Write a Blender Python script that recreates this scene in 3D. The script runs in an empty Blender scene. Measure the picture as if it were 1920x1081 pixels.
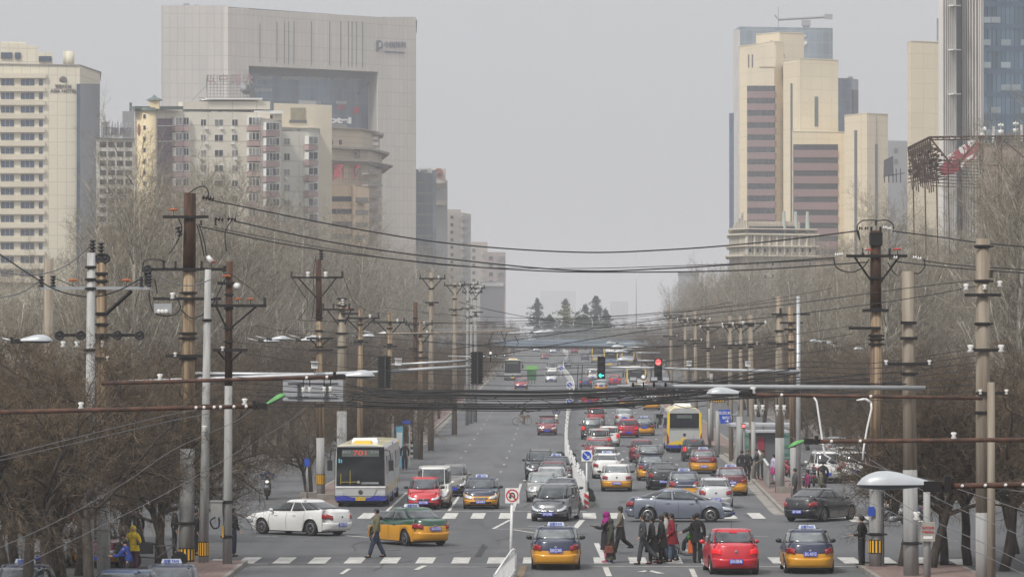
import bpy, math, random
from math import sin, cos, pi, radians, sqrt, atan2, copysign
from mathutils import Vector, Matrix

# ------------------------------------------------------------------ camera, sky, sun, exposure
sc = bpy.context.scene
C = sc.collection
F, HY, CH = 8000.0, 653.0, 7.6            # focal length and horizon in photo pixels, eye height in metres
cam = bpy.data.cameras.new('camera')
cam.sensor_width = 36; cam.lens = 36*F/1920
cam.clip_start = 1; cam.clip_end = 12000
co = bpy.data.objects.new('camera', cam); C.objects.link(co)
co.location = (0, 0, CH)
co.rotation_euler = (pi/2+math.atan((HY-540.5)/F), 0, 0)
sc.camera = co

SUN_EL, SUN_AZ = radians(48), radians(215)          # compass-like: 0 = +Y, clockwise; sun behind-left of the camera
world = bpy.data.worlds.new('World'); sc.world = world; world.use_nodes = True
nt = world.node_tree; nt.nodes.clear()
wo = nt.nodes.new('ShaderNodeOutputWorld'); bg = nt.nodes.new('ShaderNodeBackground')
sky = nt.nodes.new('ShaderNodeTexSky'); sky.sky_type = 'NISHITA'; sky.sun_disc = False
sky.sun_elevation = SUN_EL; sky.sun_rotation = SUN_AZ
sky.air_density = 1.0; sky.dust_density = 6.0; sky.ozone_density = 1.0; sky.altitude = 50
hs = nt.nodes.new('ShaderNodeHueSaturation'); hs.inputs['Saturation'].default_value = 0.10
hs.inputs['Value'].default_value = 1.0
tc = nt.nodes.new('ShaderNodeTexCoord'); sx = nt.nodes.new('ShaderNodeSeparateXYZ')
rmp = nt.nodes.new('ShaderNodeMapRange')            # an overcast dome: even, a little brighter overhead
rmp.inputs['From Min'].default_value = 0; rmp.inputs['From Max'].default_value = 1
rmp.inputs['To Min'].default_value = 4.3; rmp.inputs['To Max'].default_value = 8.6
cl = nt.nodes.new('ShaderNodeVectorMath'); cl.operation = 'SCALE'; cl.inputs[0].default_value = (0.955, 0.965, 1.0)
mx = nt.nodes.new('ShaderNodeMix'); mx.data_type = 'RGBA'; mx.inputs['Factor'].default_value = 0.80
nt.links.new(tc.outputs['Generated'], sx.inputs[0]); nt.links.new(sx.outputs['Z'], rmp.inputs['Value'])
nz = nt.nodes.new('ShaderNodeTexNoise'); nz.inputs['Scale'].default_value = 3.0; nz.inputs['Detail'].default_value = 4
nr = nt.nodes.new('ShaderNodeMapRange'); nr.inputs['To Min'].default_value = .95; nr.inputs['To Max'].default_value = 1.05
mm = nt.nodes.new('ShaderNodeMath'); mm.operation = 'MULTIPLY'
nt.links.new(tc.outputs['Generated'], nz.inputs['Vector']); nt.links.new(nz.outputs['Fac'], nr.inputs['Value'])
nt.links.new(rmp.outputs['Result'], mm.inputs[0]); nt.links.new(nr.outputs[0], mm.inputs[1]); nt.links.new(mm.outputs[0], cl.inputs['Scale'])
nt.links.new(sky.outputs[0], hs.inputs['Color']); nt.links.new(hs.outputs[0], mx.inputs['A'])
nt.links.new(cl.outputs[0], mx.inputs['B']); nt.links.new(mx.outputs['Result'], bg.inputs['Color'])
bg.inputs['Strength'].default_value = 0.115
nt.links.new(bg.outputs[0], wo.inputs['Surface'])

sl = bpy.data.lights.new('sun', 'SUN'); sl.energy = 2.0; sl.angle = radians(8); sl.color = (1, 0.955, 0.89)
so = bpy.data.objects.new('sun', sl); C.objects.link(so)
sd = Vector((sin(SUN_AZ)*cos(SUN_EL), cos(SUN_AZ)*cos(SUN_EL), sin(SUN_EL)))
so.rotation_euler = sd.to_track_quat('Z', 'Y').to_euler(); so.location = (0, 0, 150)
vs = sc.view_settings
vs.view_transform = 'Standard'; vs.look = 'None'; vs.gamma = 1; vs.use_curve_mapping = False; vs.exposure = 0.33
try:
    sc.cycles.use_denoising = True; sc.cycles.max_bounces = 5; sc.cycles.volume_bounces = 1
    sc.cycles.sample_clamp_indirect = 4
except Exception: pass

# ------------------------------------------------------------------ geometry of the place
def gz(d):                                   # the street is level near the camera and climbs gently beyond 250 m
    if d < 250: return 0.0
    if d < 330: return 0.0088*(d-250)**2/160
    if d < 1100: return 0.0088*(d-290)
    return 0.0088*810 + 0.0012*min(d-1100, 800)
def P(px, py, d): return Vector(((px-960)/F*d, d, CH+(HY-py)/F*d))
def X(px, d): return (px-960)/F*d
def Z(py, d): return CH+(HY-py)/F*d
def dist(py, lift=0.0):                      # distance at which the ground shows at photo row py
    lo, hi = 60.0, 1150.0
    for _ in range(50):
        m = (lo+hi)/2
        if HY+(CH-gz(m)-lift)*F/m > py: lo = m
        else: hi = m
    return (lo+hi)/2
def G(px, py, lift=0.0):
    d = dist(py, lift); return Vector((X(px, d), d, gz(d)+lift))
SL = 0.01125                                 # the street runs a little to the right of the view axis
ROADYAW = pi/2-SL
def kerbx(x0, d): return x0+SL*d

# ------------------------------------------------------------------ materials
_m = {}
def mat(name, col, rough=0.7, metal=0.0, var=0.0, scale=3.0, spec=0.5, emit=0.0, stretch=(1,1,1), col2=None, coat=0.0, bump=0.0, detail=5, lo=.35, hi=.65):
    if name in _m: return _m[name]
    m = bpy.data.materials.new(name); m.use_nodes = True; n = m.node_tree; p = n.nodes['Principled BSDF']
    p.inputs['Base Color'].default_value = (*col, 1); p.inputs['Roughness'].default_value = rough
    p.inputs['Metallic'].default_value = metal; p.inputs['Specular IOR Level'].default_value = spec
    if coat: p.inputs['Coat Weight'].default_value = coat; p.inputs['Coat Roughness'].default_value = 0.06
    if emit: p.inputs['Emission Color'].default_value = (*col, 1); p.inputs['Emission Strength'].default_value = emit
    if var or col2:
        t = n.nodes.new('ShaderNodeTexCoord'); mp = n.nodes.new('ShaderNodeMapping'); mp.inputs['Scale'].default_value = stretch
        no = n.nodes.new('ShaderNodeTexNoise'); no.inputs['Scale'].default_value = scale; no.inputs['Detail'].default_value = detail
        r = n.nodes.new('ShaderNodeMapRange'); r.inputs['From Min'].default_value = lo; r.inputs['From Max'].default_value = hi
        mi = n.nodes.new('ShaderNodeMix'); mi.data_type = 'RGBA'
        c2 = col2 or tuple(c*(1-var) for c in col)
        mi.inputs['A'].default_value = (*col, 1); mi.inputs['B'].default_value = (*c2, 1)
        n.links.new(t.outputs['Object'], mp.inputs[0]); n.links.new(mp.outputs[0], no.inputs['Vector'])
        n.links.new(no.outputs['Fac'], r.inputs['Value']); n.links.new(r.outputs[0], mi.inputs['Factor'])
        n.links.new(mi.outputs['Result'], p.inputs['Base Color'])
        if bump:
            b = n.nodes.new('ShaderNodeBump'); b.inputs['Strength'].default_value = bump; b.inputs['Distance'].default_value = 0.02
            n.links.new(no.outputs['Fac'], b.inputs['Height']); n.links.new(b.outputs[0], p.inputs['Normal'])
    _m[name] = m; return m

def panel_mat(name, col, joint, w, h, jw=0.12, var=0.08, scale=0.15, rough=0.8, off=0.0, metal=0.0, spec=.5):
    """cladding: joints of width jw every w x h metres over a lightly mottled colour (u = x+y, v = z)"""
    if name in _m: return _m[name]
    m = bpy.data.materials.new(name); m.use_nodes = True; n = m.node_tree; L = n.links.new
    p = n.nodes['Principled BSDF']; p.inputs['Roughness'].default_value = rough; p.inputs['Metallic'].default_value = metal
    p.inputs['Specular IOR Level'].default_value = spec
    g = n.nodes.new('ShaderNodeNewGeometry'); s = n.nodes.new('ShaderNodeSeparateXYZ'); L(g.outputs['Position'], s.inputs[0])
    a = n.nodes.new('ShaderNodeMath'); a.operation = 'ADD'; L(s.outputs[0], a.inputs[0]); L(s.outputs[1], a.inputs[1])
    c = n.nodes.new('ShaderNodeCombineXYZ'); L(a.outputs[0], c.inputs[0]); L(s.outputs[2], c.inputs[1])
    b = n.nodes.new('ShaderNodeTexBrick'); b.offset = off; b.squash = 1
    b.inputs['Scale'].default_value = 1; b.inputs['Brick Width'].default_value = w; b.inputs['Row Height'].default_value = h
    b.inputs['Mortar Size'].default_value = jw; b.inputs['Mortar Smooth'].default_value = 0.3; b.inputs['Bias'].default_value = -0.3
    b.inputs['Color1'].default_value = (*col, 1); b.inputs['Color2'].default_value = (*[k*(1-var) for k in col], 1)
    b.inputs['Mortar'].default_value = (*joint, 1)
    L(c.outputs[0], b.inputs['Vector'])
    no = n.nodes.new('ShaderNodeTexNoise'); no.inputs['Scale'].default_value = scale; no.inputs['Detail'].default_value = 6
    mp = n.nodes.new('ShaderNodeMapping'); mp.inputs['Scale'].default_value = (1, 1, .25); L(g.outputs['Position'], mp.inputs[0]); L(mp.outputs[0], no.inputs['Vector'])
    r = n.nodes.new('ShaderNodeMapRange'); r.inputs['From Min'].default_value = .3; r.inputs['From Max'].default_value = .7
    r.inputs['To Min'].default_value = 1-var*1.6; r.inputs['To Max'].default_value = 1; L(no.outputs['Fac'], r.inputs['Value'])
    v = n.nodes.new('ShaderNodeVectorMath'); v.operation = 'SCALE'; L(b.outputs['Color'], v.inputs[0]); L(r.outputs[0], v.inputs['Scale'])
    L(v.outputs[0], p.inputs['Base Color'])
    _m[name] = m; return m

def M(k): return _m[k]
mat('black_iron', (.018,.016,.016), .65, .3, .3, 9)
mat('rust', (.10,.045,.022), .85, .1, col2=(.028,.018,.014), scale=2.2, stretch=(3,3,.35), detail=7)
mat('rust_tube', (.12,.058,.038), .8, .15, col2=(.05,.03,.025), scale=4)
mat('stained_concrete', (.33,.25,.16), .92, col2=(.11,.07,.045), scale=2.0, stretch=(5,5,.18), detail=7, bump=.2)
mat('tan_concrete', (.31,.275,.22), .92, col2=(.19,.15,.11), scale=1.6, stretch=(4,4,.2), detail=7, bump=.2)
mat('grey_concrete', (.34,.34,.33), .9, col2=(.25,.25,.245), scale=1.5, stretch=(4,4,.3), detail=6, bump=.2)
mat('pale_concrete', (.46,.46,.45), .9, col2=(.30,.30,.29), scale=2.5, stretch=(3,3,.25), detail=7)
mat('grey_paint', (.36,.37,.38), .5, .2, .15, 2)
mat('pale_metal', (.46,.47,.48), .4, .5, .15, 3)
mat('white_paint', (.75,.75,.74), .5, 0, .12, 3)
mat('black_plastic', (.015,.015,.016), .5)
mat('dark_grey', (.06,.06,.065), .55)
mat('lamp_grey', (.43,.45,.47), .35, .1, .08, 4)
mat('lamp_under', (.10,.11,.12), .4)
mat('lamp_green', (.10,.32,.09), .5, 0, .25, 4)
mat('porcelain_white', (.72,.71,.68), .25, 0, .2, 20)
mat('porcelain_brown', (.045,.024,.022), .22)
mat('insulator_black', (.02,.018,.02), .35)
mat('orange_cap', (.52,.13,.03), .6, 0, .4, 9)
mat('red_cap', (.50,.05,.04), .5)
mat('wire', (.014,.014,.015), .6)
mat('grey_wire', (.13,.13,.135), .6)
mat('bark_dark', (.075,.062,.050), .95, col2=(.038,.031,.027), scale=6, stretch=(2,2,.5), bump=.4)
mat('twig_brown', (.175,.13,.085), .95, col2=(.022,.016,.011), scale=2.6, detail=3)  # pale and dark clumps in the colour stand for lit and shaded twigs
mat('bark_pale', (.50,.47,.40), .95, col2=(.22,.20,.165), scale=2, stretch=(2,2,.5))
mat('twig_pale', (.33,.29,.22), .95, col2=(.085,.072,.052), scale=1.6, detail=3)  # lit and shaded poplar twigs imitated by the two mottled tones
mat('bud_green', (.16,.19,.06), .9)
mat('cedar', (.028,.05,.042), .95, col2=(.045,.07,.055), scale=1.2)
mat('hedge_brown', (.085,.068,.05), 1, col2=(.05,.045,.03), scale=.5)
mat('yellow', (.78,.42,.02), .5)
mat('line_worn', (.36,.36,.345), .85, col2=(.20,.20,.195), scale=3, detail=8)
mat('line_white', (.60,.59,.55), .8, col2=(.36,.35,.33), scale=2.5, detail=8)
mat('glass_car', (.045,.05,.055), .07, .45, .0, 1.1, col2=(.15,.165,.175), spec=.9)  # paler mottling painted into the dark glass to mimic reflections
mat('glass_light', (.36,.39,.39), .12, .6, 0, 1.4, col2=(.13,.14,.145), spec=.9)  # pale base colour stands for sky mirrored in the glass, mottled like reflections
mat('glass_tint', (.02,.022,.025), .08, .25, 0, 1.2, col2=(.07,.075,.08), spec=.8)  # tinted glass with a faint reflection mottle in its colour
mat('tyre', (.016,.016,.017), .85)
mat('rim', (.42,.42,.43), .35, .8)
mat('chrome', (.55,.56,.57), .18, 1)
mat('headlight', (.62,.65,.68), .1, .5)
mat('taillight', (.25,.008,.012), .18, 0, coat=.6)
mat('brake_lit', (.70,.015,.02), .25, emit=.30)
mat('amber_lit', (1.0,.35,.03), .3, emit=2.0)
mat('plate_blue', (.03,.06,.45), .4)
mat('plate_yellow', (.78,.50,.02), .4)
mat('text_white', (.8,.8,.8), .5)
mat('text_black', (.02,.02,.02), .5)
mat('text_blue', (.03,.08,.5), .5)
mat('sign_blue', (.018,.07,.42), .45)
mat('sign_red', (.55,.025,.03), .45)
mat('sign_white', (.72,.72,.70), .45)
mat('skin', (.42,.25,.17), .6)
mat('skin_dark', (.09,.05,.035), .6)
mat('steel', (.34,.34,.33), .5, .3, .3, 6)
mat('hair', (.012,.010,.010), .6)
_cloth = {}
def cloth(c):
    k = 'cloth_%02d_%02d_%02d' % tuple(int(99*v) for v in c)
    return mat(k, c, .9, 0, .35, 14)
def paint(c, rough=.32):
    k = 'paint_%02d_%02d_%02d' % tuple(int(99*v) for v in c)
    return mat(k, c, rough, .15 if max(c)-min(c) < .08 and .1 < max(c) < .6 else 0, .07, 1.3, coat=.55)

# ------------------------------------------------------------------ mesh helper
def frame_of(d):
    d = d.normalized(); a = Vector((0,0,1)) if abs(d.z) < .9 else Vector((1,0,0))
    u = d.cross(a).normalized(); return u, d.cross(u).normalized()
class MB:
    def __init__(s): s.v = []; s.f = []; s.m = []
    def quad(s, *p, m=0):
        b = len(s.v); s.v += [tuple(q) for q in p]; s.f.append(tuple(range(b, b+len(p)))); s.m.append(m); return s
    def box(s, c, d, rz=0, m=0, taper=1.0):
        b = len(s.v); cz, sz = cos(rz), sin(rz)
        for k in (-1, 1):
            t = 1 if k < 0 else taper
            for i, j in ((-1,-1),(1,-1),(1,1),(-1,1)):
                x, y = i*d[0]/2*t, j*d[1]/2*t
                s.v.append((c[0]+x*cz-y*sz, c[1]+x*sz+y*cz, c[2]+k*d[2]/2))
        for q in ((3,2,1,0),(4,5,6,7),(0,1,5,4),(1,2,6,5),(2,3,7,6),(3,0,4,7)):
            s.f.append(tuple(b+i for i in q)); s.m.append(m)
        return s
    def cyl(s, p0, p1, r0, r1=None, n=8, m=0, cap=True):
        p0, p1 = Vector(p0), Vector(p1); r1 = r0 if r1 is None else r1
        if (p1-p0).length < 1e-6: return s
        u, w = frame_of(p1-p0); b = len(s.v)
        for p, r in ((p0, r0), (p1, r1)):
            for k in range(n):
                a = 2*pi*k/n; s.v.append(tuple(p+u*cos(a)*r+w*sin(a)*r))
        for k in range(n):
            s.f.append((b+k, b+(k+1)%n, b+n+(k+1)%n, b+n+k)); s.m.append(m)
        if cap:
            s.f.append(tuple(b+n-1-k for k in range(n))); s.m.append(m)
            s.f.append(tuple(b+n+k for k in range(n))); s.m.append(m)
        return s
    def tube(s, pts, r, n=5, m=0):
        pts = [Vector(p) for p in pts]; b = len(s.v); N = len(pts)
        for i, p in enumerate(pts):
            d = pts[min(i+1, N-1)]-pts[max(i-1, 0)]; u, w = frame_of(d); rr = r[i] if isinstance(r, (list, tuple)) else r
            for k in range(n):
                a = 2*pi*k/n; s.v.append(tuple(p+u*cos(a)*rr+w*sin(a)*rr))
        for i in range(N-1):
            for k in range(n):
                s.f.append((b+i*n+k, b+i*n+(k+1)%n, b+(i+1)*n+(k+1)%n, b+(i+1)*n+k)); s.m.append(m)
        s.f.append(tuple(b+n-1-k for k in range(n))); s.m.append(m)
        s.f.append(tuple(b+(N-1)*n+k for k in range(n))); s.m.append(m)
        return s
    def lathe(s, prof, c=(0,0,0), axis=(0,0,1), n=12, m=0):
        """prof: [(radius, height)]"""
        c = Vector(c); ax = Vector(axis).normalized(); u, w = frame_of(ax); b = len(s.v)
        for r, h in prof:
            for k in range(n):
                a = 2*pi*k/n; s.v.append(tuple(c+ax*h+u*cos(a)*r+w*sin(a)*r))
        for i in range(len(prof)-1):
            for k in range(n):
                s.f.append((b+i*n+k, b+i*n+(k+1)%n, b+(i+1)*n+(k+1)%n, b+(i+1)*n+k)); s.m.append(m)
        s.f.append(tuple(b+n-1-k for k in range(n))); s.m.append(m)
        s.f.append(tuple(b+(len(prof)-1)*n+k for k in range(n))); s.m.append(m)
        return s
    def ball(s, c, r, n=10, k=6, m=0):
        r = r if isinstance(r, (list, tuple)) else (r, r, r); b = len(s.v)
        for i in range(k+1):
            t = pi*i/k
            for j in range(n):
                a = 2*pi*j/n; s.v.append((c[0]+r[0]*sin(t)*cos(a), c[1]+r[1]*sin(t)*sin(a), c[2]-r[2]*cos(t)))
        for i in range(k):
            for j in range(n):
                s.f.append((b+i*n+j, b+i*n+(j+1)%n, b+(i+1)*n+(j+1)%n, b+(i+1)*n+j)); s.m.append(m)
        return s
    def prism(s, pts, z0, z1, m=0):
        """plan polygon (counter-clockwise) pushed up from z0 to z1"""
        b = len(s.v); n = len(pts)
        s.v += [(p[0], p[1], z0) for p in pts]+[(p[0], p[1], z1) for p in pts]
        for k in range(n): s.f.append((b+k, b+(k+1)%n, b+n+(k+1)%n, b+n+k)); s.m.append(m)
        s.f.append(tuple(b+n+k for k in range(n))); s.m.append(m)
        s.f.append(tuple(b+n-1-k for k in range(n))); s.m.append(m)
        return s
    def slab(s, pts3, off, m=0):
        """a flat polygon in 3-D given thickness along off"""
        b = len(s.v); n = len(pts3); o = Vector(off)
        s.v += [tuple(p) for p in pts3]+[tuple(Vector(p)+o) for p in pts3]
        for k in range(n): s.f.append((b+k, b+(k+1)%n, b+n+(k+1)%n, b+n+k)); s.m.append(m)
        s.f.append(tuple(b+n+k for k in range(n))); s.m.append(m)
        s.f.append(tuple(b+n-1-k for k in range(n))); s.m.append(m)
        return s
    def grid(s, rows, m=0, closed=False):
        b = len(s.v); n = len(rows[0])
        for r in rows: s.v += [tuple(p) for p in r]
        for i in range(len(rows)-1):
            for k in range(n if closed else n-1):
                mm = m(i, k) if callable(m) else m
                s.f.append((b+i*n+k, b+i*n+(k+1)%n, b+(i+1)*n+(k+1)%n, b+(i+1)*n+k)); s.m.append(mm)
        return s
    def mesh(s, name, mats, smooth=False):
        me = bpy.data.meshes.new(name); me.from_pydata(s.v, [], s.f)
        for m in (mats if isinstance(mats, (list, tuple)) else [mats]): me.materials.append(M(m) if isinstance(m, str) else m)
        me.polygons.foreach_set('material_index', s.m)
        if smooth: me.polygons.foreach_set('use_smooth', [True]*len(s.f))
        me.update(); return me
    def build(s, name, mats, parent=None, smooth=False, loc=None, rz=0):
        return link(name, s.mesh(name, mats, smooth), parent, loc, rz)
def link(name, me, parent=None, loc=None, rz=0):
    o = bpy.data.objects.new(name, me); C.objects.link(o); o.parent = parent
    if loc is not None: o.location = loc
    if rz: o.rotation_euler = (0, 0, rz)
    return o
def tag(o, label=None, cat=None, group=None, kind=None):
    if label: o['label'] = label
    if cat: o['category'] = cat
    if group: o['group'] = group
    if kind: o['kind'] = kind
    return o
def thing(name, label, cat, loc=(0,0,0), rz=0, group=None):
    o = bpy.data.objects.new(name, None); C.objects.link(o); o.location = loc; o.rotation_euler = (0, 0, rz)
    o.empty_display_size = .1
    return tag(o, label, cat, group)
def copy_tree(o, parent=None):
    c = o.copy(); C.objects.link(c); c.parent = parent
    for ch in list(o.children): copy_tree(ch, c)
    return c
_txt = {}
_ts = bpy.data.scenes.new('workshop')            # a side scene where modifiers and writing are turned into plain meshes
def baked(o):
    _ts.collection.objects.link(o); vl = _ts.view_layers[0]; vl.update()
    me = bpy.data.meshes.new_from_object(o.evaluated_get(vl.depsgraph)); _ts.collection.objects.unlink(o); return me
def text_mesh(body, size=1.0, depth=0.0, bold=0.0):
    """writing as a flat mesh in the XZ plane, centred, facing -Y"""
    k = (body, size, depth, bold)
    if k in _txt: return _txt[k].copy()
    c = bpy.data.curves.new('writing', 'FONT'); c.body = body; c.size = size; c.extrude = depth; c.offset = bold
    c.align_x = 'CENTER'; c.align_y = 'CENTER'
    o = bpy.data.objects.new('writing', c); me = baked(o)
    bpy.data.objects.remove(o); bpy.data.curves.remove(c)
    me.transform(Matrix.Rotation(pi/2, 4, 'X')); me.name = 'writing'
    _txt[k] = me; return me.copy()
def writing(body, size, material, parent, loc, rz=0, depth=0.004, bold=0.0, name='lettering', width=None, rot=None):
    me = text_mesh(body, size, depth, bold)
    if width:
        xs = [v.co.x for v in me.vertices]
        if xs: me.transform(Matrix.Scale(width/(max(xs)-min(xs)), 4, (1,0,0)))
    me.materials.clear(); me.materials.append(M(material) if isinstance(material, str) else material)
    o = link(name, me, parent, loc, rz)
    if rot: o.rotation_euler = rot
    return o
# ------------------------------------------------------------------ ground, roads, kerbs, markings
def asphalt(name, c1, c2, c3):
    m = bpy.data.materials.new(name); m.use_nodes = True; n = m.node_tree; L = n.links.new; p = n.nodes['Principled BSDF']
    p.inputs['Roughness'].default_value = .82
    g = n.nodes.new('ShaderNodeNewGeometry')
    def noise(sc_, st, det):
        mp = n.nodes.new('ShaderNodeMapping'); mp.inputs['Scale'].default_value = st; L(g.outputs['Position'], mp.inputs[0])
        q = n.nodes.new('ShaderNodeTexNoise'); q.inputs['Scale'].default_value = sc_; q.inputs['Detail'].default_value = det; L(mp.outputs[0], q.inputs['Vector']); return q.outputs['Fac']
    def ramp(f, a, b):
        r = n.nodes.new('ShaderNodeMapRange'); r.inputs['From Min'].default_value = a; r.inputs['From Max'].default_value = b; L(f, r.inputs['Value']); return r.outputs[0]
    def mixc(f, A, B):
        q = n.nodes.new('ShaderNodeMix'); q.data_type = 'RGBA'; L(f, q.inputs['Factor'])
        for k, v in (('A', A), ('B', B)):
            if isinstance(v, tuple): q.inputs[k].default_value = (*v, 1)
            else: L(v, q.inputs[k])
        return q.outputs['Result']
    a = mixc(ramp(noise(.9, (1, .06, 1), 6), .35, .68), c1, c2)          # wheel tracks run with the traffic
    b = mixc(ramp(noise(.22, (1, .35, 1), 7), .52, .75), a, c3)          # patches
    c = mixc(ramp(noise(60, (1, .5, 1), 2), .3, .9), b, c1)
    L(c, p.inputs['Base Color'])
    bu = n.nodes.new('ShaderNodeBump'); bu.inputs['Strength'].default_value = .3; bu.inputs['Distance'].default_value = .01
    L(noise(40, (1,1,1), 3), bu.inputs['Height']); L(bu.outputs[0], p.inputs['Normal'])
    _m[name] = m
asphalt('asphalt', (.112,.115,.119), (.074,.076,.080), (.142,.143,.145))
asphalt('asphalt_cross', (.088,.091,.095), (.058,.060,.064), (.116,.117,.119))
mat('dirt', (.13,.11,.09), 1, col2=(.09,.075,.06), scale=.2)
panel_mat('paving', (.25,.215,.185), (.13,.11,.10), .25, .25, .03, .22, .6)
def floor_mat(name, c, j, w):                     # paving laid flat: brick in x,y
    m = bpy.data.materials.new(name); m.use_nodes = True; n = m.node_tree; L = n.links.new; p = n.nodes['Principled BSDF']
    p.inputs['Roughness'].default_value = .9
    g = n.nodes.new('ShaderNodeNewGeometry'); b = n.nodes.new('ShaderNodeTexBrick'); L(g.outputs['Position'], b.inputs['Vector'])
    b.inputs['Scale'].default_value = 1; b.inputs['Brick Width'].default_value = w; b.inputs['Row Height'].default_value = w
    b.inputs['Mortar Size'].default_value = .03*w; b.inputs['Color1'].default_value = (*c, 1); b.inputs['Color2'].default_value = (*[k*.8 for k in c], 1)
    b.inputs['Mortar'].default_value = (*j, 1)
    no = n.nodes.new('ShaderNodeTexNoise'); no.inputs['Scale'].default_value = .7; no.inputs['Detail'].default_value = 6; L(g.outputs['Position'], no.inputs['Vector'])
    r = n.nodes.new('ShaderNodeMapRange'); r.inputs['To Min'].default_value = .65; r.inputs['To Max'].default_value = 1.2; L(no.outputs['Fac'], r.inputs['Value'])
    v = n.nodes.new('ShaderNodeVectorMath'); v.operation = 'SCALE'; L(b.outputs['Color'], v.inputs[0]); L(r.outputs[0], v.inputs['Scale']); L(v.outputs[0], p.inputs['Base Color'])
    _m[name] = m
floor_mat('paving_red', (.24,.165,.145), (.12,.10,.09), .5)
floor_mat('paving_grey', (.235,.215,.20), (.12,.11,.10), .6)
mat('kerb_stone', (.30,.28,.25), .9, col2=(.19,.175,.155), scale=1.2, detail=7)

YS = [-60, 0, 60, 100, 140, 200, 250, 260, 270, 280, 290, 300, 310, 320, 330, 380, 440, 500, 600, 700, 800, 900, 1000, 1100, 1160, 1250, 1500, 2000, 2600, 6400]
def between(a, b): return [a]+[y for y in YS if a < y < b]+[b]
def sheet(name, xl, xr, y0, y1, lift, m, kind='structure', parent=None, extra=0):
    """a strip of ground from y0 to y1 whose edges are functions of the distance"""
    b = MB(); ys = between(y0, y1)
    b.grid([[(xl(y), y, gz(y)+lift), (xr(y), y, gz(y)+lift)] for y in ys])
    o = b.build(name, m, parent)
    if parent is None: tag(o, kind=kind)
    return o
k = lambda x0: (lambda d: x0+SL*d)
c_ = lambda x: (lambda d: x)
sheet('ground', c_(-2500), c_(2500), -60, 6500, -.03, 'dirt')
sheet('road', k(-10.7), lambda d: (10.3+SL*d) if d < 225 else min(10.3+SL*d+1.2, 10.3+SL*d+(d-225)*.03), 130, 1160, 0.0, 'asphalt')
sheet('road', c_(-9.6), c_(12.1), -60, 152, .004, 'asphalt')
sheet('cross_road', c_(-140), c_(140), 152, 204, .008, 'asphalt_cross')
sheet('side_road', k(-19.9), k(-12.9), 204, 700, .004, 'asphalt')
sheet('side_road', k(13.2), k(19.6), 200, 700, .004, 'asphalt')
sheet('side_road', c_(-60), c_(-11.9), 60, 152, .004, 'asphalt')
sheet('side_road', c_(15.6), c_(21.5), 60, 152, .004, 'asphalt')

def pavement(name, xl, xr, y0, y1, m, h=.13):
    b = MB(); ys = between(y0, y1); kw = .16
    b.grid([[(xl(y)+kw, y, gz(y)+h-.006), (xr(y)-kw, y, gz(y)+h-.006)] for y in ys], m=0)
    for fx, s in ((xl, 1), (xr, -1)):
        b.grid([[(fx(y), y, gz(y)-.03), (fx(y), y, gz(y)+h), (fx(y)+s*kw, y, gz(y)+h), (fx(y)+s*kw, y, gz(y)+h-.02)] for y in ys], m=1)
    b.box(((xl(y0)+xr(y0))/2, y0+.08, h/2-.015+gz(y0)), (xr(y0)-xl(y0), .16, h+.034), m=1)
    o = b.build(name, [m, 'kerb_stone']); tag(o, kind='structure'); return o
pavement('pavement', k(-12.9), k(-10.7), 206, 700, 'paving_red')                     # left island between the carriageways
pavement('pavement', k(-40), k(-19.8), 206, 700, 'paving_grey')                      # left footway
def rx0(d): return kerbx(10.3, d)+(0 if d < 225 else min(1.2, (d-225)*.03))
pavement('pavement', rx0, k(13.2), 195, 300, 'paving_red')
pavement('pavement', lambda d: rx0(d)-.8, k(13.2), 318, 700, 'paving_red')
pavement('pavement', k(19.6), k(45), 206, 700, 'paving_grey')
pavement('pavement', c_(-11.9), c_(-9.35), 132, 151, 'paving_red')                   # near left corner island
pavement('pavement', c_(11.95), c_(15.6), 60, 147.5, 'paving_red')                  # near right corner island
pavement('pavement', c_(21.5), c_(60), 60, 150, 'paving_grey')


# gutters: the paler concrete strip beside each kerb
sheet('gutter', k(-10.7), k(-10.25), 206, 700, .012, 'kerb_stone')
sheet('gutter', lambda d: rx0(d)-.5, rx0, 195, 300, .012, 'kerb_stone')

# painted markings
mk = MB()
def stripe(x, y0, y1, w, skew=SL):
    zs = [(y, gz(y)+.02) for y in between(y0, y1)]
    mk.grid([[(x+skew*(y-y0)-w/2, y, z), (x+skew*(y-y0)+w/2, y, z)] for y, z in zs])
def crossbar(x0, x1, y, w=.3): mk.grid([[(x0, y, gz(y)+.02), (x1, y, gz(y)+.02)], [(x0, y+w, gz(y+w)+.02), (x1, y+w, gz(y+w)+.02)]])
for i in range(20):                                                                   # near crossing
    xx = X(466+66.2*i, 153)
    stripe(xx, 150.9, 155.3, .62)
for px in (404, 1775+30): stripe(X(px, 151), 150, 154, .62)
for i in range(-3, 16):                                                                # far crossing
    xx = X(634+52.2*i, 193.5)
    stripe(xx, 190.6, 197.2, .60)
for px in (1600, 1636, 1672, 1708): stripe(X(px, 190), 187, 193, .6)
for px in (520, 555): stripe(X(px, 290), 287, 293, .8)
crossbar(X(700, 199), X(1100, 199), 199.2); crossbar(X(480, 200), X(560, 200), 199.5)
crossbar(X(1105, 149), X(1600, 149), 148.6, .22)
crossbar(X(470, 149), X(950, 149), 148.4, .16)
for x in (-2.95, .05): stripe(x, 199.6, 240, .14)
for x in (-5.85,): stripe(x, 199.6, 225, .14)
dk, _mk = MB(), mk; mk = dk; d = 246
while d < 1090:                                                                       # lane dashes
    for x0 in (-6.8, -3.65):
        stripe(kerbx(x0, d), d, d+3.5, .14)
    for x0 in (4.6, 7.6):
        stripe(kerbx(x0, d), d, d+3.5, .14)
    d += 15
mk = _mk
for a, b in ((925,993),): pass
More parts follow.
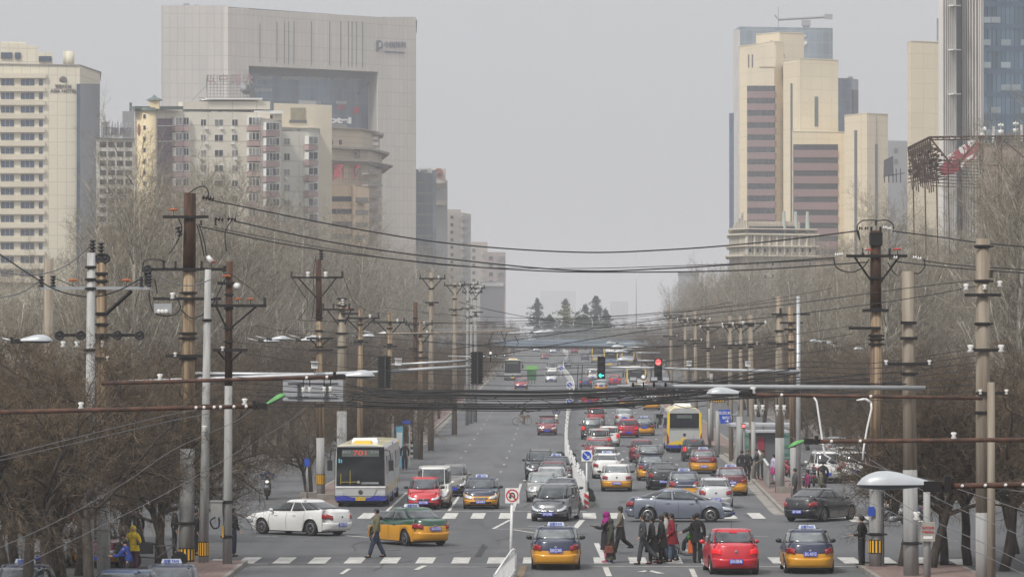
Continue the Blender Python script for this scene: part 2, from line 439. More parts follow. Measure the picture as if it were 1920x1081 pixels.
def pline(pts, w=.15):                                                                # a painted line through photo points
    q = [G(*p) for p in pts]
    for u, v in zip(q, q[1:]):
        n_ = (v-u); n_.z = 0; n_.normalize(); s = Vector((n_.y, -n_.x, 0))*w/2; up = Vector((0,0,.022))
        mk.quad(u-s+up, u+s+up, v+s+up, v-s+up)
pline([(925,991),(957,974)]); pline([(925,991),(958,992)]); pline([(958,992),(1010,1000)]); pline([(1078,990),(1092,974)], .25)
pline([(990,986),(1010,986)], .2); pline([(962,991),(1050,991)], .15)
pline([(1010,1015),(1060,1015)], .12); pline([(1135,1063),(1142,1080)], .2); pline([(1296,1066),(1303,1081)], .18); pline([(1200,1072),(1216,1069),(1240,1075)], .25)
pline([(1118,1018),(1132,1048)], .2); pline([(780,1068),(796,1060)], .2); pline([(1410,1005),(1440,1006)], .12); pline([(1580,1005),(1600,1005)], .12)
pline([(1770,1014),(1795,1014)], .12); pline([(480,1005),(520,1006)], .15); pline([(600,1000),(690,1007)], .2)
pline([(640,1076),(655,1066)], .15)
# right-turn arrow and side road line
pline([(1577,887),(1600,905)], .15); pline([(1300,1004),(1335,1006)], .3)
tag(mk.build('road_marking', 'line_white'), kind='structure'); tag(dk.build('road_marking', 'line_worn'), kind='structure')
# faded yellow strip and tyre marks
mk = MB(); pline([(975,1081),(982,1060)], .25); tag(mk.build('road_marking', 'yellow_faded' if 'yellow_faded' in _m else mat('yellow_faded', (.20,.155,.095), .9, 0, .3, 6)), kind='structure')
mk = MB(); pline([(893,1043),(907,1020)], .12); pline([(899,1043),(912,1023)], .1); tag(mk.build('tyre_mark', mat('skid', (.05,.05,.052), .9, 0, .4, 5)), kind='structure')
# repairs: square tar patches, sealed cracks, oil drips
rp = random.Random(31); pt_, cr_ = MB(), MB()
for i in range(34):
    d = rp.choice((rp.uniform(143,205), rp.uniform(205,420))); x = rp.uniform(-8.5, 11) if d > 205 else rp.uniform(-16, 18); w, l = rp.uniform(.5,2.2), rp.uniform(1.5,7)
    q = [(x+rp.uniform(-.08,.08), y, gz(y)+.0118+.00012*i) for y in (d, d+l)]
    pt_.grid([[(q[0][0]-w/2, q[0][1], q[0][2]), (q[0][0]+w/2, q[0][1], q[0][2])], [(q[1][0]-w/2+SL*l, q[1][1], q[1][2]), (q[1][0]+w/2+SL*l, q[1][1], q[1][2])]])
for i in range(46):
    d = rp.choice((rp.uniform(143,205), rp.uniform(205,330))); p = Vector((rp.uniform(-12,12), d, 0)); a = rp.choice((0, pi/2))+rp.gauss(0,.15)
    for s in range(9):
        n = p+Vector((cos(a), sin(a)*2, 0))*rp.uniform(.3,.7); a += rp.gauss(0,.35); t = (n-p).normalized(); sd_ = Vector((t.y, -t.x, 0))*rp.uniform(.015,.04)
        f = lambda v: (v.x, v.y, gz(v.y)+.0165)
        cr_.quad(f(p-sd_), f(p+sd_), f(n+sd_), f(n-sd_)); p = n
tag(pt_.build('road_patch', mat('tar_patch', (.066,.068,.071), .85, col2=(.10,.102,.105), scale=1.5, detail=8)), kind='structure')
tag(cr_.build('road_crack', mat('crack_tar', (.045,.045,.047), .7)), kind='structure')
# manhole lids
for i, (px, py) in enumerate(((885,905),(1175,1020),(930,1062),(735,1030),(1480,1035),(1085,1000))):
    g = G(px, py); m_ = MB(); m_.lathe([(.36,0),(.36,.024),(.3,.028)], (0,0,0), n=20); o = m_.build('manhole_cover', 'dark_grey', loc=g)
    tag(o, 'round iron manhole cover set in the asphalt ' + ('between the oncoming taxi and van','left of the hooded woman on the crossing','near the bottom of the crossroads','behind the green and yellow taxi','between the red sedan and the right taxi','in front of the grey minivan')[i], 'manhole cover', 'manhole covers in the road')
# ------------------------------------------------------------------ buildings
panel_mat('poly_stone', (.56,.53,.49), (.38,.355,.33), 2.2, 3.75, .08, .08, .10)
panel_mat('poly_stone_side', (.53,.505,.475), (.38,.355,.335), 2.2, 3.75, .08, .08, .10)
panel_mat('hotel_cream', (.68,.63,.50), (.50,.46,.37), 2.4, 3.0, .10, .05, .08)
panel_mat('hotel_glass', (.07,.12,.20), (.18,.21,.24), 1.6, 3.1, .12, .35, .3, .15, metal=.3)
panel_mat('curtain_glass', (.17,.24,.34), (.28,.33,.38), 2.4, 3.6, .09, .35, .2, .2, metal=.1)
panel_mat('pale_glass', (.30,.37,.43), (.42,.47,.50), 2.6, 3.6, .14, .25, .1, .2, metal=.35)
panel_mat('tower_glass', (.22,.33,.44), (.04,.05,.06), 1.65, 4.0, .11, .45, .12, .12, metal=.45)
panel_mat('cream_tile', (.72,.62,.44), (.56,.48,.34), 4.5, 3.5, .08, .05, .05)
panel_mat('cream_tile_shade', (.69,.60,.44), (.54,.47,.34), 4.5, 3.5, .08, .05, .05)  # same tile made darker, shade put into the colour of the right-hand faces
panel_mat('apartment_cream', (.66,.62,.53), (.44,.41,.35), 6.0, 2.85, .10, .07, .12)
panel_mat('apartment_grey', (.60,.585,.52), (.42,.40,.36), 6.0, 2.85, .10, .08, .12)
panel_mat('beige_stone', (.50,.43,.345), (.33,.28,.22), 1.2, 1.2, .06, .09, .2)
panel_mat('peach_wall', (.68,.52,.35), (.46,.35,.24), 5, 4, .06, .06, .1)
panel_mat('purple_panel', (.17,.13,.17), (.10,.08,.11), 3.2, 2.9, .14, .1, .2)
mat('yellow_render', (.70,.58,.36), .9, 0, .10, .1); mat('pink_panel', (.40,.29,.28), .9, 0, .12, .3); mat('maroon_band', (.25,.165,.165), .8, 0, .10, .1)
mat('strip_glass', (.055,.06,.075), .25, .3, .35, .5, stretch=(3,3,.2)); mat('window_blue', (.065,.095,.15), .12, .35, .3, .3); mat('window_dark', (.045,.05,.06), .2, .3, .5, .4)
mat('window_curtain', (.25,.25,.25), .4, 0, .5, .4); mat('frame_white', (.70,.70,.68), .6); mat('roof_green', (.12,.16,.145), .8, 0, .2, .3); mat('cornice_cream', (.64,.58,.46), .9, 0, .1, .2)
mat('cornice_grey', (.30,.275,.245), .9, 0, .2, .2); mat('far_grey', (.30,.30,.31), .9, 0, .1, .05); mat('far_beige', (.42,.38,.33), .9, 0, .1, .05); mat('far_pink', (.42,.34,.31), .9, 0, .15, .08)
mat('slate', (.12,.125,.14), .5, .1, .2, .2); mat('fin_stone', (.60,.575,.54), .8, 0, .12, .15); mat('louvre', (.10,.11,.135), .5, .2, .2, .3)
rb = random.Random(21)
class Block:
    def __init__(s, label, pts, ytop, m, name='office_building', cat='building', back=30, mats=None, base=None):
        """pts: visible wall line as (px, distance), left to right; the far side is pushed back"""
        s.p = [Vector((X(a, d), d, 0)) for a, d in pts]; s.g = gz(s.p[0].y)-1 if base is None else base
        s.z = Z(ytop, s.p[0].y); s.T = thing(name, label, cat, (s.p[0].x, s.p[0].y, 0)); s.o = s.p[0].copy(); s.bk = back
        b = MB(); ms = mats or [m]
        q = [p-s.o for p in s.p]; yb = max(p.y for p in s.p)+back
        bk = [Vector((p.x*yb/p.y, yb, 0))-s.o for p in (s.p[-1], s.p[0])]
        ring = q+bk
        for i in range(len(ring)):
            u, v = ring[i], ring[(i+1) % len(ring)]
            b.quad((u.x,u.y,s.g),(v.x,v.y,s.g),(v.x,v.y,s.z),(u.x,u.y,s.z), m=min(i, len(ms)-1) if i < len(q)-1 else 0)
        b.quad(*[(r.x,r.y,s.z) for r in ring], m=0); s.ring = ring
        b.build('wall', ms, s.T)
    def at(s, f, px, py, off=0.0):
        A, B_ = s.p[f], s.p[f+1]; k_ = (px-960)/F; dx, dy = B_.x-A.x, B_.y-A.y
        n = Vector((dy, -dx, 0)).normalized()
        if n.y > 0: n = -n
        A = A+n*off; t = (k_*A.y-A.x)/(dx-k_*dy) if abs(dx-k_*dy) > 1e-6 else 0
        q = A+Vector((dx, dy, 0))*t; z = Z(py, q.y); return Vector((q.x-s.o.x, q.y-s.o.y, z)), n
    def slab(s, f, px0, px1, y0, y1, m, name, off=.05, th=None, parent=None, mb=None):
        th = th or off+.3; q = [s.at(f, a, b, off) for a, b in ((px0,y1),(px1,y1),(px1,y0),(px0,y0))]; n = q[0][1]
        b = mb or MB(); b.slab([v for v, _ in q], -n*th)
        return None if mb else b.build(name, m, parent or s.T)
    def window(s, f, px0, px1, y0, y1, m='window_dark', frame='frame_white', mull=1, off=.08, fr=.8):
        if frame:
            w = s.slab(f, px0, px1, y0, y1, frame, 'window', off)
            n_ = mull+1; st = (px1-px0)/n_
            b = MB()
            for i in range(n_): s.slab(f, px0+st*i+fr*.6, px0+st*(i+1)-fr*.6, y0+fr, y1-fr, None, '', off+.04, .06, mb=b)
            b.build('pane', m, w)
        else: s.slab(f, px0, px1, y0, y1, m, 'window', off)
    def cap(s, dy, out, m, name='parapet', y=None):
        z = s.z if y is None else Z(y, s.o.y); c = sum((r for r in s.ring), Vector())/len(s.ring); h = dy/F*s.o.y
        b = MB(); pts = [r+(r-c).normalized()*out for r in s.ring]; b.prism([(p.x,p.y) for p in pts], z-h*.5, z+h*.5); return b.build(name, m, s.T)
    def roofbox(s, f, px0, px1, y0, m, name='roof_house', depth=8, inset=2):
        a, n = s.at(f, px0, 400, -inset); c, _ = s.at(f, px1, 400, -inset); z1 = Z(y0, s.o.y+a.y)
        b = MB(); e = 1+depth/s.o.y; A_, C_ = a+s.o, c+s.o; b.prism([(a.x,a.y),(c.x,c.y),(C_.x*e-s.o.x,C_.y*e-s.o.y),(A_.x*e-s.o.x,A_.y*e-s.o.y)], s.z-.2, z1); return b.build(name, m, s.T)
    def text(s, f, px, py, body, px_h, m, width_px=None, off=.15, bold=0.0, name='lettering', depth=.05):
        q, n = s.at(f, px, py, off); rz = atan2(n.y, n.x)+pi/2; D = s.o.y+q.y; cs = max(.4, abs(n.y))
        if width_px: width_px /= cs
        else: width_px = px_h*.98*len(body)/cs if ord(body[0]) > 1000 else None
        return writing(body, px_h/F*D*1.3, m, s.T, q, rz, depth=depth, bold=bold, width=width_px/F*D if width_px else None, name=name)
# 1 the great gate-shaped tower
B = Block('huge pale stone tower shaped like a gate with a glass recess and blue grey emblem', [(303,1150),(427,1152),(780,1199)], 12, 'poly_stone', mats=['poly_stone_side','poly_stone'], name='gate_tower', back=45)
B.slab(1, 474, 706, 133, 600, 'curtain_glass', 'glass_recess', .2, .5)
def frame_piece(px0, px1, y0, y1): B.slab(1, px0, px1, y0, y1, 'poly_stone', 'stone_frame', 4.5, 5)
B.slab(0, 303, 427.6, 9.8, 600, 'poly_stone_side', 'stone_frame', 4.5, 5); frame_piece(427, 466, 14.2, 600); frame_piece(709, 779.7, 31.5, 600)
b = MB(); q = [B.at(1, a, c, 4.5)[0] for a, c in ((466,123),(709,134.5),(709,31.5),(466,16.8))]; n = B.at(1,500,100)[1]; b.slab(q, -n*5); b.build('stone_frame', 'poly_stone', B.T)
q = [B.at(1, a, c, 4.55)[0] for a, c in ((709,134.5),(726,135),(726,137),(709,137))]
for px in (487,519,533,541,551,584,618,639,653,660,668,680): B.slab(1, px-.4, px+.4, 40 if px > 500 else 44, 116+(px-480)*.05, 'slate', 'slit_window', 4.6, .25)
b = MB()
for y in (125,): pass
q = [B.at(1, a, c, 1.2)[0] for a, c in ((466,137),(706,148),(706,134),(466,123))]; b.slab(q, -n*.5); b.build('recess_soffit', 'louvre', B.T)
b = MB()
for y, spans in ((146,((478,512),(528,570),(576,618),(625,650),(655,700))),(168,((478,512),)),(192,((478,510),(560,602),(630,652)))):
    for a_, c_ in spans:
        for i in range(int((c_-a_)/3)): B.slab(1, a_+3*i, a_+3*i+1.8, y-3, y+3+rb.uniform(-1,1), None, '', .32, .12, mb=b)
b.build('pale_blinds', mat('blind_pale', (.38,.42,.42), .6), B.T)
b = MB(); p0, _ = B.at(1, 706, 140, .6); p1, _ = B.at(1, 672, 175, .6); b.cyl(p0, p1, .35, n=4); b.build('cable_stay', 'slate', B.T)
B.slab(1, 470, 475, 137, 600, 'slate', 'recess_edge', .5, .5); B.slab(1, 705, 709, 140, 600, 'slate', 'recess_edge', .5, .5)
pts = [(-5,-11),(-5,9),(-2,11),(2,11),(6,7),(7,2),(6,-3),(2,-6),(-1,-5.5),(-1,-11)]
q0, n0 = B.at(1, 710.5, 86, 4.7); D = B.o.y+q0.y; k_ = D/F; rz = atan2(n0.y, n0.x)+pi/2
em = MB(); em.slab([q0+Vector((cos(rz)*a*k_*1.38, sin(rz)*a*k_*1.38, b_*k_)) for a, b_ in pts], n0*.1); eo = em.build('emblem', mat('emblem_blue', (.09,.11,.17), .5), B.T)
em = MB(); em.slab([q0+n0*.12+Vector((cos(rz)*a*k_*1.38, sin(rz)*a*k_*1.38, b_*k_)) for a, b_ in [(-1,-3),(-1,4),(.5,7),(3,6),(4,2),(2,-2)]], n0*.03); em.build('emblem_gap', 'poly_stone', eo)
for i, ch in enumerate('中国保利'): B.text(1, 725.5+10.2*i, 84.5, ch, 9.4, 'emblem_blue', off=4.7, bold=.02)
B.text(1, 740, 98, 'CHINA POLY GROUP', 3.4, 'emblem_blue', width_px=36, off=4.7, bold=.05)
B.cap(1.6, .3, 'slate'); B.roofbox(0, 343, 355, 6, 'far_grey'); B.roofbox(0, 365, 371, 8, 'far_grey'); B.roofbox(1, 718, 744, 31, 'far_grey', inset=9); B.roofbox(1, 395, 430, 10.5, 'far_grey')
# 2 hotel at the far left
B = Block('cream hotel slab with ribbon windows and a flower crest at the left edge', [(-60,955),(149,960),(187,985)], 119, 'hotel_cream', mats=['hotel_cream','hotel_cream'], name='hotel_building')
B.slab(1, 150.5, 186.5, 157, 620, 'hotel_glass', 'glass_facade', .6); 
q = [B.at(1, a, c, .5)[0] for a, c in ((150,134),(184,140),(184,158),(150,150))]
for r in range(15):
    y = 147.5+25.6*r
    for a_, c_ in ((-25,-2),(1,26),(38,64),(72,80)): B.window(0, a_, c_, y, y+13, 'window_blue', 'frame_white', 2 if c_-a_ > 10 else 0, .06, .5)
    B.slab(0, -60, 84, y+14.5, y+23.5, 'cornice_cream', 'window_band', .8)
B.slab(0, -60, 86, 137, 146, 'cornice_cream', 'window_band', .9)
for x0_, x1_, y in ((-40,0,83),(0,49,80),(49,71,85),): B.roofbox(0, x0_, x1_, y, 'hotel_cream', inset=1)
B.roofbox(0, 71, 98, 97, 'hotel_cream', inset=1); B.roofbox(0, 2, 48, 78, 'hotel_cream', inset=4)
B.slab(0, 1, 22, 98, 109, 'window_blue', 'window', -.6, .5); B.slab(0, 27, 38, 98, 110, 'window_blue', 'window', -.6, .5); B.slab(0, 72, 96, 105, 115, 'window_blue', 'window', -.6, .5)
q, n = B.at(0, 127.5, 105, -3); rr_ = 10.5/F*960; b = MB(); b.cyl((q.x,q.y+1,B.z-.1),(q.x,q.y+1,Z(94,960)),rr_,n=24); b.build('roof_tank', 'hotel_cream', B.T, True)
q, n = B.at(0, 117.5, 148, .15); b = MB(); kk_ = 960/F
for i in range(7):
    a_ = (i-3)*.42; b.ball((q.x+sin(a_)*5*kk_, q.y, q.z+(cos(a_)*3.5-2)*kk_), (2.4*kk_,.1,4*kk_), 8, 5)
b.ball((q.x,q.y,q.z-3*kk_),(8*kk_,.1,3*kk_),10,5); b.build('crest', mat('crest_brown', (.10,.08,.08), .6), B.T, True)
B.text(0, 118, 162, '亚洲大酒店', 5.4, 'crest_brown', width_px=30, bold=.03); B.text(0, 118.5, 170.5, 'ASIA HOTEL', 6.0, 'crest_brown', width_px=49, bold=.03)
B.cap(2, .3, 'cornice_grey')
# 3 glass fronted low block with roof lettering between hotel and apartments
B = Block('grey office block with skeletal roof letters between the hotel and the yellow corner tower', [(180,900),(262,905)], 259, 'apartment_grey', name='office_building')
for r in range(11):
    y = 266+17.5*r
    for a_ in (187,203,219,235): B.window(0, a_, a_+12, y, y+10, 'window_dark', None)
B.cap(2, .5, 'slate')
lb = MB(); 
for i in range(11):
    px = 191+5.6*i; p0, _ = B.at(0, px, 258, -1); p1, _ = B.at(0, px+rb.uniform(1,3), 232-rb.uniform(-4,6), -1); lb.cyl(p0, p1, .12, n=4); p2, _ = B.at(0, px+3, 256, -2.5); lb.cyl(p1, p2, .1, n=4)
lb.build('letter_scaffold', 'pale_metal', B.T)
B.text(0, 222, 247, '酒店 购物', 11, 'slate', width_px=52, off=-.6, bold=.1); B.roofbox(0, 229, 251, 208, 'far_grey', inset=6); B.roofbox(0, 189, 205, 228, 'far_grey', inset=6); B.roofbox(0, 242, 247, 192, 'slate', inset=7)
# 4 long apartment block
B = Block('long cream apartment block with pink balcony bays and a green roof edge', [(252,772),(343,780),(506,786)], 203, 'apartment_cream', name='apartment_block', back=18)
zz = B.z
q, n = B.at(0, 272, 300, .0); b = MB(); b.cyl((q.x,q.y,B.g),(q.x,q.y,Z(207,772)),20/F*772,n=24); b.build('corner_turret','yellow_render',B.T,True)
b = MB(); b.cyl((q.x,q.y,Z(207,772)),(q.x,q.y,Z(201,772)),24/F*772,21/F*772,n=24); b.build('turret_cornice','roof_green',B.T)
b = MB()
for r in range(9): 
    yy = 218+21*r; b.box((q.x,q.y-1.98,Z(yy,772)),(.4,.1,.7))
b.build('slot_window','window_dark',B.T); b = MB(); b.ball((q.x-1.0,q.y-1.7,Z(243,772)),(.32,.3,1.1),10,6); b.build('oval_plaque',mat('plaque_red',(.30,.12,.10),.8),B.T,True)
b = MB(); qx, _ = B.at(0, 289, 200, 1); b.box((qx.x,qx.y,Z(195,772)),(1.9,1.9,1.6)); b.build('lantern_room','yellow_render',B.T)
b = MB(); b.lathe([(1.6,0),(1.25,.28),(.5,.6),(.1,1.0)],(qx.x,qx.y,Z(187,772)),(0,0,1),8); b.build('pavilion_roof','roof_green',B.T)
B.slab(0, 252, 343, 199, 205, 'roof_green', 'eaves', 1.2); B.slab(0, 296, 329, 222, 520, 'purple_panel', 'glass_panel', .15)
for r in range(8): B.slab(0, 296, 328, 222+29*r+13, 222+29*r+14.5, 'frame_white', 'floor_line', .3) if r < 2 else None
b = MB(); u0, _ = B.at(0, 342, 199, 0); u1, _ = B.at(1, 396, 188, 0); b.prism([(u0.x,u0.y),(u1.x,u1.y),(u1.x,u1.y+9),(u0.x,u0.y+9)], zz-.1, zz+.05)
b.quad((u0.x,u0.y,zz),(u1.x,u1.y,zz),(u1.x,u1.y+4,Z(188,786)),(u0.x+3,u0.y+4,Z(189,786))); b.build('sloping_roof','roof_green',B.T)
B.slab(1, 343, 506, 190, 205, 'apartment_cream', 'parapet_wall', .02, 3); B.slab(1, 388, 492, 183.5, 186.5, 'frame_white', 'roof_slab', .6, 3.5); B.roofbox(1, 396, 490, 186, 'apartment_cream', inset=2)
for r in range(10):
    y = 219+28.6*r
    B.slab(0, 328.5, 342, y, y+16, 'frame_white', 'bay_window', 1.0, 1.3); B.slab(1, 343.5, 355, y, y+16, 'frame_white', 'bay_window', 1.0, 1.3)
    for i in range(2): B.slab(0, 330+6*i, 334.5+6*i, y+1.5, y+14.5, 'window_curtain', 'pane', 1.06, .1)
    for i in range(2): B.slab(1, 344.5+5*i, 348.3+5*i, y+1.5, y+14.5, 'window_dark', 'pane', 1.06, .1)
    B.slab(0, 328, 342.6, y+17, y+27, 'pink_panel', 'balcony_parapet', 1.15, 1.4); B.slab(1, 343, 355.5, y+17, y+27, 'pink_panel', 'balcony_parapet', 1.15, 1.4)
    for px, w in ((381,10),(410,16),(440,11)):
        B.window(1, px-w/2, px+w/2, y+4, y+17, rb.choice(('window_dark','window_dark','window_curtain')), 'frame_white', 1, .07, .9)
        if rb.random() < .75:
            ax = px+rb.choice((-3,3,6)); B.slab(1, ax-2.6, ax+2.6, y+18.5, y+23, 'frame_white', 'air_conditioner', .5, .5)
    for a_, c_ in ((466,493),):
        B.slab(1, a_, c_, y, y+15, 'frame_white', 'bay_window', .9, 1.2)
        for i in range(4): B.slab(1, a_+1+6.6*i, a_+6+6.6*i, y+1.2, y+13.8, rb.choice(('window_dark','window_curtain')), 'pane', .96, .1)
        B.slab(1, a_-.5, c_+.5, y+16, y+26, 'pink_panel', 'balcony_parapet', 1.05, 1.3)
for px in (350,385,412,430,455,470): B.slab(1, px-4, px+4, 208+rb.uniform(-1,1), 209.2, 'slate', 'torn_render', .04, .06)
q, _ = B.at(1, 365, 200, -3)
T2 = thing('roof_billboard', 'rusty roof frame with faded red characters standing on the apartment roof', 'roof sign', (B.o.x, B.o.y, 0)); b = MB()
for i in range(14):
    p0, _ = B.at(1, 388+6.2*i, 183, -1); p1, _ = B.at(1, 388+6.2*i, 140, -1); b.cyl(p0, p1, .06, n=4)
for j in range(8):
    p0, _ = B.at(1, 388, 141+5.8*j, -1); p1, _ = B.at(1, 472, 141+5.8*j, -1); b.cyl(p0, p1, .05, n=4)
for a_, c_ in (((353,196),(386,160)),((372,182),(388,186)),((388,186),(386,145))):
    p0, _ = B.at(1, a_[0], a_[1], -1); p1, _ = B.at(1, c_[0], c_[1], -1); b.cyl(p0, p1, .07, n=4)
b.build('frame', 'far_grey', T2)
for i, ch in enumerate('以中国大'): 
    q, n = B.at(1, 395+23.5*i, 149, -.9); writing(ch, 1.9, mat('sign_faded_red', (.30,.19,.20), .7), T2, q, 0, bold=.02)
q, n = B.at(1, 458, 167, -.8); b = MB(); b.lathe([(.2,0),(.8,.12),(1.2,.3)],(q.x,q.y,q.z),(.5,-.7,.3),20); b.build('dish','far_grey',T2,True)
# 4b stepped wings of the apartment block
def wing(label, pts, ytop, bays, wins, m='apartment_cream', y0=229, step=28.6, rows=9):
    W_ = Block(label, pts, ytop, m, name='apartment_block', back=16)
    for f, a_, c_ in bays:
        for r in range(rows):
            y = y0+step*r
            W_.slab(f, a_, c_, y, y+15, 'frame_white', 'bay_window', .7, 1.0); n_ = max(1, int((c_-a_)/6)); st = (c_-a_)/n_
            for i in range(n_): W_.slab(f, a_+st*i+.7, a_+st*(i+1)-.7, y+1.2, y+13.8, rb.choice(('window_dark','window_curtain','window_dark')), 'pane', .76, .1)
            W_.slab(f, a_-.4, c_+.4, y+16, y+26.5, 'pink_panel', 'balcony_parapet', .85, 1.1)
    for f, a_, c_ in wins:
        for r in range(rows):
            y = y0+3+step*r; W_.window(f, a_, c_, y, y+14, rb.choice(('window_dark','window_curtain')), 'frame_white', 1, .07, .9)
            if rb.random() < .6: W_.slab(f, a_+2, a_+7, y+16, y+20.5, 'frame_white', 'air_conditioner', .5, .5)
    W_.cap(1.8, .3, 'cornice_cream'); return W_
wing('narrow apartment bay tower with pink balconies right of the long cream block', [(488,778),(526,783)], 222, [(0,499,524)], [], 'apartment_grey')
W_ = wing('pale grey apartment wing with one window column right of the bay tower', [(525,800),(578,803),(598,806)], 238, [(1,579,596)], [(0,532.5,543.5)], 'apartment_grey', 255, 29)
W_.slab(0, 530, 548, 243.5, 244.8, 'slate', 'torn_render', .04, .06); W_.slab(0, 557, 563, 243, 244.5, 'slate', 'torn_render', .04, .06)
wing('last apartment wing with balconies next to the hotel tower', [(594,830),(606,831),(622,834)], 262, [(1,606,621)], [], 'apartment_cream', 274, 28)
W_ = Block('cream plant room block with louvred vent above the apartment roofs', [(513,815),(622,822)], 193, 'cornice_cream', name='plant_room', back=10)
W_.slab(0, 545, 573, 202, 225, mat('vent_beige', (.30,.27,.19), .8, 0, .2, 1), 'vent_louvre', .1); W_.slab(0, 543, 575, 225, 230, 'slate', 'vent_base', .2); W_.roofbox(0, 560, 592, 188, 'far_grey', inset=3)
W_ = Block('small water tank house with flat lid on the apartment roof', [(480,786),(528,788)], 213, 'apartment_grey', name='roof_house', back=8); W_.slab(0, 476, 531, 207, 213, 'frame_white', 'roof_slab', .8, 5); W_.slab(0, 500, 511, 216, 224, 'window_dark', 'window', .1)
# 5 hotel tower with pagoda-like cornices and red sign
B = Block('beige stepped hotel tower with heavy cornices, a round emblem and white roof letters', [(585,880),(676,890),(705,905)], 237, 'beige_stone', name='hotel_tower', back=25)
B.cap(3, .8, 'cornice_grey'); B.roofbox(0, 591, 650, 230, 'far_grey', inset=2)
B.text(0, 628, 225, 'Hotel', 12, 'frame_white', width_px=58, off=-1, bold=.08)
for ch, px in (('中',640),('国',668)): B.text(0, px, 203 if px < 650 else 208, ch, 10, mat('sign_bright_red', (.36,.05,.08), .6), off=-3, bold=.05)
for a_, c_, y in ((614,624,262),(636,641,262),(636,641,287)): B.window(0, a_, c_, y, y+9, 'window_dark', None)
B2 = Block('middle tier of the beige hotel tower with flaring dark eaves and rows of windows', [(618,865),(690,872),(716,892)], 278, 'beige_stone', name='hotel_tower', back=22)
for y, o_, h_ in ((276,1.6,4),(300,2.4,3),(303,1.6,6)): B2.cap(h_, o_, 'cornice_grey', 'eaves', y)
B2.cap(3, .8, 'cornice_grey', 'eaves', 344) if 0 else None
q, n = B2.at(0, 667, 288, .2); b = MB(); b.box((q.x,q.y,q.z),(1.7,.1,1.6)); b.build('emblem_plate','slate',B2.T); b = MB(); b.lathe([(.65,-.08),(.65,.0),(.42,.0),(.42,-.08)],(q.x,q.y-.12,q.z),(0,-1,0),16); b.build('emblem','beige_stone',B2.T)
for r in range(6):
    y = 312+22*r; B2.slab(1, 692, 715, y+2, y+10, 'strip_glass', 'window_strip', .1)
    B2.slab(1, 690.5, 717, y+12, y+15, 'cornice_grey', 'cornice', 1.0)
B3 = Block('rear tier of the beige hotel tower with pale stacked balconies', [(675,900),(712,905)], 250, 'beige_stone', name='hotel_tower', back=10)
B3.cap(4, 1.8, 'cornice_grey'); 
for r in range(4): B3.slab(0, 677, 709, 256+11*r, 261+11*r, 'frame_white', 'balcony', .8); 
B3.slab(0, 678, 700, 262, 300, 'slate', 'recess', .2)
T2 = thing('roof_sign', 'pair of red rooftop characters on a steel frame in front of the beige hotel tower', 'roof sign', (B2.o.x, B2.o.y, 0))
for ch, px, wd in (('厦',634,20),('厂',669,12)):
    q, n = B2.at(0, px, 324, 1.4); b = MB(); k2 = 865/F
    for dx in (-.45,.45): b.cyl((q.x+dx*wd*k2,q.y+.3,q.z-14*k2),(q.x+dx*wd*k2,q.y+.3,q.z+13*k2),.08,n=4)
    b.cyl((q.x-wd*k2*.5,q.y+.3,q.z-13*k2),(q.x+wd*k2*.5,q.y+.3,q.z+12*k2),.08,n=4); b.build('frame','slate',T2)
    writing(ch, 3.0, 'sign_bright_red', T2, q, 0, bold=.16, width=wd*k2, depth=.1)
B = Block('peach coloured office block with dark ribbon windows below the red rooftop characters', [(620,845),(662,848),(692,862)], 346, 'peach_wall', name='office_building', back=20)
for r in range(8):
    y = 368+23.5*r; B.slab(0, 623, 660, y, y+9.5, 'strip_glass', 'window_strip', .1); B.slab(1, 668, 691, y+2, y+11, 'strip_glass', 'window_strip', .1)
B.slab(0, 661.5, 666, 346, 600, 'peach_wall', 'pier', .6, .8); B.slab(1, 684, 697, 378, 381, 'cornice_grey', 'canopy', 1.5)
# 6 buildings right of the gate tower
B = Block('dark glass office slab with white roof letters beyond the gate tower', [(776,1250),(818,1256)], 317, 'curtain_glass', name='office_building', back=20)
B.slab(0, 782, 811, 322, 600, 'hotel_glass', 'glass_facade', .2); B.text(0, 797, 320, '公安局', 7, 'frame_white', width_px=26, off=.6, bold=.1)
for r in range(12): B.slab(0, 782, 811, 340+20*r, 343+20*r, 'louvre', 'spandrel', .4)
B = Block('grey tower with rounded drum top and round red emblem beyond the glass slab', [(806,1290),(839,1295)], 340, 'far_grey', name='office_tower', back=20)
q, n = B.at(0, 822.5, 345, 2); b = MB(); b.cyl((q.x,q.y,Z(352,1290)),(q.x,q.y,Z(316,1290)),13/F*1290,n=20); b.build('drum','far_beige',B.T,True)
b = MB(); b.cyl((q.x,q.y,Z(344,1290)),(q.x,q.y,Z(338,1290)),16.5/F*1290,n=20); b.build('cornice','far_beige',B.T); B.slab(0, 806, 839, 376, 384, 'far_beige', 'cornice', 1.5)
b = MB(); b.lathe([(1.5,0),(1.5,.1),(1.15,.1),(1.15,0)],(q.x,q.y-2.3,Z(325,1290)),(0,-1,0),20); b.build('emblem_ring','plaque_red',B.T); writing('福', 1.9, 'plaque_red', B.T, (q.x,q.y-2.4,Z(325,1290)), 0, bold=.08)
B = Block('hazy beige residential tower with stepped top, left of two far ones', [(838,1480),(868,1484),(883,1500)], 398, 'far_beige', name='apartment_tower', back=20)
for r in range(10):
    y = 404+14*r; B.slab(0, 845, 850, y, y+6, 'window_dark', 'window', .15); B.slab(1, 869, 882, y+2, y+8, 'window_curtain', 'balcony', .8)
B.roofbox(0, 839, 864, 392, 'far_beige'); 
B = Block('faint beige and pink residential tower behind the stepped one', [(882,1750),(914,1754)], 456, 'far_beige', name='apartment_tower', back=20)
for r in range(6): B.slab(0, 886, 891, 466+14*r, 472+14*r, 'window_dark', 'window', .2); B.slab(0, 904, 912, 470+14*r, 478+14*r, 'far_pink', 'balcony', .8)
B.roofbox(0, 884, 914, 453, 'far_pink')
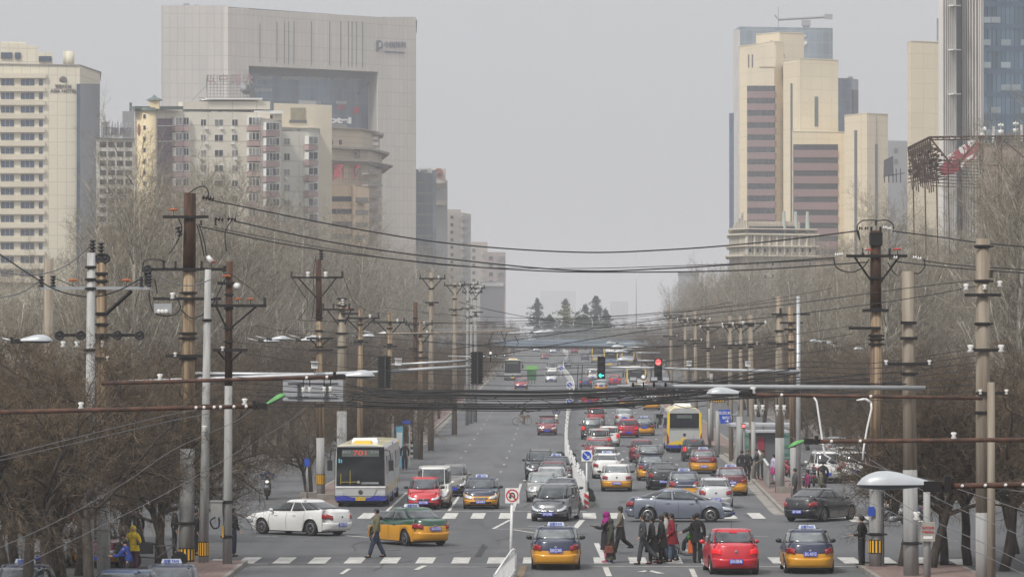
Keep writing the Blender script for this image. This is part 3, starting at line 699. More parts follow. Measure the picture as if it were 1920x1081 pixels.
B = Block('faint pink residential tower farthest right on the left side of the street', [(912,1800),(948,1806)], 472, 'far_pink', name='apartment_tower', back=20)
for r in range(5): B.slab(0, 917, 924, 480+15*r, 487+15*r, 'window_dark', 'window', .2); B.slab(0, 934, 946, 480+15*r, 487+15*r, 'window_curtain', 'balcony', .8)
B = Block('low building with white canopy front below the faint pink towers', [(900,1500),(945,1505)], 527, 'far_grey', name='low_building', back=20); B.slab(0, 902, 944, 530, 536, 'frame_white', 'canopy', 1.0)
for lb_, a_, c_, y, d in (('ghostly block in the haze above the cedars',1014,1078,545,6300),('faint bluish low block right of the cedars',1144,1178,565,5200)):
    Block(lb_, [(a_,d),(c_,d+5)], y, 'far_grey', name='hazy_building', back=30)
# 7 right-hand towers
B = Block('tall blue glass tower behind the cream tower, with a long white curl sign', [(1376,1310),(1386,1296),(1562,1302)], 56, 'pale_glass', name='glass_tower', back=35)
B.slab(0, 1376.5, 1385.5, 56, 600, 'fin_stone', 'side_fins', .1) ; B.text(1, 1510, 77, '方', 17, 'frame_white', off=.3, bold=.1)
q, n = B.at(1, 1512, 50, -6); b = MB(); b.cyl((q.x,q.y,B.z),(q.x,q.y,Z(36,1300)),1.0,.7,8); b.box((q.x,q.y,Z(40,1300)),(2.6,2,1.8)); b.build('crane_base','far_grey',B.T)
b = MB(); p0 = Vector((X(1462,1302)-B.o.x,q.y,Z(34,1302))); p1 = Vector((X(1556,1302)-B.o.x,q.y,Z(29,1302))); b.cyl(p0,p1,.45,n=5); b.box(p1,(2.4,1,1.5)); b.cyl(p0,p0+Vector((-1.2,0,1.4)),.25,n=4); b.build('cleaning_crane_arm','far_grey',B.T)
p = MB(); p.cyl((X(1461.5,1302)-B.o.x,q.y,B.z),(X(1461.5,1302)-B.o.x,q.y,Z(10,1302)),.1,n=4); p.build('antenna','far_grey',B.T)
B = Block('narrow dark glazed slab at the street side of the blue glass tower', [(1367.5,1400),(1377,1398)], 212, 'hotel_glass', name='glass_tower', back=15)
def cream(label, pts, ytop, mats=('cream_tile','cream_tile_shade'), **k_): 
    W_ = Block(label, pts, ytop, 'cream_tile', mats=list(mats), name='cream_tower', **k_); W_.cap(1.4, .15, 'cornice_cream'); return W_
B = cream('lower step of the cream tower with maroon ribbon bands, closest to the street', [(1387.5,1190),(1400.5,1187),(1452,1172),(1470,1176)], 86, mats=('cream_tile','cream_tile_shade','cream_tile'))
for r in range(13):
    y = 160.5+22.9*r; B.slab(1, 1401, 1451.5, y, y+10.8, 'strip_glass', 'window_strip', .1); B.slab(1, 1401, 1452, y+11.2, y+22.8, 'maroon_band', 'spandrel_band', .4)
for px in (1403.5, 1410.5): B.slab(1, px-.7, px+.7, 102, 126, 'slate', 'slot_window', .2)
B.slab(1, 1423, 1452, 84, 125, 'cream_tile_shade', 'penthouse_side', .3)
B = cream('tallest step of the cream tower with a small roof cabin', [(1418,1230),(1462,1222),(1508,1226)], 64); B.slab(1, 1469, 1472, 0, 0, 'slate', 'x') if 0 else None
B.slab(0, 1444.5, 1448.5, 76, 83, 'slate', 'vent', .2); B.slab(1, 1464, 1471, 101, 106, 'slate', 'vent', .2)
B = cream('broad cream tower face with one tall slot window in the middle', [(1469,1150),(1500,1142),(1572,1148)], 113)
B.slab(1, 1528.5, 1534.5, 181, 237, 'slate', 'slot_window', .2); B.slab(0, 1482.3, 1485.3, 156, 600, 'slate', 'slot_window', .2)
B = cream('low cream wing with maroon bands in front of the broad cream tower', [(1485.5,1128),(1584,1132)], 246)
for r in range(9): B.slab(0, 1488, 1571.5, 270.5+24.5*r, 281+24.5*r, 'strip_glass', 'window_strip', .1); B.slab(0, 1488, 1572, 281.2+24.5*r, 294.8+24.5*r, 'maroon_band', 'spandrel_band', .4)
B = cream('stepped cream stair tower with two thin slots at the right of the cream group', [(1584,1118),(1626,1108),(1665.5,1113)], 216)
B.slab(0, 1602, 1606.5, 244, 600, 'slate', 'slot_window', .2); B.slab(1, 1642, 1646, 270, 600, 'slate', 'slot_window', .2); B.slab(1, 1643.6, 1644.4, 216, 270, 'cornice_grey', 'joint', .2)
B = Block('dark blue glass block between the cream tower and the cream stair tower', [(1572,1350),(1598,1352),(1610,1358)], 146, 'curtain_glass', name='glass_block', back=20); B.slab(0, 1600, 1610, 168, 215, 'slate', 'recess', .3); B.roofbox(0, 1590, 1600, 143, 'far_grey')
B = Block('faint grey block behind the cream group near the billboard truss', [(1663,1500),(1702,1504)], 263, 'far_grey', name='office_building', back=20)
for r in range(2): B.slab(0, 1677, 1684, 278+20*r, 287+20*r, 'slate', 'window', .2)
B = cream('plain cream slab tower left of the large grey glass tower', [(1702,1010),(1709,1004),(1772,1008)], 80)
B = Block('small glassy block peeping above the plain cream slab', [(1757,1500),(1775,1503)], 34, 'pale_glass', name='glass_block', back=20)
B = Block('large tower of stone fins and blue glass at the right edge', [(1769,740),(1793,742),(1806,746),(1840,744),(1990,758)], -60, 'fin_stone', mats=['fin_stone','louvre','fin_stone','tower_glass'], name='glass_tower', back=40)
for px in (1769.5,1774,1778,1782,1786,1790,1793): B.slab(0, px-.7, px+.7, -60, 600, 'fin_stone', 'stone_fin', .8)
for px in (1806,1810,1814.5,1819,1824,1830,1836,1839): B.slab(2, px-.9, px+.9, -60, 600, 'fin_stone', 'stone_fin', .8)
for i in range(4): B.slab(1, 1788, 1803, 9+83*i, 11+83*i, 'frame_white', 'ledge', .6); 
for i in range(8):
    y = -16+42.3*i; b = MB()
    for j in range(9):
        if rb.random() < .5: a0 = 1841.5+18.6*j; c0_ = rb.choice((0,1)); B.slab(3, a0, a0+17, y+5, y+16, None, '', .12, .15, mb=b)
    if b.v: b.build('pale_pane', mat('pane_pale', (.42,.49,.52), .15, .3, .3, .2), B.T)
    b = MB(); B.slab(3, 1840.5, 1990, y+18.5, y+27.5, None, '', .10, .12, mb=b); b.build('spandrel_glass', mat('spandrel_blue', (.12,.18,.25), .15, .4, .2, .3), B.T)
# 8 ornate building below the cream tower
panel_mat('ornate_stone', (.48,.44,.37), (.24,.21,.18), 2.0, 3.2, .14, .15, .3)
B = Block('ornate carved stone building with windows and cornices at the foot of the cream tower', [(1368,900),(1400,893),(1530,900)], 440, 'ornate_stone', name='ornate_building', back=25)
for y, o_, h_ in ((440,.9,3),(462,1.1,2.5),(480,1.4,3),(430,.4,2)): B.cap(h_, o_, 'cornice_cream', 'cornice', y)
for i in range(9):
    px = 1404+14*i
    for y in (464,489,513): B.window(1, px, px+6, y, y+10, 'window_dark', 'frame_white', 0, .1, 1.0)
    B.slab(1, px-3.5, px-1.5, 441, 478, 'cornice_cream', 'pilaster', .5)
B.roofbox(1, 1402, 1500, 414, 'beige_stone', inset=2); B.slab(1, 1404, 1495, 424, 440, 'strip_glass', 'window_strip', -1.7, .5)
q, n = B.at(0, 1388, 440, 0)
b = MB()
for i in range(7):
    px = 1372+5*i; qq, _ = B.at(0, px, 440, -1); h_ = (8,14,20,26,36,22,10)[i]/F*900; b.box((qq.x,qq.y,B.z+h_/2),(.45,.45,h_)); b.ball((qq.x,qq.y,B.z+h_+.2),(.3,.3,.4),6,4)
b.build('pinnacle','ornate_stone',B.T)
for i in range(3): 
    qq, _ = B.at(1, 1470+22*i, 400, -2); b = MB(); b.cyl((qq.x,qq.y,Z(440,900)),(qq.x,qq.y,Z(396,900)),.5,.3,8); b.build('statue',mat('pale_green',(.36,.40,.36),.8),B.T)
B = Block('low grey building with a curved roof far behind the right trees', [(1272,1900),(1310,1904)], 512, 'far_grey', name='low_building', back=20); B.cap(3, .6, 'slate')
# 9 rooftop with truss billboard and red oval sign at right
panel_mat('pink_brick', (.52,.41,.36), (.42,.32,.28), 2.2, .9, .05, .1, .4)
B = Block('pinkish flat-roofed building carrying aerials and the steel truss at the right edge', [(1838,500),(1990,508)], 269, 'pink_brick', name='brick_building', back=20)
B.cap(3, .2, 'cornice_grey')
for px, y0_, kd in ((1846,240,'dish'),(1863,233,'panel'),(1877,226,'mast'),(1905,222,'mast'),(1916,228,'panel')):
    q, n = B.at(0, px, 268, -2); z1 = Z(y0_, 500); b = MB(); b.cyl((q.x,q.y,B.z),(q.x,q.y,z1),.05 if kd != 'panel' else .16,n=6)
    if kd == 'dish': b.ball((q.x,q.y-.2,z1),(.32,.2,.34),8,5); b.ball((q.x-.3,q.y-.2,z1-.6),(.25,.2,.25),8,5)
    if kd == 'mast': b.ball((q.x-.2,q.y-.2,z1-.3),(.17,.15,.18),8,5); b.ball((q.x+.2,q.y-.2,z1-.3),(.17,.15,.18),8,5); b.box((q.x,q.y,z1-1.1),(.6,.4,.5))
    b.build('aerial','white_paint' if kd != 'mast' else 'porcelain_white',B.T,kd != 'panel')
b = MB()
for px, h_ in ((1855,5),(1870,8),(1892,9),(1903,13),(1912,10)): q, n = B.at(0, px, 268, -1.5); b.box((q.x,q.y,B.z+h_/2/F*500),(.7,.6,h_/F*500))
b.build('roof_equipment','dark_grey',B.T)
d = 480; T = thing('billboard_truss','rusty steel billboard truss frame on the roofs at the right edge','steel truss',P(1703,400,d)); o = T.location
def TP(px, py, dd=0): return P(px, py, d+dd)-Vector(o)
b = MB()
for a_, c_, r in (((1743,257),(1990,254),.12),((1743,262),(1990,259),.08),((1703,277),(1743,257),.12),((1840,310),(1990,311),.12),((1743,257),(1790,315),.10),((1790,315),(1838,258),.10),((1875,258),(1990,350),.10),((1880,370),(1950,305),.10),((1744,300),(1842,300),.05)):
    b.cyl(TP(*a_), TP(*c_), r, n=5)
for px in (1838,1843,1873,1878): b.cyl(TP(px,255), TP(px,420), .11, n=5)
for i in range(22): b.cyl(TP(1745+11*i,257), TP(1750+11*i,262), .05, n=4)
for i in range(20): b.cyl(TP(1838,262+7.5*i), TP(1843,266+7.5*i), .05, n=4); b.cyl(TP(1873,262+7.5*i), TP(1878,266+7.5*i), .05, n=4)
b.build('truss','rust',T)
b = MB()
for i in range(11):
    px = 1703+4*i; b.cyl(TP(px,277-2*i), TP(px+8,345+rb.uniform(0,20)), .07, n=4); b.cyl(TP(px,277-2*i,2), TP(px+18,335+rb.uniform(0,10),2), .06, n=4)
for j in range(10): b.cyl(TP(1703,279+7*j), TP(1744+3*j,259+8*j), .07, n=4); b.cyl(TP(1703+2*j,281+7*j,1.5), TP(1750+3*j,262+8*j,1.5), .06, n=4)
for i in range(60): b.box(TP(1706+rb.uniform(0,62),278+rb.uniform(0,62)),(.4,.3,.3))
for i in range(9): b.cyl(TP(1745,300+6*i,1), TP(1838,304+6*i,1), .05, n=4)
for i in range(5): b.cyl(TP(1712+22*i,300), TP(1716+22*i,560), .08, n=4)
b.build('louvre_grid','rust',T)
T = thing('oval_roof_sign','tilted red oval sign with white characters behind the truss','roof sign',P(1802,297,486)); k3 = 486/F; an = radians(38)
pts = []
for i in range(28):
    t = 2*pi*i/28; u_, v_ = 47*cos(t), 17*sin(t); pts.append(Vector(((u_*cos(an)-v_*sin(an))*k3, 0, (u_*sin(an)+v_*cos(an))*k3)))
b = MB(); b.slab(pts, (0,.25,0)); b.build('panel', mat('oval_red', (.33,.06,.08), .6, 0, .3, .8), T)
for ch, a_, c_ in (('天',-17,1),('朝',5,16),('景',21,27)): writing(ch, .95, 'sign_white', T, (a_*k3,-.05,c_*k3), rot=(0,-an*.8,0), bold=.03)
b = MB(); b.slab([Vector((x*k3,-.03,z*k3)) for x, z in ((-2,-12),(12,2),(24,9),(22,2),(8,-6),(2,-20))],(0,-.02,0)); b.build('white_streak','sign_white',T)
T = thing('small_billboard','side-on dark billboard on posts left of the truss','billboard',P(1667,330,520)); k4 = 520/F; b = MB()
b.slab([Vector((x*k4,0,z*k4)) for x, z in ((-10,-3),(-9,30),(8,38),(9,6))],(0,.3,0)); b.build('panel','slate',T); b = MB()
for x in (-8,0,8,14,22): b.cyl((x*k4,.2,-12*k4),(x*k4,.2,14*k4),.07,n=4)
b.cyl((-8*k4,.2,0),(30*k4,.2,6*k4),.07,n=4); b.build('frame','slate',T)
# ------------------------------------------------------------------ trees
def rot_dir(d, ang, az):
    u, w = frame_of(d); return (d*cos(ang)+(u*cos(az)+w*sin(az))*sin(ang)).normalized()
def grow(seed, cfg, trunk_m, twig_m):
    r = random.Random(seed); tr, cr = MB(), MB()
    def branch(p, d, L, rad, lv):
        c = cfg[lv]; n = c['seg']; pts = [p]; rr = [rad]; q = p; dd = d; dirs = []
        for i in range(n):
            dd = (dd+Vector((r.gauss(0,c['wob']), r.gauss(0,c['wob']), r.gauss(0,c['wob'])+c['up']))).normalized()
            q = q+dd*(L/n); pts.append(q); dirs.append(dd); rr.append(rad*(1-(1-c['tap'])*(i+1)/n))
        (tr if lv <= 2 else cr).tube(pts, rr, 8 if lv == 0 else (6 if lv == 1 else (4 if lv == 2 else 3)))
        if lv+1 >= len(cfg): return
        k_ = cfg[lv+1]; m = k_['num']; a0 = r.uniform(0, 2*pi)
        for i in range(m):
            t = k_['t0']+(1-k_['t0'])*((i+r.uniform(.1,.9))/m); j = min(n-1, int(t*n)); f = t*n-j
            pp = pts[j].lerp(pts[j+1], min(1, f)); ld = dirs[j]
            ang = radians(r.uniform(*k_['ang'])); az = a0+i*2.4+r.uniform(-.5,.5)
            ll = L*k_['len']*r.uniform(.7,1.2)*(1-.45*t if lv > 0 or cfg[0].get('tall') else 1)
            branch(pp, rot_dir(ld, ang, az), ll, min(rr[j]*.75, max(.0125, rr[j]*k_['rad'])), lv+1)
    branch(Vector((0,0,-.1)), Vector((r.uniform(-.22,.22), r.uniform(-.15,.15), 1)).normalized(), cfg[0]['L'], cfg[0]['R'], 0)
    return tr.mesh('trunk', trunk_m, True), cr.mesh('crown', twig_m)
BROWN = [dict(seg=4,wob=.07,up=.02,tap=.72,L=2.7,R=.17), dict(seg=6,wob=.16,up=.10,tap=.40,num=6,t0=.70,ang=(25,62),len=1.50,rad=.62), dict(seg=4,wob=.2,up=.05,tap=.35,num=7,t0=.15,ang=(30,65),len=.62,rad=.5),
         dict(seg=3,wob=.24,up=.04,tap=.4,num=8,t0=.12,ang=(30,70),len=.62,rad=.45), dict(seg=2,wob=.28,up=.02,tap=.5,num=7,t0=.1,ang=(30,75),len=.72,rad=.6), dict(seg=2,wob=.3,up=-.0,tap=.6,num=3,t0=.1,ang=(25,70),len=.72,rad=.8)]
PALE = [dict(seg=9,wob=.035,up=.06,tap=.22,L=17,R=.24,tall=1), dict(seg=5,wob=.10,up=.14,tap=.30,num=30,t0=.14,ang=(28,62),len=.44,rad=.42), dict(seg=4,wob=.16,up=.10,tap=.35,num=9,t0=.15,ang=(25,55),len=.50,rad=.42),
        dict(seg=2,wob=.2,up=.08,tap=.5,num=8,t0=.1,ang=(22,60),len=.52,rad=.5), dict(seg=2,wob=.24,up=.0,tap=.7,num=5,t0=.1,ang=(20,60),len=.62,rad=.7)]
BR = [grow(s, BROWN, 'bark_dark', 'twig_brown') for s in (1,2,3,4,5)]
PA = [grow(s, PALE, 'bark_pale', 'twig_pale') for s in (11,12,13)]
rt = random.Random(77)
def tree(proto, x, d, s, label, group, rz=None, name='bare_tree', sz=None, lift=0):
    T = thing(name, label, 'tree', (x, d, gz(d)+lift), rt.uniform(0, 2*pi) if rz is None else rz, group)
    T.scale = (s, s, s if sz is None else sz); link('trunk', proto[0], T); link('crown', proto[1], T); return T
GA = 'bare street trees on the left'; GB = 'bare street trees on the right'; GCl = 'tall pale poplars on the left'; GCr = 'tall pale poplars on the right'
# trunks that can be told apart
for px, d, s, k_, lb in ((85,139,1.0,0,'bare tree with thick forked trunk at the lower left in front of the parked minibus'),(110,141,1.05,1,'bare tree leaning right beside the forked one at the lower left'),(310,150,.78,2,'bare tree with crooked limbs beside the striped sleeve poles'),(30,148,1.1,3,'bare tree at the far left edge arching over the taxis'),
                         (148,143,1.0,4,'bare tree right behind the slim pale pole'),(225,168,1.0,0,'bare tree leaning over the cargo tricycle'),(385,168,.5,1,'small bare tree behind the junction box pole'),
                         (1745,146,1.0,2,'bare tree with straight dark trunk right of the notice box post'),(1770,150,.95,3,'slim bare tree standing behind the notice box post'),(1815,150,1.05,4,'bare tree with twin stems left of the tallest right pole'),(1688,147,.9,0,'dark trunk right beside the striped right pole'),(1880,146,1.1,1,'bare tree at the lower right edge'),(1905,158,1.0,2,'bare tree behind the one at the lower right edge')):
    tree(BR[k_], X(px,d), d, s, lb, GA if px < 960 else GB)
for px, d, s, k_, lb in ((577,216,.62,0,'small bare tree on the island left of the bus, behind the bus lane sign'),(583,224,.7,3,'second small bare tree on the island left of the bus'),(655,246,.7,1,'bare tree on the island behind the articulated bus')):
    tree(BR[k_], X(px,d), d, s, lb, GA)
def ZL(d): return ('nearest the crossing' if d < 190 else 'beside the stop line' if d < 235 else 'beside the waiting queue' if d < 290 else 'level with the bus stops' if d < 340 else 'level with the far bus' if d < 430 else 'short of the footbridge' if d < 620 else 'near the footbridge' if d < 800 else 'beyond the footbridge')
def field(proto, xs, d0, d1, n, smin, smax, label, group, side):
    for i in range(n):
        d = d0+(d1-d0)*((i+rt.random())/n)**1.25
        off = rt.uniform(*xs)
        x = SL*d+(-off if side < 0 else off)
        s_ = rt.uniform(smin, smax)*(.70 if proto is PA and 960+x/d*8000 < 190 else 1)
        tree(rt.choice(proto), x, d, s_, label+', '+ZL(d), group, name='pale_poplar' if proto is PA else 'distant_tree' if d0 >= 600 else 'small_bare_tree' if smax < 1 and side < 0 and xs[0] < 12 else 'bare_tree')
field(BR, (19.5,22.5), 205, 600, 44, .95, 1.15, 'bare brown tree in the left footway row', GA, -1)
field(BR, (24,44), 160, 520, 54, .9, 1.12, 'bare brown tree in the left-hand thicket', 'bare trees of the left thicket', -1)
field(BR, (14,26), 118, 170, 15, .95, 1.15, 'bare brown tree in the tangle at the lower left', 'bare trees of the lower left tangle', -1)
field(BR, (11.2,12.3), 240, 600, 30, .80, .98, 'small bare tree on the left traffic island', 'small bare trees on the left island', -1)
field(BR, (17.8,21.5), 240, 600, 42, .95, 1.15, 'bare brown tree in the right footway row', GB, 1)
field(BR, (22.5,44), 160, 520, 54, .9, 1.12, 'bare brown tree in the right-hand thicket', 'bare trees of the right thicket', 1)
field(BR, (16,28), 118, 175, 16, .95, 1.15, 'bare brown tree in the tangle at the lower right', 'bare trees of the lower right tangle', 1)
field(PA, (21,36), 255, 950, 60, .88, 1.08, 'tall pale poplar behind the left trees', GCl, -1)
field(PA, (34,66), 280, 800, 60, .82, 1.02, 'tall pale poplar behind the left trees', GCl, -1)
field(PA, (20,34), 300, 950, 44, .68, .92, 'tall pale poplar behind the right trees', GCr, 1)
field(PA, (25,39), 250, 335, 12, .95, 1.12, 'tall pale poplar behind the right trees', GCr, 1)
field(PA, (34,66), 280, 800, 44, .88, 1.08, 'tall pale poplar behind the right trees', GCr, 1)
field(BR, (10.5,24), 600, 1050, 34, .8, 1.2, 'distant bare tree by the left kerb', 'distant bare trees left', -1)
field(BR, (13,28), 600, 1050, 34, .8, 1.2, 'distant bare tree by the right kerb', 'distant bare trees right', 1)
tree(PA[0], X(250,262), 262, 1.06, 'tall pale poplar rising highest in front of the yellow corner turret', GCl)
tree(PA[1], X(335,300), 300, 1.0, 'tall pale poplar behind the rusty-topped pole', GCl)
tree(PA[2], X(1640,300), 300, .95, 'tall pale poplar behind the drooping-cable pole', GCr)
# trees beyond the far end of the street
for i in range(20):
    px = 900+rt.uniform(0,420); d = 1190+rt.uniform(0,120); tree(rt.choice(BR), X(px,d), d, rt.uniform(.75,1.05), 'hazy bare tree on the rise at the far end of the street', 'hazy bare trees at the street end', name='distant_tree')
# undergrowth masses
def scrub(name, label, x0, x1, d0, d1, n, h, m, seed, side_fn=None):
    r = random.Random(seed); b = MB()
    for i in range(n):
        d = d0+(d1-d0)*r.random()**1.3; x = (side_fn(d) if side_fn else 0)+r.uniform(x0, x1); z = gz(d); hh = h*r.uniform(.4,1)
        p = Vector((x, d, z)); q = p+Vector((r.gauss(0,.35), r.gauss(0,.35), hh)); b.tube([p, p.lerp(q,.5)+Vector((r.gauss(0,.1),0,0)), q], [.02,.014,.008], 3)
    o = b.build(name, m); return tag(o, label, 'scrub', None, 'stuff')
scrub('scrub', 'brown bare scrub filling the ground behind the left trees', -50, -21, 160, 700, 9000, 4.5, 'twig_brown', 5, lambda d: SL*d)
scrub('scrub', 'brown bare scrub filling the ground behind the right trees', 21, 52, 160, 700, 9000, 4.5, 'twig_brown', 6, lambda d: SL*d)
# far wooded mass right and left behind everything
for lb, a_, c_, sd_ in (('dull brown hedge and wall line behind the left trees',-62,-46,8),('dull brown hedge and wall line behind the right trees',46,62,9)):
    r = random.Random(sd_); b = MB(); xs = a_ if a_ < 0 else c_
    for i in range(60):
        d = 180+14*i; x = xs+r.uniform(-3,3); b.ball((x,d,gz(d)+1.5),(4.5,9,r.uniform(3.2,5.0)),9,5)
    for v in range(len(b.v)):
        x, y, z = b.v[v]; b.v[v] = (x+r.gauss(0,.5), y+r.gauss(0,.6), z+r.gauss(0,.45))
    tag(b.build('hedge', 'hedge_brown'), lb, 'hedge', None, 'stuff')
# cedars beyond the street end
def cedar(px, ytop, d, label, seed, wpx, snow=None):
    r = random.Random(seed); g0 = gz(d); H = Z(ytop, d)-g0; T = thing('cedar_tree', label, 'tree', (X(px,d), d, g0), 0, 'cedars at the street end')
    b = MB(); b.tube([(0,0,0),(0,0,H*.5),(0,0,H)],[.3,.18,.04],8); b.build('trunk','bark_dark',T)
    b = MB(); W_ = wpx/2/F*d*1.75
    for i in range(19):
        t = (i+r.uniform(.0,1))/19; z = H*(.10+.90*t); R = W_*(1-t)**.62*r.uniform(.45,1.15)+.3
        for j in range(8):
            a_ = r.uniform(0,2*pi); rr_ = R*r.choice((.3,.55,.8,.95,1.25)); dx, dy = cos(a_), sin(a_)
            for s in range(30):
                u_ = r.random()**.8; p = Vector((dx*rr_*u_+r.gauss(0,.16), dy*rr_*u_+r.gauss(0,.16), z+.12*R*u_*(1-u_)*2-.10*rr_*u_*u_+r.gauss(0,.30))); L_ = .30
                e = Vector((r.gauss(0,1),r.gauss(0,1),r.gauss(0,.3))).normalized()*L_; f_ = Vector((r.gauss(0,.4),r.gauss(0,.4),-.5)).normalized()*L_*.55
                b.quad(p-e, p+e, p+e*.6+f_, p-e*.6+f_)
    b.build('crown','cedar',T); return T
cedar(1007,563,1175,'left slim dark cedar with layered boughs at the street end',1,38); cedar(1060,563,1165,'middle dark cedar with yellow garlands at the street end',2,42)
cedar(1118,556,1170,'tall ragged dark cedar right of the garlanded one',3,46); cedar(1098,574,1185,'lower cedar merging with the tall ragged one',4,44); cedar(1084,588,1190,'small round cedar between the garlanded and ragged ones',6,40); cedar(1136,582,1192,'low cedar at the right end of the row',7,36); cedar(1030,592,1195,'small cedar inside the left lantern arch',8,30)
mat('lantern_white',(.7,.7,.68),.5); mat('garland_yellow',(.50,.45,.12),.6)
for lb, pxc, y, rpx in (('left ring arch of white lanterns at the street end',1032,603,20),('right ring arch of white lanterns at the street end',1093,606,18)):
    d = 1150; T = thing('lantern_arch', lb, 'lantern arch', P(pxc,y,d), 0, 'lantern arches'); k5 = d/F; b = MB()
    for i in range(30):
        a_ = radians(-15+210*i/29); b.ball((rpx*k5*cos(a_),0,rpx*k5*sin(a_)),.13,6,4)
    b.build('lanterns','lantern_white',T); b = MB(); b.tube([(rpx*k5*cos(radians(a_)),.1,rpx*k5*sin(radians(a_))) for a_ in range(-15,200,15)],.04,4); b.build('hoop','pale_metal',T)
T = thing('garland','yellow light garlands hung on the middle cedar','garland',P(1060,570,1150)); b = MB(); k5 = 1150/F; rq = random.Random(4)
for i in range(6):
    w_ = 4+3.2*i; z_ = -6*i-1
    b.tube([((-w_+2*w_*j/10)*k5, -1.2, (z_-3*sin(pi*j/10))*k5) for j in range(11)], .05, 4)
b.build('string','garland_yellow',T)
# bus stop, cabins, kiosks ------------------------------------------
T = thing('bus_stop','grey roofed bus shelter on the island behind the articulated bus','bus shelter',(X(690,285),285,gz(285)+.13)); b = MB(); b.box((0,0,2.5),(2.4,7,.12)); b.box((0,-3.5,2.42),(2.4,.1,.25)); b.build('roof','lamp_grey',T)
for yy in (-3.2,0,3.2): b = MB(); b.box((-.9,yy,1.25),(.1,.1,2.5)); b.build('post','grey_paint',T)
b = MB(); b.box((-.95,1,1.2),(.05,3.5,1.6)); b.build('panel','lamp_under',T)
T = thing('information_board','tall light blue bus stop panel by the island kerb','information panel',(X(749,268),268,gz(268)+.13)); b = MB(); b.box((0,0,1.3),(.45,.16,2.6)); b.build('panel',mat('sky_panel',(.16,.38,.52),.4),T); b = MB(); b.box((0,-.09,1.6),(.33,.02,1.2)); b.build('timetable','sign_white',T)
T = thing('bus_stop_flag','small blue pennant sign on a pole near the light blue panel','sign',(X(762,272),272,gz(272)+.13)); b = MB(); b.box((0,0,2.75),(.5,.06,.25)); b.build('plate','sign_blue',T); b = MB(); b.cyl((.2,0.05,0),(.2,.05,2.8),.04,n=6); b.build('post','grey_paint',T)
T = thing('striped_post','black and white post by the left kerb beyond the blue panel','post',(X(772,290),290,gz(290)+.13)); b = MB()
for q in range(6): b.cyl((0,0,.18*q),(0,0,.18*q+.18),.09,n=8,m=q%2)
b.build('shaft',['sign_white','black_plastic'],T)
for i,(px,d,w,lb) in enumerate(((758,300,1.3,'beige kerb box under the grey posts, lower'),(785,330,1.4,'beige kerb box under the grey posts, upper'),(800,360,1.2,'beige kerb box farthest up the left island'))):
    T = thing('planter_box',lb,'planter',(X(px,d),d,gz(d)+.13)); b = MB(); b.box((0,0,.3),(w,1.6,.6)); b.box((0,0,.62),(w+.1,1.7,.06)); b.build('box','kerb_stone',T)
T = thing('bus_shelter','glass bus shelter with green bands on the right footway','bus shelter',(X(1415,275),275,gz(275)+.13)); b = MB()
b.box((.4,0,2.55),(4.2,6,.15)); b.build('roof','lamp_grey',T)
for xx in (-1.4,.4,2.2):
    b = MB(); b.box((xx,-2.8,1.25),(.1,.1,2.5)); b.build('post','steel',T)
b = MB(); b.box((-.5,-2.75,1.25),(1.6,.04,2.0)); b.box((1.3,-2.75,1.25),(1.6,.04,2.0)); b.build('glass_panel',mat('green_glass',(.18,.27,.25),.2,.1,.2,1),T)
b = MB()
for z_ in (.7,1.2,1.9): b.box((-.5,-2.79,z_),(1.6,.03,.14)); b.box((1.3,-2.79,z_),(1.6,.03,.14))
b.build('green_band',mat('band_green',(.05,.17,.12),.5),T)
T = thing('kiosk','low roofed kiosk with dark red front behind the steel railing','kiosk',(X(1440,262),262,gz(262)+.13)); b = MB(); b.box((0,0,1.15),(1.8,2.4,2.3)); b.build('wall','lamp_under',T); b = MB(); b.box((-.1,-.2,2.4),(2.6,3,.12)); b.build('roof','lamp_grey',T); b = MB(); b.box((-.5,-1.25,1.2),(.4,.06,1.7)); b.build('banner',mat('banner_red',(.25,.02,.04),.7),T)
T = thing('wall_row','pale perimeter wall behind the left footway trees','wall',(0,0,0)); b = MB()
for i in range(40):
    d = 210+12*i; x = kerbx(-25.5,d); b.box((x,d+6,gz(d)+1.2),(.3,12,2.4)); b.box((x+.0,d,gz(d)+1.3),(.5,.5,2.7))
b.build('wall','tan_concrete',T)
T = thing('wall_row','pale perimeter wall behind the right footway trees','wall',(0,0,0)); b = MB()
for i in range(40):
    d = 210+12*i; x = kerbx(26.5,d); b.box((x,d+6,gz(d)+1.2),(.3,12,2.4)); b.box((x+.0,d,gz(d)+1.3),(.5,.5,2.7))
b.build('wall','tan_concrete',T)
for px, py, s_ in ((1463,929,1.0),):
    T = thing('pole_footing','square concrete footing round the brown and grey pole','footing',(X(1468,222),222,.13)); b = MB(); b.box((0,0,.16),(.75,.7,.32)); b.build('block','kerb_stone',T)
T = thing('pole_footing','square concrete footing at the foot of the slender dark pole','footing',(X(608,211),211,.1)); b = MB(); b.box((.2,0,.15),(1.1,.7,.34)); b.build('block','kerb_stone',T)
T = thing('pole_footing','stone kerb box holding the small island tree','footing',(X(580,215.3),215.3,.1)); b = MB(); b.box((0,0,.12),(.9,.8,.28)); b.build('block','kerb_stone',T)

# ------------------------------------------------------------------ haze
hz = bpy.data.materials.new('haze'); hz.use_nodes = True; n_ = hz.node_tree; n_.nodes.clear(); out = n_.nodes.new('ShaderNodeOutputMaterial'); pv = n_.nodes.new('ShaderNodeVolumePrincipled')
pv.inputs['Color'].default_value = (.845,.86,.895,1); pv.inputs['Density'].default_value = .00027; pv.inputs['Anisotropy'].default_value = 0.0
n_.links.new(pv.outputs[0], out.inputs['Volume']); _m['haze'] = hz
b = MB(); b.box((0, 3240, 54), (5200, 6720, 122)); o = b.build('haze', 'haze'); tag(o, 'pale even haze filling the air over the street', 'haze', None, 'stuff')
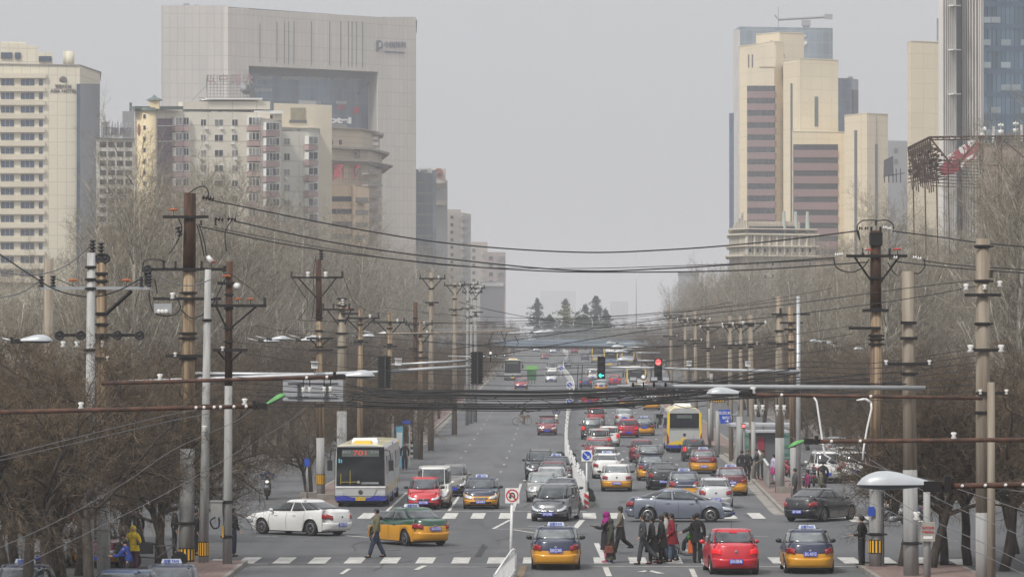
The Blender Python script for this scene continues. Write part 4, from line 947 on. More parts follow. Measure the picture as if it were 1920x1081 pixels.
# ------------------------------------------------------------------ poles, cross arms, insulators
def hatch(T, r0, x, y, z0, z1):
    """yellow and black warning sleeve round a pole"""
    n = 28; mb = MB()
    rows = [[(x+r0*cos(2*pi*k/n), y+r0*sin(2*pi*k/n), z) for k in range(n)] for z in (z0, z0+.03, z1-.03, z1)]
    mb.grid(rows, m=lambda i, k_: 1 if (i != 1 or k_ % 2) else 0, closed=True)
    mb.build('warning_sleeve', ['yellow', 'black_plastic'], T)
def insul(T, x, y, z, kind='brown', s=1.0, name='insulator', axis=(0,0,1)):
    mb = MB(); k = s
    if kind in ('brown','white','black'):                # string of discs
        pr = []
        for i in range(3 if s >= .9 else 2): pr += [(.03*k, .13*i*k), (.13*k, (.13*i+.05)*k), (.035*k, (.13*i+.09)*k)]
        mb.lathe(pr, (x, y, z), axis, 12)
        mb.build(name, {'brown':'porcelain_brown','white':'porcelain_white','black':'insulator_black'}[kind], T, True)
    elif kind == 'pin':                                   # ribbed pin insulator
        pr = []
        for i in range(4): pr += [(.035*k, .075*i*k), (.085*k, (.075*i+.02)*k), (.04*k, (.075*i+.05)*k)]
        mb.lathe(pr, (x, y, z), axis, 10); mb.build(name, 'insulator_black', T, True)
    elif kind in ('orange','red'):                        # coloured cap on a stem
        mb.cyl((x,y,z-.05), (x,y,z+.22*k), .012, n=5); mb.build('stem', 'black_iron', T)
        mb = MB(); k *= .8; mb.ball((x, y, z+.26*k), (.14*k, .1*k, .05*k), 8, 4); mb.ball((x-.13*k, y, z+.25*k), (.05*k,.06*k,.06*k), 6, 4); mb.ball((x+.13*k, y, z+.25*k), (.05*k,.06*k,.06*k), 6, 4)
        mb.build('marker_cap', 'orange_cap' if kind == 'orange' else 'red_cap', T, True)
    elif kind == 'spool':
        mb.lathe([(.05*k,-.08*k),(.075*k,-.06*k),(.04*k,0),(.075*k,.06*k),(.05*k,.08*k)], (x,y,z), axis, 9); mb.build(name, 'porcelain_white', T, True)
    elif kind == 'wheel':                                 # dark pulley-like disc facing the camera
        mb.lathe([(.16*k,-.05),(.16*k,.05),(.11*k,.055),(.09*k,.03),(.05*k,.06),(.02*k,.06)], (x,y,z), (0,-1,0), 16); mb.build(name, 'insulator_black', T, True)
def pole(label, px, ytop, d, base_px=None, wt=20, wb=28, m='tan_concrete', top=None, arms=(), bands=(), sleeve=None, name='utility_pole', group=None, extras=(), yb=None, mb_=None, lower=None):
    bx = base_px if base_px is not None else px
    g0 = gz(d); x0, x1 = X(bx, d), X(px, d); z1 = Z(ytop, d); r0, r1 = wb/2/F*d, wt/2/F*d
    T = thing(name, label, 'utility pole' if name == 'utility_pole' else 'pole', (x0, d, g0), 0, group)
    H = z1-g0; dx = x1-x0
    def rad(h): return r0+(r1-r0)*h/H
    def cx(h): return dx*h/H
    cut = H if not top else Z(top[0], d)-g0
    low = 0 if not lower else Z(lower[0], d)-g0
    s_ = MB()
    hs_ = [low, (low+cut)/2, cut]
    s_.tube([(cx(h), 0, h) for h in hs_], [rad(h) for h in hs_], 16); s_.build('shaft', m, T, True)
    if lower: s_ = MB(); s_.tube([(0,0,0), (cx(low), 0, low)], [r0*1.0, rad(low)*1.02], 16); s_.build('lower_section', lower[1], T, True)
    if top:
        s_ = MB(); s_.tube([(cx(cut), 0, cut-.05), (cx(H), 0, H)], [rad(cut)*1.02, r1*1.02], 16); s_.build('upper_section', top[1], T, True)
    for yb_ in bands:
        h = Z(yb_, d)-g0; s_ = MB(); r = rad(h); s_.lathe([(r*1.08,-.05),(r*1.12,0),(r*1.08,.05)], (cx(h),0,h), (0,0,1), 14); s_.box((cx(h), -r*1.1, h), (r*2.8, .05, .06)); s_.build('clamp_band', 'black_iron', T)
    if sleeve:
        h0, h1 = Z(sleeve[1], d)-g0, Z(sleeve[0], d)-g0; hatch(T, rad(h0)*1.08, cx(h0), 0, h0, h1)
    for arm in arms:
        y, pl, pr_ = arm[0], arm[1], arm[2]; ins = arm[3] if len(arm) > 3 else (); br = arm[4] if len(arm) > 4 else 0; am = arm[5] if len(arm) > 5 else 'black_iron'
        h = Z(y, d)-g0; xl, xr = X(pl, d)-x0, X(pr_, d)-x0; yf = -rad(min(h, H))-.06
        s_ = MB(); s_.box(((xl+xr)/2, yf, h), (xr-xl, .08, .10)); s_.box(((xl+xr)/2, yf+.05, h+.046), (xr-xl, .05, .008)); s_.build('crossarm', am, T)
        if br:
            s_ = MB(); hb = h-br; cxh = cx(h)
            for e in (xl*.75+cxh*.25, xr*.75+cxh*.25):
                if abs(e-cxh) > .4: s_.cyl((e, yf, h), (cxh+copysign(rad(h)*.8, e-cxh), yf+.03, hb), .035, n=4)
            s_.build('brace', am, T)
        for it in ins:
            p, kd = it[0], it[1]; s = it[2] if len(it) > 2 else 1; dz = it[3] if len(it) > 3 else .05; ax = it[4] if len(it) > 4 else (0,0,1)
            insul(T, X(p, d)-x0, yf, h+dz, kd, s, axis=ax)
    for e in extras: e(T, x0, d, g0)
    return T
def loop(T, x0, d, g0, pts, r=.022, m='wire', name='jumper_cable'):
    """a short cable drooping through photo points, belonging to its pole"""
    q = [Vector((X(a, d)-x0, -.35, Z(b, d)-g0)) for a, b in pts]; out = []
    for i in range(len(q)-1):
        p0, p1, p2, p3 = q[max(i-1,0)], q[i], q[i+1], q[min(i+2, len(q)-1)]
        for s in range(6):
            t = s/6; out.append(.5*((2*p1)+(p2-p0)*t+(2*p0-5*p1+4*p2-p3)*t*t+(3*p1-p0-3*p2+p3)*t**3))
    out.append(q[-1]); mb = MB(); mb.tube(out, r, 5); mb.build(name, m, T, True)
UP, SIDE = (0,0,1), (1,0,0)
def exA(T, x0, d, g0):
    for pts in ([(356,362),(372,352),(384,350),(391,358),(392,372)], [(437,412),(426,428),(423,446),(426,472)], [(370,420),(378,450),(384,480)], [(374,420),(384,452),(388,478)],
                [(268,510),(272,490),(290,486),(312,490)], [(335,408),(342,430),(330,460),(318,476)], [(281,520),(282,560),(290,585),(310,592),(330,590)], [(292,524),(296,550)],
                [(340,580),(360,596),(380,590),(400,570),(415,540),(425,520)], [(330,556),(340,575),(330,590)]):
        loop(T, x0, d, g0, pts)
    for p, y in ((380,370),(386,371)): insul(T, X(p,d)-x0, -.3, Z(y,d)-g0, 'brown', .9, axis=(1,0,-.1))
    for p in (408, 432): insul(T, X(p-5,d)-x0, -.3, Z(410,d)-g0, 'brown', .9, axis=(1,0,-.05))
    insul(T, X(334,d)-x0, -.3, Z(425,d)-g0, 'black', 1, axis=(.3,0,-1))
    b = MB(); b.box((X(307,d)-x0, -.15, Z(578,d)-g0), (.62,.5,.34)); b.build('transformer_box', 'grey_paint', T)
    for q in (300,307,314): insul(T, X(q,d)-x0, -.45, Z(584,d)-g0, 'spool', 1.1, axis=(0,-1,0))
    b = MB(); b.cyl((X(390,d)-x0,-.3,Z(480,d)-g0),(X(398,d)-x0,-.3,Z(492,d)-g0),.07,.12,8); b.build('cable_termination', 'porcelain_white', T, True)
    insul(T, X(278,d)-x0, -.4, Z(505,d)-g0, 'wheel', 1.05); insul(T, X(428,d)-x0, -.4, Z(505,d)-g0, 'wheel', 1.2)
    b = MB(); b.box((X(278,d)-x0,-.2,Z(520,d)-g0),(.22,.2,.5)); b.build('disconnector', 'black_iron', T)
pole('tall rusty-topped pole with three stacked cross arms and a striped base, highest on the left', 356, 362, 150, 350, 22, 29, 'stained_concrete', (500,'rust'), lower=(840,'grey_concrete'),
     arms=[(407,306,392,[(326,'orange',1,.05),(378,'pin',.7,-.3),(405,'pin',.7,-.3)]), (505,275,432,[(308,'pin',.9),(330,'pin',.9),(379,'pin',.9),(398,'red',1)],.0), (560,288,416,[(325,'spool',1.4,.1),(398,'spool',1.2,.1)],0), (667,312,397,[(330,'spool',1)],0)],
     bands=(506,549,625,634,672,820,980), sleeve=(1026,1050), extras=[exA])
def exB(T, x0, d, g0):
    for p, y in ((174,455),(190,460)): insul(T, X(p,d)-x0, -.1, Z(y+18,d)-g0, 'pin', 1.5)
    for p in (186, 198): insul(T, X(p,d)-x0, -.1, Z(484,d)-g0, 'wheel', 1.0)
    b = MB(); b.cyl((X(248,d)-x0,-.2,Z(545,d)-g0),(X(200,d)-x0,-.2,Z(588,d)-g0),.06,n=4); b.build('brace','black_iron',T)
pole('brown stained pole with wide grey cross arm, just right of the slim pale pole', 190, 492, 139, 195, 19, 26, 'stained_concrete', lower=(905,'grey_concrete'),
     arms=[(540,77,283,[(79,'pin',1.3),(101,'pin',1.3),(138,'orange',1),(238,'orange',1),(266,'pin',1.2),(281,'pin',1.4)],0,'grey_paint'), (628,106,268,[(113,'wheel',1,0),(153,'wheel',1,0),(221,'wheel',1,0),(263,'wheel',1,0),(120,'spool',1.3,-.3),(146,'spool',1.3,-.3),(194,'spool',1.3,-.3)]), (672,186,212,[(203,'spool',1,0)])],
     bands=(513,527,588,608,633,672), extras=[exB])
pole('slim pale concrete pole left of the brown stained pole', 171, 474, 137.5, 167, 15, 20, 'pale_concrete', bands=(501,524,541,656))
pole('short pale pole top rising from the branches at the far left', 91, 485, 210, 91, 18, 22, 'tan_concrete')
pole('plain light grey pole with striped sleeve between two thicker poles at the near left corner', 390, 505, 149.5, 382, 12, 19, 'pale_concrete', bands=(600,760), sleeve=(1014,1042), extras=[lambda T,x0,d,g0: insul(T, 0.05, -.3, 4.8, 'spool', 1.4)])
def exE(T, x0, d, g0):
    b = MB(); b.box((X(407,d)-x0+.0, -.1, Z(953,d)-g0), (.40,.3,.52)); b.build('junction_box', 'lamp_grey' if 0 else mat('box_grey', (.33,.335,.32), .6, 0, .15, 3), T)
    b = MB(); b.box((X(407,d)-x0+.0, -.1, Z(938.5,d)-g0), (.46,.36,.05)); b.build('box_lid', 'box_grey', T)
    loop(T, x0, d, g0, [(405,968),(396,975),(402,988),(412,985),(412,968)], .03)
    b = MB(); b.box((X(419,d)-x0, -.2, Z(995,d)-g0), (.05,.02,.4)); b.build('tag_plate', 'yellow', T)
    insul(T, X(446,d)-x0, -.25, Z(537,d)-g0, 'white', 1, axis=(0,-1,0))
pole('grey pole carrying a small metal junction box at the near left corner', 430, 490, 148.5, 426.5, 12, 18, 'grey_concrete', (720,'rust'),
     arms=[(573,398,500,[(407,'pin',.8),(497,'pin',.9),(448,'orange',.9),(470,'orange',.9)],.75), (656,400,465,[(418,'spool',1)],.35), (531,408,440,[(425,'orange',1)])], bands=(552,578,615,640,940,1005), extras=[exE])
def guy(T, x0, d, g0):
    loop(T, x0, d, g0, [(593,480),(588,520),(590,560),(585,600)], .02); loop(T, x0, d, g0, [(548,520),(566,548),(578,570),(560,600)], .02)
pole('slender dark pole with an arrow-shaped double brace and striped sleeve on the left traffic island', 597, 487, 213, 602, 10, 16.5, 'stained_concrete', (600,'rust'), lower=(820,'grey_concrete'),
     arms=[(520,546,643,[(547,'pin',.9),(578,'spool',1.6,.15),(611,'spool',1.6,.15),(642,'pin',1)],1.0), (634,575,626,[(600,'spool',1)],.35), (656,580,625,())], bands=(596,620,650,760), sleeve=(888,908), extras=[guy, lambda T,x0,d,g0: insul(T, 0, 0, Z(487,d)-g0, 'pin', 1.8)])
pole('thick brown and grey pole right behind the articulated bus', 641, 560, 228, 641, 15, 20, 'tan_concrete', lower=(770,'grey_concrete'),
     arms=[(580,604,665,[(626,'pin',1),(655,'pin',1),(606,'pin',1),(643,'white',1,.2)],.8), (588,640,672,[(652,'orange',1)])], bands=(560,572,600,625,650))
GP = 'distant utility poles on the left island'
for i, (px, y, d, w, arm, m, lb) in enumerate(((676,578,238,10,(596,640,712),'stained_concrete','rusty pole with a long arm left of the double-armed poles'),(731,585,262,10,(604,700,760),'stained_concrete','rusty pole carrying one white disc at its tip'),
     (779,566,300,9,(608,760,812),'rust','very dark pole with twin spikes'),(789,600,290,8,(625,770,812),'stained_concrete','short pole with doubled cross arms beside the very dark one'),(809,511,310,9.5,(522,786,836),'tan_concrete','tall pale pole topped by one cross arm and V brace'),
     (853,530,350,8.5,(535,832,873),'tan_concrete','pale pole with V brace right of the tall pale pole'),(877,535,380,5.5,(533,862,898),'grey_concrete','thin grey pole, left of three in a bundle'),(884,545,385,5,(548,866,905),'grey_concrete','thin grey pole, middle of three in a bundle'),(892,530,390,6,(540,880,910),'grey_concrete','thicker grey pole, right of three in a bundle'))):
    a_ = [(arm[0],arm[1],arm[2],[(arm[1]+2,'pin',.9),(arm[2]-2,'pin',.9),((px+arm[2])/2,'spool',1.2,.1)],.7), (arm[0]+45, px-12, px+14, ())]
    pole(lb, px, y, d, px-1, w*.8, w*1.25, m, arms=a_, bands=(y+30, y+60), group=GP)
# right-hand side
def exR(T, x0, d, g0):
    for pts in ([(1607,440),(1606,425),(1614,415),(1630,413),(1645,414),(1660,413),(1672,420),(1674,430)], [(1607,440),(1611,450),(1608,432)], [(1562,484),(1566,500),(1580,508),(1598,510),(1618,500),(1628,486)], [(1731,485),(1732,500),(1722,512),(1712,512)], [(1663,492),(1672,508),(1680,516)]):
        loop(T, x0, d, g0, pts)
    for p, y, kd in ((1612,428,'brown'),(1623,428,'brown'),(1657,427,'white'),(1665,429,'white'),(1567,478,'white'),(1575,477,'white'),(1668,484,'brown'),(1677,483,'white'),(1713,483,'white'),(1722,485,'white')):
        insul(T, X(p-3,d)-x0, -.3, Z(y,d)-g0, kd, .62, axis=(1,0,0))
    b = MB()
    for p in (1634, 1651): b.box((X(p,d)-x0, 0, Z(443,d)-g0), (.07,.12,.66))
    b.box((X(1642.5,d)-x0, 0, Z(448,d)-g0), (.42,.5,.45)); b.build('pole_cap', 'black_iron', T); insul(T, X(1642,d)-x0, -.1, Z(423,d)-g0, 'pin', .7)
    b = MB(); b.box((X(1632,d)-x0, -.3, Z(957,d)-g0), (.22,.02,.32)); b.build('notice', 'sign_blue', T)
    b = MB(); b.tube([(X(1654,d)-x0, -.25, 0), (X(1653,d)-x0, -.22, 5)], .05, 6); b.build('cable_duct', 'dark_grey', T)
pole('rusty-topped pole with drooping jumper cables and striped base behind the large grey lamp', 1642, 432, 147, 1643, 19, 28, 'stained_concrete', (577,'rust'), lower=(905,'grey_concrete'),
     arms=[(480,1586,1700,[(1617,'pin',.8),(1627,'red',.8),(1667,'pin',.8),(1682,'red',.9),(1620,'white',.6,.12)],.9), (582,1616,1665,()), (615,1590,1650,())], bands=(521,580,629,636,645,1000), sleeve=(1010,1036), extras=[exR])
def exR2(T, x0, d, g0):
    b = MB(); b.box((X(1738,d)-x0,-.1,Z(995,d)-g0), (.46,.25,.62)); b.build('notice_box', mat('box_cream', (.36,.35,.31), .6, 0, .2, 3), T)
    writing('通信设施', .10, 'sign_red', T, (X(1738,d)-x0,-.235,Z(988,d)-g0)); writing('严禁张贴', .10, 'sign_red', T, (X(1738,d)-x0,-.235,Z(996,d)-g0))
    b = MB(); b.box((X(1738,d)-x0,-.235,Z(1006,d)-g0), (.3,.01,.09)); b.build('sticker', 'sign_white', T)
    insul(T, X(1717,d)-x0, -.25, Z(966,d)-g0, 'spool', 1.8)
pole('thick pale concrete pole between the rusty pole and the far right pole', 1702, 508, 141, 1708, 22, 29, 'tan_concrete', arms=[(605,1687,1717,()), (634,1686,1719,()), (682,1655,1745,[(1660,'spool',1),(1741,'spool',1)])], lower=(880,'grey_concrete'), bands=(700,1017))
pole('light grey sheet-metal post carrying a notice box with red writing', 1737, 900, 138, 1738, 13, 14, 'grey_concrete', name='notice_post', extras=[exR2])
pole('tallest pale pole near the right edge with two short cross arms', 1843, 447, 135, 1842, 26, 27, 'tan_concrete', arms=[(553,1807,1875,[(1810,'spool',1.3,.25),(1873,'spool',1.2,.35),(1845,'spool',1,.25)]), (656,1815,1877,[(1818,'spool',1.5),(1875,'spool',1.5)]), (737,1828,1890,[(1836,'spool',1),(1885,'spool',1)])], lower=(960,'grey_concrete'), bands=(462,527,607,773),
     extras=[lambda T,x0,d,g0: insul(T, .28, -.1, Z(520,d)-g0, 'pin', .9)])
pole('slimmer pale pole touching the tallest one near the right edge', 1858, 716, 134, 1858, 14, 16, 'tan_concrete')
pole('brown and grey pole on the right footway above the footbridge bystanders', 1461, 556, 222, 1462, 13, 18, 'tan_concrete', lower=(820,'grey_concrete'), arms=[(589,1446,1518,[(1463,'pin',1),(1498,'pin',1)],.0), (644,1440,1480,())], bands=(620,700))
pole('narrow brown pole between two others with crossed dark brackets', 1482, 575, 216, 1489, 10, 13, 'stained_concrete', arms=[(605,1462,1505,()), (617,1470,1495,())], bands=(640,655,690,700), lower=(838,'grey_concrete'))
GR = 'distant utility poles on the right footway'
for px, y, d, w, lb in ((1407,590,262,11,'far brown pole, nearest of the right-hand row'),(1388,592,275,8,'far brown pole, second of the right-hand row'),(1368,592,285,9,'far brown pole, third of the right-hand row'),(1327,597,330,7,'far brown pole, fourth of the right-hand row'),(1303,583,345,7,'far brown pole, fifth of the right-hand row'),(1284,583,380,6,'far brown pole, sixth of the right-hand row'),(1257,575,420,6,'far pole at the end of the right-hand row')):
    pole(lb, px, y, d, px+3, w*.8, w, 'tan_concrete', arms=[(y+16, px-16, px+30, [(px-14,'spool',1.2),(px+28,'spool',1.2)], .5), (y+55, px-14, px+16, [(px+12,'spool',1)])], bands=(y+20, y+60), group=GR)
for i, (px, y, d, w, lb) in enumerate(((1387,780,262,13,'grey round post beside the red light of the right footway'),(1345,770,300,8,'grey round post right of the bus'),(1333,700,330,8,'thin grey post above the bus roof'),(1412,790,246,9,'grey round post behind two men in black'),(1330,765,318,6,'thin steel post right behind the bus corner'))):
    pole(lb, px, y, d, px+1, w*.9, w, 'grey_concrete', name='street_post', group='grey posts on the right footway')
for i, (px, y, d, w, lb) in enumerate(((735,775,262,9,'grey post beside the blue bus stop panel'),(779,745,292,8,'grey post with a yellow box'),(808,735,330,7,'grey post near the bus lane kerb, upper'),(789,750,310,9,'grey post between two others by the kerb'),(675,790,240,9,'grey post with brown top above the articulated bus'),(700,775,255,7,'thin grey post above the articulated bus roof'))):
    pole(lb, px, y, d, px, w*.9, w, 'grey_concrete', name='street_post', group='grey posts on the left island')
pole('tall pale lattice mast far beyond the trees in the haze', 1193, 470, 1150, 1193, 1.3, 1.8, 'pale_metal', name='radio_mast')
pole('thin mast far away left of the haze tower', 1079, 545, 1350, 1079, .8, 1, 'pale_metal', name='radio_mast')

# ------------------------------------------------------------------ street lamps on rusty tubes
def lamp(label, px0, y0, px1, y1, d, r, head, heady, hl, colr, side=-1, tilt=0.0, post=None, ins=(), group='street lamps on rusty arms', cat='street lamp', tube='rust_tube'):
    """arm from photo point 0 (at its pole) to point 1 (at the lamp), head hl metres long beyond it"""
    p0, p1 = P(px0, y0, d), P(px1, y1, d); T = thing('street_lamp', label, cat, p0, 0, group)
    q = p1-p0; mb = MB(); mb.tube([(0,0,0), q*.5, q], [r*1.05, r, r*.95], 10); mb.build('arm', tube, T, True)
    s = -1 if px1 < px0 else 1; e = q+Vector((s*.12,0,.02))
    mb = MB(); mb.box(q+Vector((s*.06,0,.0)), (.22,.14,.13)); mb.box(q+Vector((-s*.12,0,.03)), (.08,.2,.2)); mb.build('bracket', 'black_iron', T)
    top = MB(); un = MB(); N = 14; rows, rowsu = [], []
    for i in range(N+1):
        t = i/N; ip_ = lambda q: next(u[1]+(v[1]-u[1])*(t-u[0])/(v[0]-u[0]) for u, v in zip(q, q[1:]) if t <= v[0]+1e-9); h = .20*hl*ip_([(0,.30),(.2,.58),(.4,.86),(.58,1),(.74,.94),(.88,.66),(.96,.36),(1,.04)]); w = .19*hl*ip_([(0,.35),(.3,.75),(.6,1),(.85,.8),(.96,.4),(1,.04)])
        c = e+Vector((s*hl*t*cos(tilt), 0, hl*t*sin(tilt)))
        rows.append([c+Vector((0, w*cos(pi*k_/8), h*sin(pi*k_/8))) for k_ in range(9)])
        rowsu.append([c+Vector((0, w*.93*cos(pi*k_/8), -.34*h*sin(pi*k_/8)-.005)) for k_ in range(9)])
    top.grid(rows); top.build('lamp_shade', colr, T, True)
    un.grid(rowsu); un.build('lamp_glass', 'lamp_under', T, True)
    for p in ins:
        x = X(p[0], d)-p0.x; z = (q.z*(x/q.x) if q.x else 0)
        if p[1] == 'top': insul(T, x, 0, z+r+.06*d/110, 'spool', 1.1*d/110)
        elif p[1] == 'hang':
            mb = MB(); mb.cyl((x,-r*.5,z-r),(x,-r*.5,z-r-.22),.012,n=4); mb.build('hanger','black_iron',T); insul(T, x, -r*.5, z-r-.26, 'spool', .8*d/110)
            mb = MB(); mb.tube([(x-.03,0,z-r-.3),(x,0,z-r-.45),(x+.03,0,z-r-.3)], .015, 4); mb.build('hook','porcelain_white',T)
        else: insul(T, x, -r-.01, z-.0, 'spool', .55*d/110, axis=(.2,-1,.3))
    return T
lamp('grey street lamp on the long rusty tube above the blank sign board at left centre', 190, 718, 636, 706, 112, .052, 670, 708, .82, 'lamp_grey', ins=[(569,'hang'),(581,'hang'),(608,'hang'),(620,'hang'),(575,'f'),(613,'f'),(300,'top')])
lamp('green tilted street lamp at the end of the left rusty tube', -40, 773, 487, 761, 96, .052, 500, 770, .52, 'lamp_green', tilt=-.55 if 0 else .45, ins=[(152,'top'),(459,'top'),(368,'f'),(383,'f'),(402,'f'),(414,'f'),(439,'f'),(462,'f')])
lamp('grey street lamp on the rusty tube near the blue road sign at right centre', 1842, 746, 1398, 739, 104, .045, 1363, 738, .84, 'lamp_grey', ins=[(1417,'hang'),(1430,'hang'),(1457,'hang'),(1470,'hang'),(1465,'f'),(1632,'f'),(1412,'top')])
lamp('small green street lamp at the end of the right rusty tube', 1990, 823, 1521, 827, 98, .052, 1505, 842, .45, 'lamp_green', tilt=.38*-1, ins=[(1788,'top'),(1558,'f'),(1612,'f')])
lamp('large pale grey street lamp closest to the camera at lower right', 1990, 906, 1757, 911, 52, .036, 1672, 912, .86, 'lamp_grey', ins=[(1776,'top'),(1762,'f'),(1803,'f'),(1846,'f'),(1884,'f'),(1917,'f')])
GL = 'small far street lamps over the carriageway'
for px, y, d, s, lb in ((1010,623,420,1,'far pair of grey lamps over the left lanes, left one'),(1025,622,430,1,'far pair of grey lamps over the left lanes, right one'),(1145,643,520,-1,'farthest small lamp on the right over the lanes'),(1160,650,440,-1,'second far lamp on the right over the lanes'),(1168,660,380,-1,'third far lamp on the right over the lanes'),(1178,675,330,-1,'nearest far lamp on the right over the lanes')):
    lamp(lb, px-s*70, y+1, px-s*12, y+.5, d, .05, 0, 0, 1.1*26/20*.9, 'lamp_grey', group=GL, tube='pale_metal')
for i, (px, y) in enumerate(((30,640),(505,636),(490,640),(560,638),(568,634),(672,631),(706,626),(1545,641),(1565,643),(1625,655),(1737,652),(1768,662),(1670,650))):
    s = -1 if px < 960 else 1; d = 130 if px in (30,) else 230+12*i
    lamp('pale lamp head on a short arm among %s branches, %s' % ('left' if px < 960 else 'right', ('at the far left edge','pair above the scooter, right','pair above the scooter, left','second pair, left one','second pair, right one','near the rusty poles, left','near the rusty poles, right','first from the street','second from the street','third from the street','right of the rusty pole','right end of its row','just left of the pale pole')[i]),
         px-s*-26, y+(-6 if s < 0 else 8), px, y, d, .03, 0, 0, 1.0, 'lamp_grey', tilt=-.3*0, group='lamp heads among the branches', tube='pale_metal')
# white gooseneck tubes
for i, (pts, lb) in enumerate((([(1494,742),(1512,741),(1524,741),(1531,752),(1538,800),(1543,835),(1546,852),(1557,858),(1550,866),(1568,875)],'white bent tube lamp, left one of two above the green lamp'), ([(1606,750),(1622,747),(1633,754),(1634,765),(1626,800),(1619,840),(1617,862)],'white bent tube lamp, right one of two above the green lamp'))):
    d = 120; T = thing('bent_tube_lamp', lb, 'lamp tube', P(pts[-1][0], pts[-1][1], d), 0, 'white bent tubes')
    x0, z0 = X(pts[-1][0], d), Z(pts[-1][1], d); q = [Vector((X(a,d)-x0, 0, Z(b,d)-z0)) for a, b in pts]
    mb = MB(); mb.tube(q[2:], .03, 6); mb.build('tube', 'white_paint', T, True)
    mb = MB(); mb.tube(q[:3], [.02,.045,.035], 6); mb.build('lamp_head', 'white_paint', T, True)

# ------------------------------------------------------------------ traffic lights and camera gantries
mat('green_lit', (.05,.85,.55), .3, emit=2.2); mat('red_lit', (1,.10,.10), .3, emit=2.4)
def signal(px, y0, y1, d, label, kind, w=.38):
    z0, z1 = Z(y1, d), Z(y0, d); T = thing('traffic_light', label, 'traffic light', (X(px, d), d, z0), 0, 'traffic lights over the crossroads'); h = z1-z0
    b = MB(); b.box((0,0,h/2), (w,.16,h)); b.build('housing', 'black_plastic', T)
    if kind == 'back':
        b = MB()
        for s in (-1, 1):
            for k_ in range(11): b.box((s*(w/2+.02), .02, h*(.05+.09*k_)), (.05,.2,h*.06))
        b.build('ribbed_visor', 'black_plastic', T)
        b = MB(); b.box((.03,-.12,h/2), (.05,.08,h*1.04)); b.build('mounting_bar', 'dark_grey', T)
    else:
        for i, zc in enumerate((.84,.5,.16)):
            on = (kind == 'green' and i == 2) or (kind == 'red' and i == 0)
            b = MB()
            n = 12
            for k_ in range(n):                      # hood over each lamp
                a0, a1 = pi*k_/n, pi*(k_+1)/n; r = w*.40
                b.quad((r*cos(a0),-.08,h*zc+r*sin(a0)),(r*cos(a1),-.08,h*zc+r*sin(a1)),(r*cos(a1),-.26,h*zc+r*sin(a1)),(r*cos(a0),-.26,h*zc+r*sin(a0)))
            b.build('hood', 'black_plastic', T)
            b = MB(); b.lathe([(w*.36,0),(w*.36,.02),(w*.30,.03)], (0,-.08,h*zc), (0,-1,0), 18); lo_ = b.build('lens', 'red_lit' if (on and kind == 'red') else 'dark_grey', T)
            if on and kind == 'green':
                b = MB(); r = w*.30; t = .05; y_ = -.115; zc_ = h*zc
                for q in ([(-r,0),(r,0)], [(-r,0),(-r*.2,r*.8)], [(-r,0),(-r*.2,-r*.8)]):
                    b.cyl((q[0][0],y_,zc_+q[0][1]), (q[1][0],y_,zc_+q[1][1]), t*.55, n=6)
                b.build('arrow', 'green_lit', T)
    return T
signal(1127.5, 668, 710, 206, 'traffic light showing a green left arrow', 'green')
signal(1234, 672, 713, 206, 'traffic light showing red, right of the green arrow light', 'red')
signal(721, 667, 727, 158, 'traffic light seen from behind, left one of two on the long pale arm', 'back', .42)
signal(894, 659, 720, 158, 'traffic light seen from behind at the tip of the long pale arm', 'back', .38)
T = thing('signal_gantry', 'long pale tapering signal arm reaching in from the left corner', 'signal arm', (X(175,158.4), 158.4, 0))
x0 = X(175,158.4); zz = lambda y: Z(y,158.4)
b = MB(); b.tube([(X(p,158.4)-x0, 0, zz(y)) for p, y in ((175,719),(300,714.5),(500,706),(640,700),(720,697),(800,691),(890,686))], [.11,.10,.09,.08,.075,.07,.06], 10); b.build('arm', 'pale_metal', T, True)
b = MB(); b.tube([(X(p,158.4)-x0, .0, zz(y)) for p, y in ((722,684),(890,675))], .045, 8); b.build('upper_rail', 'pale_metal', T, True)
b = MB(); b.tube([(0,.2,0),(0,.2,zz(700))], [.16,.12], 12); b.build('mast', 'grey_concrete', T, True)
def camera(px, y, d, label, kind='box', s=1.0, cat='camera'):
    T = thing('street_camera', label, cat, P(px, y, d), 0, 'cameras on the gantries')
    if kind == 'box':
        b = MB(); b.box((0,0,.05), (.22*s,.45,.22*s)); b.box((0,-.06,.17*s), (.26*s,.56,.03)); b.build('housing', 'white_paint', T)
        b = MB(); b.cyl((0,0,-.06),(0,0,-.26),.03,n=6); b.build('bracket','grey_paint',T)
    elif kind == 'flash':
        b = MB(); b.box((0,0,0), (.34*s,.3,.22*s)); b.build('housing', 'dark_grey', T)
        b = MB(); b.box((0,-.16,.02), (.28*s,.03,.15*s)); b.build('lens', 'lamp_grey', T)
        b = MB(); b.cyl((0,0,-.1),(0,0,-.24),.04,n=6); b.build('bracket','black_iron',T)
    elif kind == 'spot':
        b = MB(); b.lathe([(.06,0),(.10,-.05),(.10,-.2),(.07,-.2)], (0,.1,0), (0,1,0), 14); b.build('housing', 'dark_grey', T, True)
        b = MB(); b.lathe([(.085,0),(.06,.03),(.0,.04)], (0,-.1,0), (0,-1,0), 14); b.build('lens', 'porcelain_white', T, True)
        b = MB(); b.cyl((0,0,-.15),(0,0,-.4),.03,n=6); b.build('bracket','black_iron',T)
    elif kind == 'small':
        b = MB(); b.box((0,0,0), (.16*s,.2,.16*s)); b.build('housing','black_plastic',T)
        b = MB(); b.lathe([(.05*s,0),(.04*s,.02)], (0,-.1,0), (0,-1,0), 10); b.build('lens','sign_white',T)
camera(590,687,157.9,'white camera, left one on the long pale signal arm',s=1.05); camera(747,681,157.9,'white camera, right one on the long pale signal arm',s=1.05)
camera(1292,683,205.6,'white camera on the right-hand signal arm nearer the street'); camera(1402,684,205.6,'white camera on the right-hand signal arm nearer its mast')
